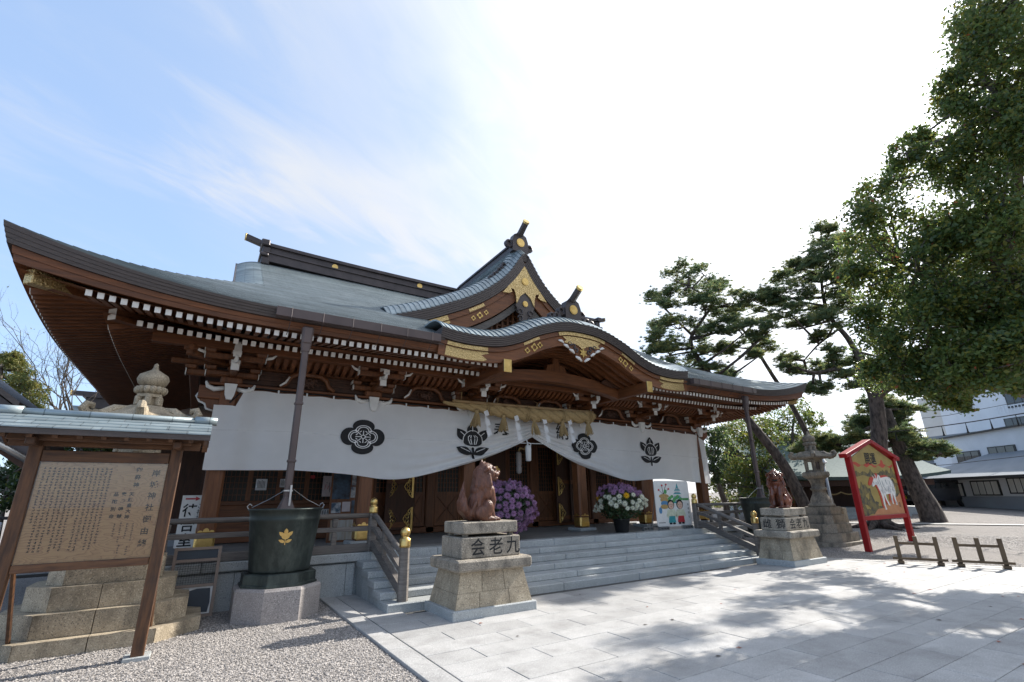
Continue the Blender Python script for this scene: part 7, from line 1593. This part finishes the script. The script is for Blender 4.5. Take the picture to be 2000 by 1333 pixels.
# broadleaf crowns
def clump_points(specs, dist, per, seed, spread=0.24, jit=1.2):
    r2 = np.random.default_rng(seed); out = []; cs = []
    for (px, py, rp, *dd) in specs:
        c = np.array(at_t(px, py, dist+(dd[0] if dd else r2.uniform(-jit, jit)))); r_ = rp*((Vector(c)-CP).dot(FW))/FPX
        k = max(4, int(per[0])); cs.append((Vector(c), r_))
        for j in range(k):
            v = r2.normal(size=3); v /= np.linalg.norm(v); v *= r2.uniform(0.15, 1)**0.45; s = c+v*r_; m_ = int(per[1]*r2.uniform(0.5, 1.4)); out.append(s+r2.normal(size=(m_, 3))*r_*spread*np.array([1, 1, 0.8]))
    return np.concatenate(out), cs
def broadleaf(name, lab, base, trunks, specs, dist, per, size, mats, bark='bark', group=None, seed=1, jit=1.2, spread=0.24, aspect=0.55, branch=True, cat='tree'):
    t = thing(name, lab, cat, tuple(base), group); b = MB(); ends = []
    for (pl, ra, rb) in trunks: P_ = limb(b, pl, ra, rb, 9); ends += P_
    if trunks: b.obj('trunk', bark, t, True)
    C_, cs = clump_points(specs, dist, per, seed, spread, jit)
    if branch and ends:
        br = MB()
        for c, r_ in cs:
            near = min(ends, key=lambda e: (e-c).length); br.tube([near, near.lerp(c, 0.5)+Vector((0, 0, -0.08*r_)), c], [0.05, 0.035, 0.015], 5)
            for k in range(4): v = Vector(rng.normal(0, 1, 3)).normalized()*r_*0.9; br.tube([c, c+v*0.5, c+v], [0.018, 0.012, 0.005], 4)
        stuff(br.obj('branches', bark, t, True))
    w = np.array([m[1] for m in mats]); w = w/w.sum(); lab_ = rng.choice(len(mats), size=len(C_), p=w)
    # the warm tint gathers in patches
    for i, (mn, _) in enumerate(mats):
        sel = C_[lab_ == i]
        if len(sel): stuff(leaves_at(sel, size, mn, 'crown', t, aspect))
    return t
# big tree at the right: its trunk stands beyond the frame
tb_ = Vector((17.2, 1.7, gz(17.2, 1.7))); S_SC = 0.62
S_ = []
def fillp(px0, py0, px1, py1, n, r_, d0, d1, seed):
    r2 = np.random.default_rng(seed)
    for i in range(n): S_.append((r2.uniform(px0, px1), r2.uniform(py0, py1), r_*r2.uniform(0.75, 1.25), r2.uniform(d0, d1)))
for q in ((1905, 20, 36), (1890, 70, 36), (1885, 120, 30), (1935, 50, 45), (1860, 165, 28), (1855, 205, 24), (1885, 200, 30), (1905, 240, 40), (1890, 290, 40), (1795, 270, 26), (1770, 300, 30), (1830, 300, 34), (1755, 350, 36), (1700, 385, 34), (1690, 430, 36), (1740, 420, 46), (1680, 480, 36), (1720, 500, 46), (1665, 540, 26), (1700, 560, 40), (1695, 620, 30), (1740, 600, 44), (1720, 670, 36), (1775, 660, 44), (1760, 720, 36), (1800, 740, 36), (1845, 770, 34), (1870, 780, 24), (1705, 720, 22), (1830, 700, 40)): S_.append((q[0], q[1], q[2], rng.uniform(-1.8, 1.2)))
fillp(1780, 340, 2000, 650, 34, 46, -2.2, 2.5, 1); fillp(1920, 0, 2060, 340, 22, 48, -2, 2.5, 2); fillp(1850, 630, 2060, 750, 16, 38, -2.4, 1.0, 3)
fillp(2060, -60, 2350, 700, 16, 70, -2.5, 2.5, 4); fillp(1980, -220, 2300, -20, 6, 80, -2, 2.5, 5)
T_ = [([tb_-Vector((0, 0, 0.3)), tb_+Vector((0.1, 0.1, 2.2)), tb_+Vector((-0.3, 0.4, 4.5)), tb_+Vector((-0.8, 0.7, 7.0)), tb_+Vector((-1.2, 0.9, 9.5))], 0.36, 0.10),
      ([tb_+Vector((-0.1, 0.2, 2.4)), tb_+Vector((-1.4, 0.7, 3.4)), at_t(1950, 755, 13.4), at_t(1870, 752, 13.4), at_t(1800, 735, 13.4)], 0.2, 0.05), ([tb_+Vector((-0.4, 0.5, 4.6)), at_t(1990, 560, 13.8), at_t(1880, 560, 13.4), at_t(1760, 520, 13.4)], 0.16, 0.04), ([tb_+Vector((-0.8, 0.7, 7.0)), at_t(1980, 250, 13.8), at_t(1920, 150, 13.4), at_t(1890, 80, 13.4)], 0.14, 0.03)]
fillp(1700, 430, 2010, 740, 30, 26, 6, 12, 6); fillp(1860, 420, 2080, 700, 14, 30, 5, 11, 7)
S_ = [(q[0], q[1], q[2], q[3]*S_SC) for q in S_]
broadleaf('broadleaf_tree', 'huge leafy evergreen tree with reddening leaves reaching over the paving', tb_, T_, S_, 13.4, (18, 54), 0.10, (('leaf', 0.66), ('leaf_warm', 0.30), ('leaf_dark', 0.035), ('leaf_red', 0.003)), seed=5, spread=0.26, jit=1.5)
# smaller trees behind the right end of the hall
b1 = ground_hit(1478, 1008); d1 = math.hypot(b1.x, b1.y)
def gbase(px, d): p = at_t(px, 990, d); return Vector((p.x, p.y, gz(p.x, p.y)))
d1 = 30.0; b1 = gbase(1478, d1)
broadleaf('broadleaf_tree', 'yellow green leafy tree between the far handrail and leaning pine', b1, [([b1-Vector((0, 0, 0.2))]+px_path([(1476, 985), (1474, 930), (1468, 880), (1462, 840)], d1), 0.16, 0.05), (px_path([(1474, 940), (1500, 905), (1520, 880)], d1), 0.07, 0.03)],
          [(1440, 850, 30), (1470, 840, 32), (1500, 850, 26), (1430, 890, 34), (1465, 890, 34), (1500, 895, 30), (1520, 930, 24), (1440, 930, 34), (1480, 935, 34), (1415, 945, 26), (1510, 965, 26), (1450, 970, 32), (1485, 980, 28)], d1, (14, 60), 0.16, (('leaf_warm', 0.5), ('leaf', 0.5)), seed=8, group='trees behind the hall')
d2 = 34.0; b2 = gbase(1560, d2)
broadleaf('broadleaf_tree', 'slender leafy tree above the stone lantern and lion', b2, [([b2-Vector((0, 0, 0.2))]+px_path([(1558, 950), (1550, 880), (1548, 840), (1552, 810)], d2), 0.14, 0.05)],
          [(1530, 815, 24), (1555, 805, 26), (1575, 825, 22), (1515, 840, 20), (1540, 850, 24), (1570, 850, 22), (1590, 820, 16)], d2, (12, 44), 0.17, (('leaf', 0.7), ('leaf_warm', 0.3)), seed=9, group='trees behind the hall')
d3 = 27.0; b3 = gbase(1398, d3)
broadleaf('broadleaf_tree', 'dark leafy tree showing just past the curtain edge', b3, [([b3-Vector((0, 0, 0.2))]+px_path([(1420, 1000), (1408, 960), (1396, 920), (1388, 885)], d3), 0.2, 0.08)],
          [(1385, 880, 22), (1400, 900, 20), (1395, 925, 18), (1410, 870, 20), (1390, 850, 20)], d3, (13, 55), 0.14, (('leaf_dark', 0.8), ('leaf', 0.2)), seed=10, group='trees behind the hall')
d4 = 40.0; b4 = gbase(1440, d4)
broadleaf('broadleaf_tree', 'low olive green tree mass filling the gap under the eave', b4, [([b4-Vector((0, 0, 0.2))]+px_path([(1450, 970), (1452, 930)], d4), 0.2, 0.1)],
          [(1420, 980, 26), (1450, 990, 26), (1490, 1000, 24), (1540, 985, 24), (1400, 1005, 22), (1530, 940, 26), (1560, 960, 24), (1430, 830, 24), (1405, 850, 20)], d4, (14, 60), 0.2, (('leaf_cedar', 0.7), ('leaf', 0.3)), seed=12, group='trees behind the hall')
# left: yellow-green conifer, bare tree, hedge
dl = 19.0; bl = gbase(-20, dl); bl.z = 0
broadleaf('conifer_tree', 'sunlit yellow green conifer beyond the notice board', bl, [([bl, at_t(-10, 850, dl), at_t(0, 720, dl)], 0.2, 0.05)],
          [(0, 735, 34), (25, 720, 24), (40, 750, 24), (15, 775, 36), (50, 785, 28), (-30, 760, 50), (-30, 820, 50), (30, 815, 34), (65, 805, 22), (5, 705, 20), (70, 770, 20), (-60, 740, 60), (45, 725, 20), (60, 750, 22), (25, 700, 16)], dl, (16, 70), 0.085, (('leaf_cedar', 0.75), ('leaf', 0.25)), seed=14, aspect=0.3, spread=0.2, group='trees left of the hall')
dbt = 22.0; bq = gbase(150, dbt); bq.z = 0; t = thing('bare_tree', 'nearly leafless tree with fine twigs against the sky', 'tree', tuple(bq)); b = MB(); r2 = np.random.default_rng(21)
tips = []
def grow(b, p, d, l, r_, depth):
    d = d.normalized(); mid = p+d*l*0.5+Vector(r2.normal(0, 0.05*l, 3)); e = p+d*l+Vector(r2.normal(0, 0.06*l, 3)); b.tube([p, mid, e], [r_, r_*0.85, r_*0.68], 5 if depth < 3 else 3, cap=False)
    if depth >= 7: tips.append(e); return
    for k in range(3 if depth < 4 else 2):
        ax = Vector(r2.normal(0, 1, 3)); nd = (d+ax.normalized()*r2.uniform(0.45, 0.85)+Vector((0, 0, 0.12))).normalized(); grow(b, e if k else p.lerp(e, r2.uniform(0.6, 0.95)), nd, l*r2.uniform(0.62, 0.82), r_*0.60, depth+1)
grow(b, bq, Vector((0.05, 0, 1)), 2.7, 0.09, 0); grow(b, bq+Vector((0.05, 0, 1.8)), Vector((-0.6, 0.1, 0.9)), 2.2, 0.055, 1)
b.obj('trunk', 'twig', t, True, fix=False); C_ = np.array([tuple(e) for e in tips]); C_ = C_[r2.random(len(C_)) < 0.35]; stuff(leaves_at(C_+r2.normal(0, 0.1, C_.shape), 0.07, 'leaf_warm', 'crown', t))
dh = 16.0; bh = gbase(20, dh); bh.z = 0
broadleaf('hedge_shrub', 'dark green leafy shrub behind the notice board posts', bh, [([bh, at_t(20, 930, dh)], 0.08, 0.03)],
          [(0, 930, 34), (30, 945, 26), (10, 970, 34), (45, 920, 22), (-30, 950, 50), (60, 960, 20), (55, 905, 14), (130, 880, 22), (170, 885, 22), (200, 880, 18), (100, 885, 16)], dh, (12, 60), 0.10, (('leaf_dark', 0.6), ('leaf', 0.3), ('leaf_warm', 0.1)), seed=15, group='trees left of the hall', cat='shrub')
# ================================================================== background buildings
class Facade:
    """vertical plane through two ground points; px/py meet it by line of sight"""
    def __init__(s, pa, pb):
        s.a = Vector((pa.x, pa.y, 0)); s.d = (Vector((pb.x, pb.y, 0))-s.a).normalized(); s.n = Vector((s.d.y, -s.d.x, 0))
        if s.n.dot(CP-s.a) < 0: s.n = -s.n
    def uv(s, px, py): d = ray(px, py); t = (s.a-CP).dot(s.n)/d.dot(s.n); p = CP+d*t; return (p-s.a).dot(s.d), p.z
    def P(s, u, z_, o=0.0): return s.a+s.d*u+s.n*o+Vector((0, 0, z_))
def fbox(F_, u0, u1, z0_, z1_, o0, o1, name, mat, par):
    b = MB(); b.add([F_.P(u, z_, o) for z_ in (z0_, z1_) for u, o in ((u0, o0), (u1, o0), (u1, o1), (u0, o1))], [(0, 1, 2, 3), (4, 7, 6, 5), (0, 4, 5, 1), (1, 5, 6, 2), (2, 6, 7, 3), (3, 7, 4, 0)]); return b.obj(name, mat, par)
# --- low two-storey building
PA, PB = at_t(1838, 985, 41), at_t(2000, 981, 37); F1 = Facade(PA, PB)
t = thing('office_building', 'low white two-storey building with sheet metal skirt roof', 'building', tuple(PA))
u0, zg = F1.uv(1838, 985); z1w = F1.uv(1830, 940)[1]; zb = zg+0.45
fbox(F1, 0, 26, zb, z1w+0.2, -9, 0, 'wall', 'plaster', t); fbox(F1, -0.05, 26, zg-1.2, zb, -9.05, 0.05, 'plinth', 'bldg_base', t)
def window(F_, q, par, npan, glass, o=0.0):
    (ua, za), (ub, zb_) = F_.uv(q[0], q[1]), F_.uv(q[2], q[3]); ua, ub = min(ua, ub), max(ua, ub); za, zb_ = min(za, zb_), max(za, zb_)
    w = fbox(F_, ua-0.06, ub+0.06, za-0.06, zb_+0.06, o-0.06, o+0.05, 'window', 'frame_dark', par)
    for i in range(npan): fbox(F_, lerp(ua, ub, i/npan)+0.03, lerp(ua, ub, (i+1)/npan)-0.03, za, zb_, o, o+0.062, 'pane', glass, w)
window(F1, (1836, 947, 1886, 969), t, 4, 'curtain_glass'); window(F1, (1897, 942, 1957, 966), t, 4, 'curtain_glass'); window(F1, (1968, 936, 2030, 962), t, 4, 'curtain_glass')
for k in range(4): window(F1, (2045+75*k, 932, 2110+75*k, 958), t, 4, 'curtain_glass')
ue, ze = F1.uv(1806, 939); ue2, ze2 = F1.uv(2000, 925); _, zr_ = F1.uv(1868, 916); ze = (ze+ze2)/2
b = MB(); rt_ = zr_-ze+0.9
b.add([F1.P(-0.9, ze, 1.2), F1.P(27, ze, 1.2), F1.P(27, ze+rt_, -2.4), F1.P(1.8, ze+rt_, -2.4), F1.P(-0.9, ze, -10), F1.P(1.8, ze+rt_, -7)], [(0, 1, 2, 3), (0, 3, 5, 4)]); b.obj('skirt_roof', 'sheet_roof', t, fix=False)
fbox(F1, -0.95, 27, ze-0.12, ze-0.005, -10, 1.25, 'eave', 'frame_dark', t)
u2 = F1.uv(1850, 880)[0]; F2 = Facade(F1.P(u2-0.5, 0, -2.3), F1.P(u2+10, 0, -2.3)); zt2 = F2.uv(1850, 857)[1]; 
u0b = F2.uv(1853, 880)[0]
b = MB(); ue_ = 24; ztr = F2.uv(2000, 831)[1]; ub_ = F2.uv(2000, 831)[0]; sl = (ztr-zt2)/(ub_-u0b)
b.add([F2.P(u, z_, o) for o in (0, -7) for u, z_ in ((u0b, ze), (ue_, ze), (ue_, zt2+sl*(ue_-u0b)), (u0b, zt2))], [(0, 1, 2, 3), (7, 6, 5, 4), (0, 3, 7, 4), (1, 5, 6, 2), (3, 2, 6, 7)]); b.obj('upper_wall', 'plaster', t)
b = MB(); b.add([F2.P(u, z_, o) for o in (0.25, -7.2) for u, z_ in ((u0b-0.2, zt2), (ue_, zt2+sl*(ue_-u0b)), (ue_, zt2+sl*(ue_-u0b)+0.07), (u0b-0.2, zt2+0.07))], [(0, 1, 2, 3), (7, 6, 5, 4), (0, 3, 7, 4), (1, 5, 6, 2), (3, 2, 6, 7), (0, 4, 5, 1)]); b.obj('roof_edge', 'frame_dark', t)
window(F2, (1869, 886, 1919, 905), t, 3, 'dark_glass'); window(F2, (1931, 876, 1990, 897), t, 3, 'dark_glass'); window(F2, (2010, 868, 2060, 890), t, 3, 'dark_glass')
# --- tall block behind
PA3, PB3 = at_t(1822, 960, 62), at_t(2000, 960, 57); F3 = Facade(PA3, PB3)
t = thing('apartment_block', 'tall pale apartment block rising behind the white building', 'building', (PA3.x, PA3.y, 1.0)); uL = F3.uv(1806, 838)[0]; zT = F3.uv(1800, 778)[1]
uM = F3.uv(1855, 830)[0]
fbox(F3, uL, uM, 0, zT, -12, 0, 'wall', 'plaster_beige', t); fbox(F3, uM, 30, 0, zT+1.2, -11.8, 0.6, 'wall', 'plaster', t)
for (q, n_) in (((1975, 770, 2030, 789), 3), ((1975, 820, 2030, 838), 3)):
    window(F3, q, t, n_, 'dark_glass', 0.6)
    (ua, za), (ub, zb_) = F3.uv(q[0], q[3]+9), F3.uv(q[2], q[3]-2); ra = fbox(F3, ua, ub, min(za, zb_), max(za, zb_)-0.0, 1.3, 1.36, 'balcony_rail', 'plaster', t)
    for i in range(8): fbox(F3, lerp(ua, ub, i/8), lerp(ua, ub, i/8)+0.05, min(za, zb_)-0.5, max(za, zb_), 1.37, 1.4, 'baluster', 'plaster', ra)
# --- mid house between the pines
PA4, PB4 = at_t(1762, 975, 55), at_t(1835, 975, 53); F4 = Facade(PA4, PB4)
t = thing('distant_house', 'pale distant house with balcony glimpsed between pine and white building', 'building', (PA4.x, PA4.y, 1.0)); uL, zT = F4.uv(1770, 865); uR = F4.uv(1838, 870)[0]
fbox(F4, uL, uR+3, 0, zT, -8, 0, 'wall', 'plaster', t); window(F4, (1775, 912, 1795, 930), t, 2, 'dark_glass'); window(F4, (1800, 908, 1832, 926), t, 3, 'dark_glass'); fbox(F4, uL-0.3, uR+3, zT, zT+0.2, -8.3, 0.4, 'roof_edge', 'sheet_roof', t)
(ua, za) = F4.uv(1770, 938); (ub, zb_) = F4.uv(1832, 930); fbox(F4, ua, ub, za-0.1, zb_+0.1, 0.9, 1.0, 'balcony_rail', 'plaster', t)
# --- side shrine with copper roof behind the lantern
PA5, PB5 = at_t(1535, 1000, 31), at_t(1690, 1000, 33); F5 = Facade(PA5, PB5)
t = thing('side_shrine', 'dark timber side shrine with green copper roof behind the lantern', 'shrine', (PA5.x, PA5.y, 0.6)); gz5 = gz(PA5.x, PA5.y)
zeave = F5.uv(1600, 934)[1]; u0_, u1_ = -1.2, 8.0; zrd = zeave+2.6
b = MB(); n_ = 9
def rf(u, s): return F5.P(u, zeave+ (zrd-zeave)*(0.55*s+0.45*s*s)+0.25*(abs(u-3.4)/4.6)**3*(1-s), 1.4-4.6*s)
b.grid(rf, list(np.linspace(u0_, u1_, 15)), list(np.linspace(0, 1, n_))); b.obj('roof', 'roof_green', t, True, fix=False)
b = MB(); b.grid(lambda u, s: F5.P(u, zeave+(zrd-zeave)*(0.55*s+0.45*s*s), -7.8+4.6*s), list(np.linspace(u0_, u1_, 7)), list(np.linspace(0, 1, n_))); b.obj('roof', 'roof_green', t, True, fix=False)
b = MB(); b.sweep([[F5.P(u, zeave+0.25*(abs(u-3.4)/4.6)**3+dz, o) for u in np.linspace(u0_, u1_, 15)] for dz, o in ((0.0, 1.42), (-0.16, 1.36), (-0.16, 1.0), (0, 1.0))]); b.obj('eave', 'roof_green', t)
fbox(F5, u0_+0.6, u1_-0.6, zeave-0.45, zeave-0.17, -6, 0.9, 'beam', 'wood_dark', t); fbox(F5, 0, 6.8, gz5-0.2, zeave-0.4, -6, -1.4, 'wall', 'wood_dark', t)
fbox(F5, 0.0, 1.9, gz5+1.7, zeave-0.5, -1.4, -1.36, 'plaster_panel', 'plaster', t); fbox(F5, -0.6, 7.4, gz5-0.3, gz5+0.45, -6.3, 0.9, 'platform', 'granite', t)
for i in range(4): fbox(F5, 1.6, 5.2, gz5-0.3, gz5+0.45-0.11*(i+1), 0.9+0.3*i, 1.22+0.3*i, 'step', 'granite', t)
for u in (0.2, 1.9, 3.5, 5.1, 6.7): b = MB(); p_ = F5.P(u, 0, 0.5); b.tube([(p_.x, p_.y, gz5+0.4), (p_.x, p_.y, zeave-0.3)], 0.13, 10); b.obj('column', 'wood_brown', t, True)
for i in range(4): p_ = [F5.P(1.9+i*0.8+0.8*q, zeave-0.75-0.12*math.sin(math.pi*q), 0.66) for q in np.linspace(0, 1, 7)]; MB().tube(p_, 0.035, 6).obj('straw_rope', 'straw', t, True)
for i in range(5): window(F5, (1551+8*i, 955, 1557+8*i, 975), t, 1, 'dark_glass', -1.35) if False else None
# long pale roof right of it
PA6, PB6 = at_t(1690, 985, 40), at_t(1790, 985, 42); F6 = Facade(PA6, PB6); t = thing('long_shed', 'dark shed with pale roof edge behind the leaning pine', 'shed', (PA6.x, PA6.y, 0.8)); (uL, zL), (uR, zR) = F6.uv(1640, 905), F6.uv(1792, 893)
fbox(F6, uL, uR, zR-0.45, zR, -4, 1.2, 'roof', 'sheet_roof', t); fbox(F6, uL+0.5, uR-1.0, 0, zR-0.45, -4, 0, 'wall', 'wood_dark', t)
# dark fence and hedge left of the white building
PA7, PB7 = at_t(1770, 990, 45), at_t(1835, 988, 43); F7 = Facade(PA7, PB7); t = thing('dark_fence', 'dark slatted fence between the pines and white building', 'fence', (PA7.x, PA7.y, 1.0)); (ua, za), (ub, zb_) = F7.uv(1778, 985), F7.uv(1832, 955)
for i in range(12): fbox(F7, ua-2+i*0.62, ua-2+i*0.62+0.58, 0.3, zb_, -0.05, 0.0, 'panel', 'frame_dark', t)
broadleaf('hedge_shrub', 'green hedge topping the dark fence by the white building', Vector((PA7.x, PA7.y, 1.0)), [], [(1788, 950, 9), (1800, 946, 9), (1812, 944, 9), (1822, 948, 8)], 46.5, (8, 40), 0.25, (('leaf', 0.6), ('leaf_dark', 0.4)), seed=33, jit=0.5, branch=False, cat='hedge')
# --- parked car
pc = at_t(1828, 985, 39.6); t = thing('parked_car', 'grey car parked against the end of the white building', 'car', (pc.x, pc.y, gz(pc.x, pc.y))); ca = math.atan2(F1.d.y, F1.d.x); zc = F1.uv(1838, 985)[1]-0.12
def cw(x, y, z_): return (pc.x+math.cos(ca)*x-math.sin(ca)*y, pc.y+math.sin(ca)*x+math.cos(ca)*y, zc+z_)
material('car_paint', (0.10, 0.10, 0.11), (0.08, 0.08, 0.09), 0.25, 2, metal=0.6, coat=0.6); material('plate_yellow', (0.75, 0.58, 0.02), None, 0.5, 4); material('tail_red', (0.35, 0.01, 0.01), None, 0.2, 4)
b = MB(); sec = [(-1.7, 0.35), (-1.72, 0.75), (-1.55, 0.92), (-1.15, 1.0), (-0.75, 1.48), (0.9, 1.52), (1.6, 1.35), (1.72, 0.9), (1.72, 0.35)]
b.prism(sec, lambda u, v, w: cw(w, u, v), -0.74, 0.74); cb_ = b.obj('body', 'car_paint', t)
MB().prism([(-1.12, 1.02), (-0.77, 1.44), (-0.74, 1.44), (-1.08, 1.02)], lambda u, v, w: cw(w, u-0.03, v+0.02), -0.62, 0.62).obj('windscreen', 'dark_glass', t)
for s_ in (-1, 1):
    MB().prism([(-0.95, 1.03), (-0.68, 1.42), (0.8, 1.45), (1.4, 1.3), (1.45, 1.03)], lambda u, v, w: cw(s_*(0.741+w), u, v), 0, 0.008).obj('side_window', 'dark_glass', t)
    MB().prism(el(-1.73, 0.80, 0.06, 0.10), lambda u, v, w: cw(s_*0.55+w, u, v), -0.14, 0.14).obj('headlight', 'white_paint', t)
    for yy in (-1.05, 1.1):
        w_ = MB(); w_.prism(el(yy, 0.30, 0.30, 0.30, 20), lambda u, v, w: cw(s_*0.66+w, u, v), -0.1, 0.1); wo = w_.obj('wheel', 'rubber', t); MB().prism(el(yy, 0.30, 0.18, 0.18, 14), lambda u, v, w: cw(s_*0.765+w*s_, u, v), 0, 0.008).obj('rim', 'steel', wo)
MB().prism([(-0.17, 0.48), (0.17, 0.48), (0.17, 0.64), (-0.17, 0.64)], lambda u, v, w: cw(u, -1.745-w, v), 0, 0.015).obj('number_plate', 'plate_yellow', t)
# --- string lights and cables
def cable(name, lab, pts, d, r_, bulbs=0, grp=None, drop=0.35):
    P_ = [at_t(x, y, dd) for (x, y, dd) in pts]; t = thing(name, lab, 'cable' if not bulbs else 'string lights', tuple(P_[0]), grp)
    MB().tube(P_, r_, 5).obj('cable', 'ink', t, True)
    for i in range(bulbs):
        q = (i+0.5)/bulbs*(len(P_)-1); k = int(q); p_ = P_[k].lerp(P_[min(k+1, len(P_)-1)], q-k); MB().lathe([(0.015, -drop*0.35), (0.03, -drop), (0.06, -drop-0.04), (0.02, -drop-0.05)][::-1], tuple(p_), 8).obj('bulb_holder', 'ink', t); MB().tube([p_, p_-Vector((0, 0, drop))], 0.012, 4).obj('drop_wire', 'ink', t)
cable('string_lights', 'black festoon cable with hanging lamp holders before the white building', [(1480, 872, 30), (1600, 858, 29), (1700, 848, 28), (1800, 838, 27), (1900, 824, 26), (2010, 806, 25)], 28, 0.02, 11)
cable('overhead_cable', 'thin power cable crossing before the tall block', [(1560, 838, 42), (1700, 828, 42), (1850, 812, 42), (2020, 780, 42)], 40, 0.015)
cable('overhead_cable', 'thin sagging cable along the skirt roof of the white building', [(1762, 915, 38), (1850, 908, 37), (2010, 890, 36)], 38, 0.015)
p_ = at_t(1628, 1000, 24); pole = thing('lamp_post', 'slim grey metal lamp post beside the stone lantern', 'post', (p_.x, p_.y, gz(p_.x, p_.y))); zt_ = at_t(1622, 905, 24).z; MB().tube([(p_.x, p_.y, gz(p_.x, p_.y)-0.1), (p_.x, p_.y, zt_)], 0.05, 8).obj('pole', 'steel', pole, True); MB().cbox((p_.x, p_.y, zt_+0.1), (0.25, 0.25, 0.2), 0.04, taper=(0.5, 0.5)).obj('lamp_head', 'plaster', pole)
p_ = at_t(1647, 1005, 23); MBo = MB().cbox((p_.x, p_.y, gz(p_.x, p_.y)+0.45), (0.3, 0.2, 1.0), 0.04).obj('stone_marker', 'granite_tan', None); tag(MBo, 'short pale stone marker behind the stone lantern base', 'marker')
# --- left: subsidiary shrine roof, pavilion eave, tablet fence
zz_ = at_t(200, 790, 26); t = thing('auxiliary_shrine', 'small shrine with grey copper roof and gilded ridge end behind the eave', 'shrine', (zz_.x, zz_.y, 0)); yb_ = zz_.y
a = aty(178, 772, yb_); e = aty(165, 822, yb_-2.5)
b = MB(); b.grid(lambda x, s: (x, yb_-3.0*s, a.z-0.5-2.0*s+0.5*s*s), list(np.linspace(a.x-0.5, a.x+7, 6)), list(np.linspace(0, 1, 10))); b.obj('roof', 'copper_roof', t, False, fix=False)
b = MB(); b.grid(lambda x, s: (x, yb_+3.0*s, a.z-0.5-2.0*s+0.5*s*s), list(np.linspace(a.x-0.5, a.x+7, 3)), list(np.linspace(0, 1, 4))); b.obj('roof', 'copper_roof', t, False, fix=False)
for i in range(12): s = i/12; MB().box2((a.x-0.52, yb_-3.0*s-0.02, a.z-0.5-2.0*s+0.5*s*s-0.02), (a.x+7, yb_-3.0*s+0.02, a.z-0.5-2.0*s+0.5*s*s+0.03)).obj('roof_seam', 'copper_roof', t)
b = MB(); b.box2((a.x-0.1, yb_-0.2, a.z-0.55), (a.x+7, yb_+0.2, a.z-0.12)); b.box2((a.x-0.6, yb_-0.13, a.z-0.05), (a.x+7, yb_+0.13, a.z+0.12)); b.box2((a.x-0.2, yb_-0.32, a.z-0.14), (a.x+7, yb_+0.32, a.z-0.05)); b.obj('ridge', 'copper_trim', t); MB().cbox((a.x-0.62, yb_, a.z+0.03), (0.05, 0.28, 0.2), 0.02).obj('gilded_cap', 'gold', t)
MB().box2((a.x+0.6, yb_-1.8, 0), (a.x+6.5, yb_+1.8, a.z-1.2)).obj('wall', 'wood_dark', t)
q = [aty(a_, b_, 10.6) for a_, b_ in ((-110, 690), (35, 800), (68, 905), (-110, 800))]
t = thing('pavilion_roof', 'dark pavilion roof corner jutting in behind the notice board', 'pavilion', (q[0].x, 11.8, 0))
MB().prism([(v.x, v.z) for v in q], lambda u, v, w: (u, w, v), 10.6, 13.4).obj('roof', 'copper_trim', t)
dv = q[1]-q[0]; MB().sweep([[(p_.x+dx, yy, p_.z+dz) for p_ in (q[0], q[1]+dv*0.03)] for yy, dx, dz in ((10.45, 0, 0.03), (10.45, 0, 0.12), (13.5, 0, 0.12), (13.5, 0, 0.03))]).obj('roof_sheet', 'copper_edge', t)
MB().tube([q[3]+Vector((0, -0.06, -0.04)), q[2]+Vector((0.05, -0.06, -0.04))], 0.05, 8).obj('gutter', 'steel', t, True)
MB().prism([(q[3].x, q[3].z-0.10), (q[2].x-0.1, q[2].z-0.12), (q[2].x-0.1, q[2].z-0.02), (q[3].x, q[3].z)], lambda u, v, w: (u, w, v), 10.7, 13.3).obj('soffit', 'wood_dark', t)
for x, y in ((q[3].x, 11.1), (q[3].x, 13.0)): MB().cbox((x, y, q[3].z/2-0.1), (0.2, 0.2, q[3].z), 0.02).obj('post', 'wood_dark', t)
p_ = aty(14, 1000, 14.0); t = thing('tablet_fence', 'row of grey upright tablets in a dark fence beyond the board', 'fence', (p_.x, 14, 0))
for i in range(14): x = p_.x-1.6+i*0.19; MB().cbox((x, 14.0, 0.95), (0.12, 0.05, 0.85), 0.015).obj('tablet', 'plaster', t)
for z_ in (0.35, 0.9, 1.45): MB().cbox((p_.x-0.4, 14.05, z_), (2.9, 0.06, 0.06), 0.01).obj('rail', 'frame_dark', t)
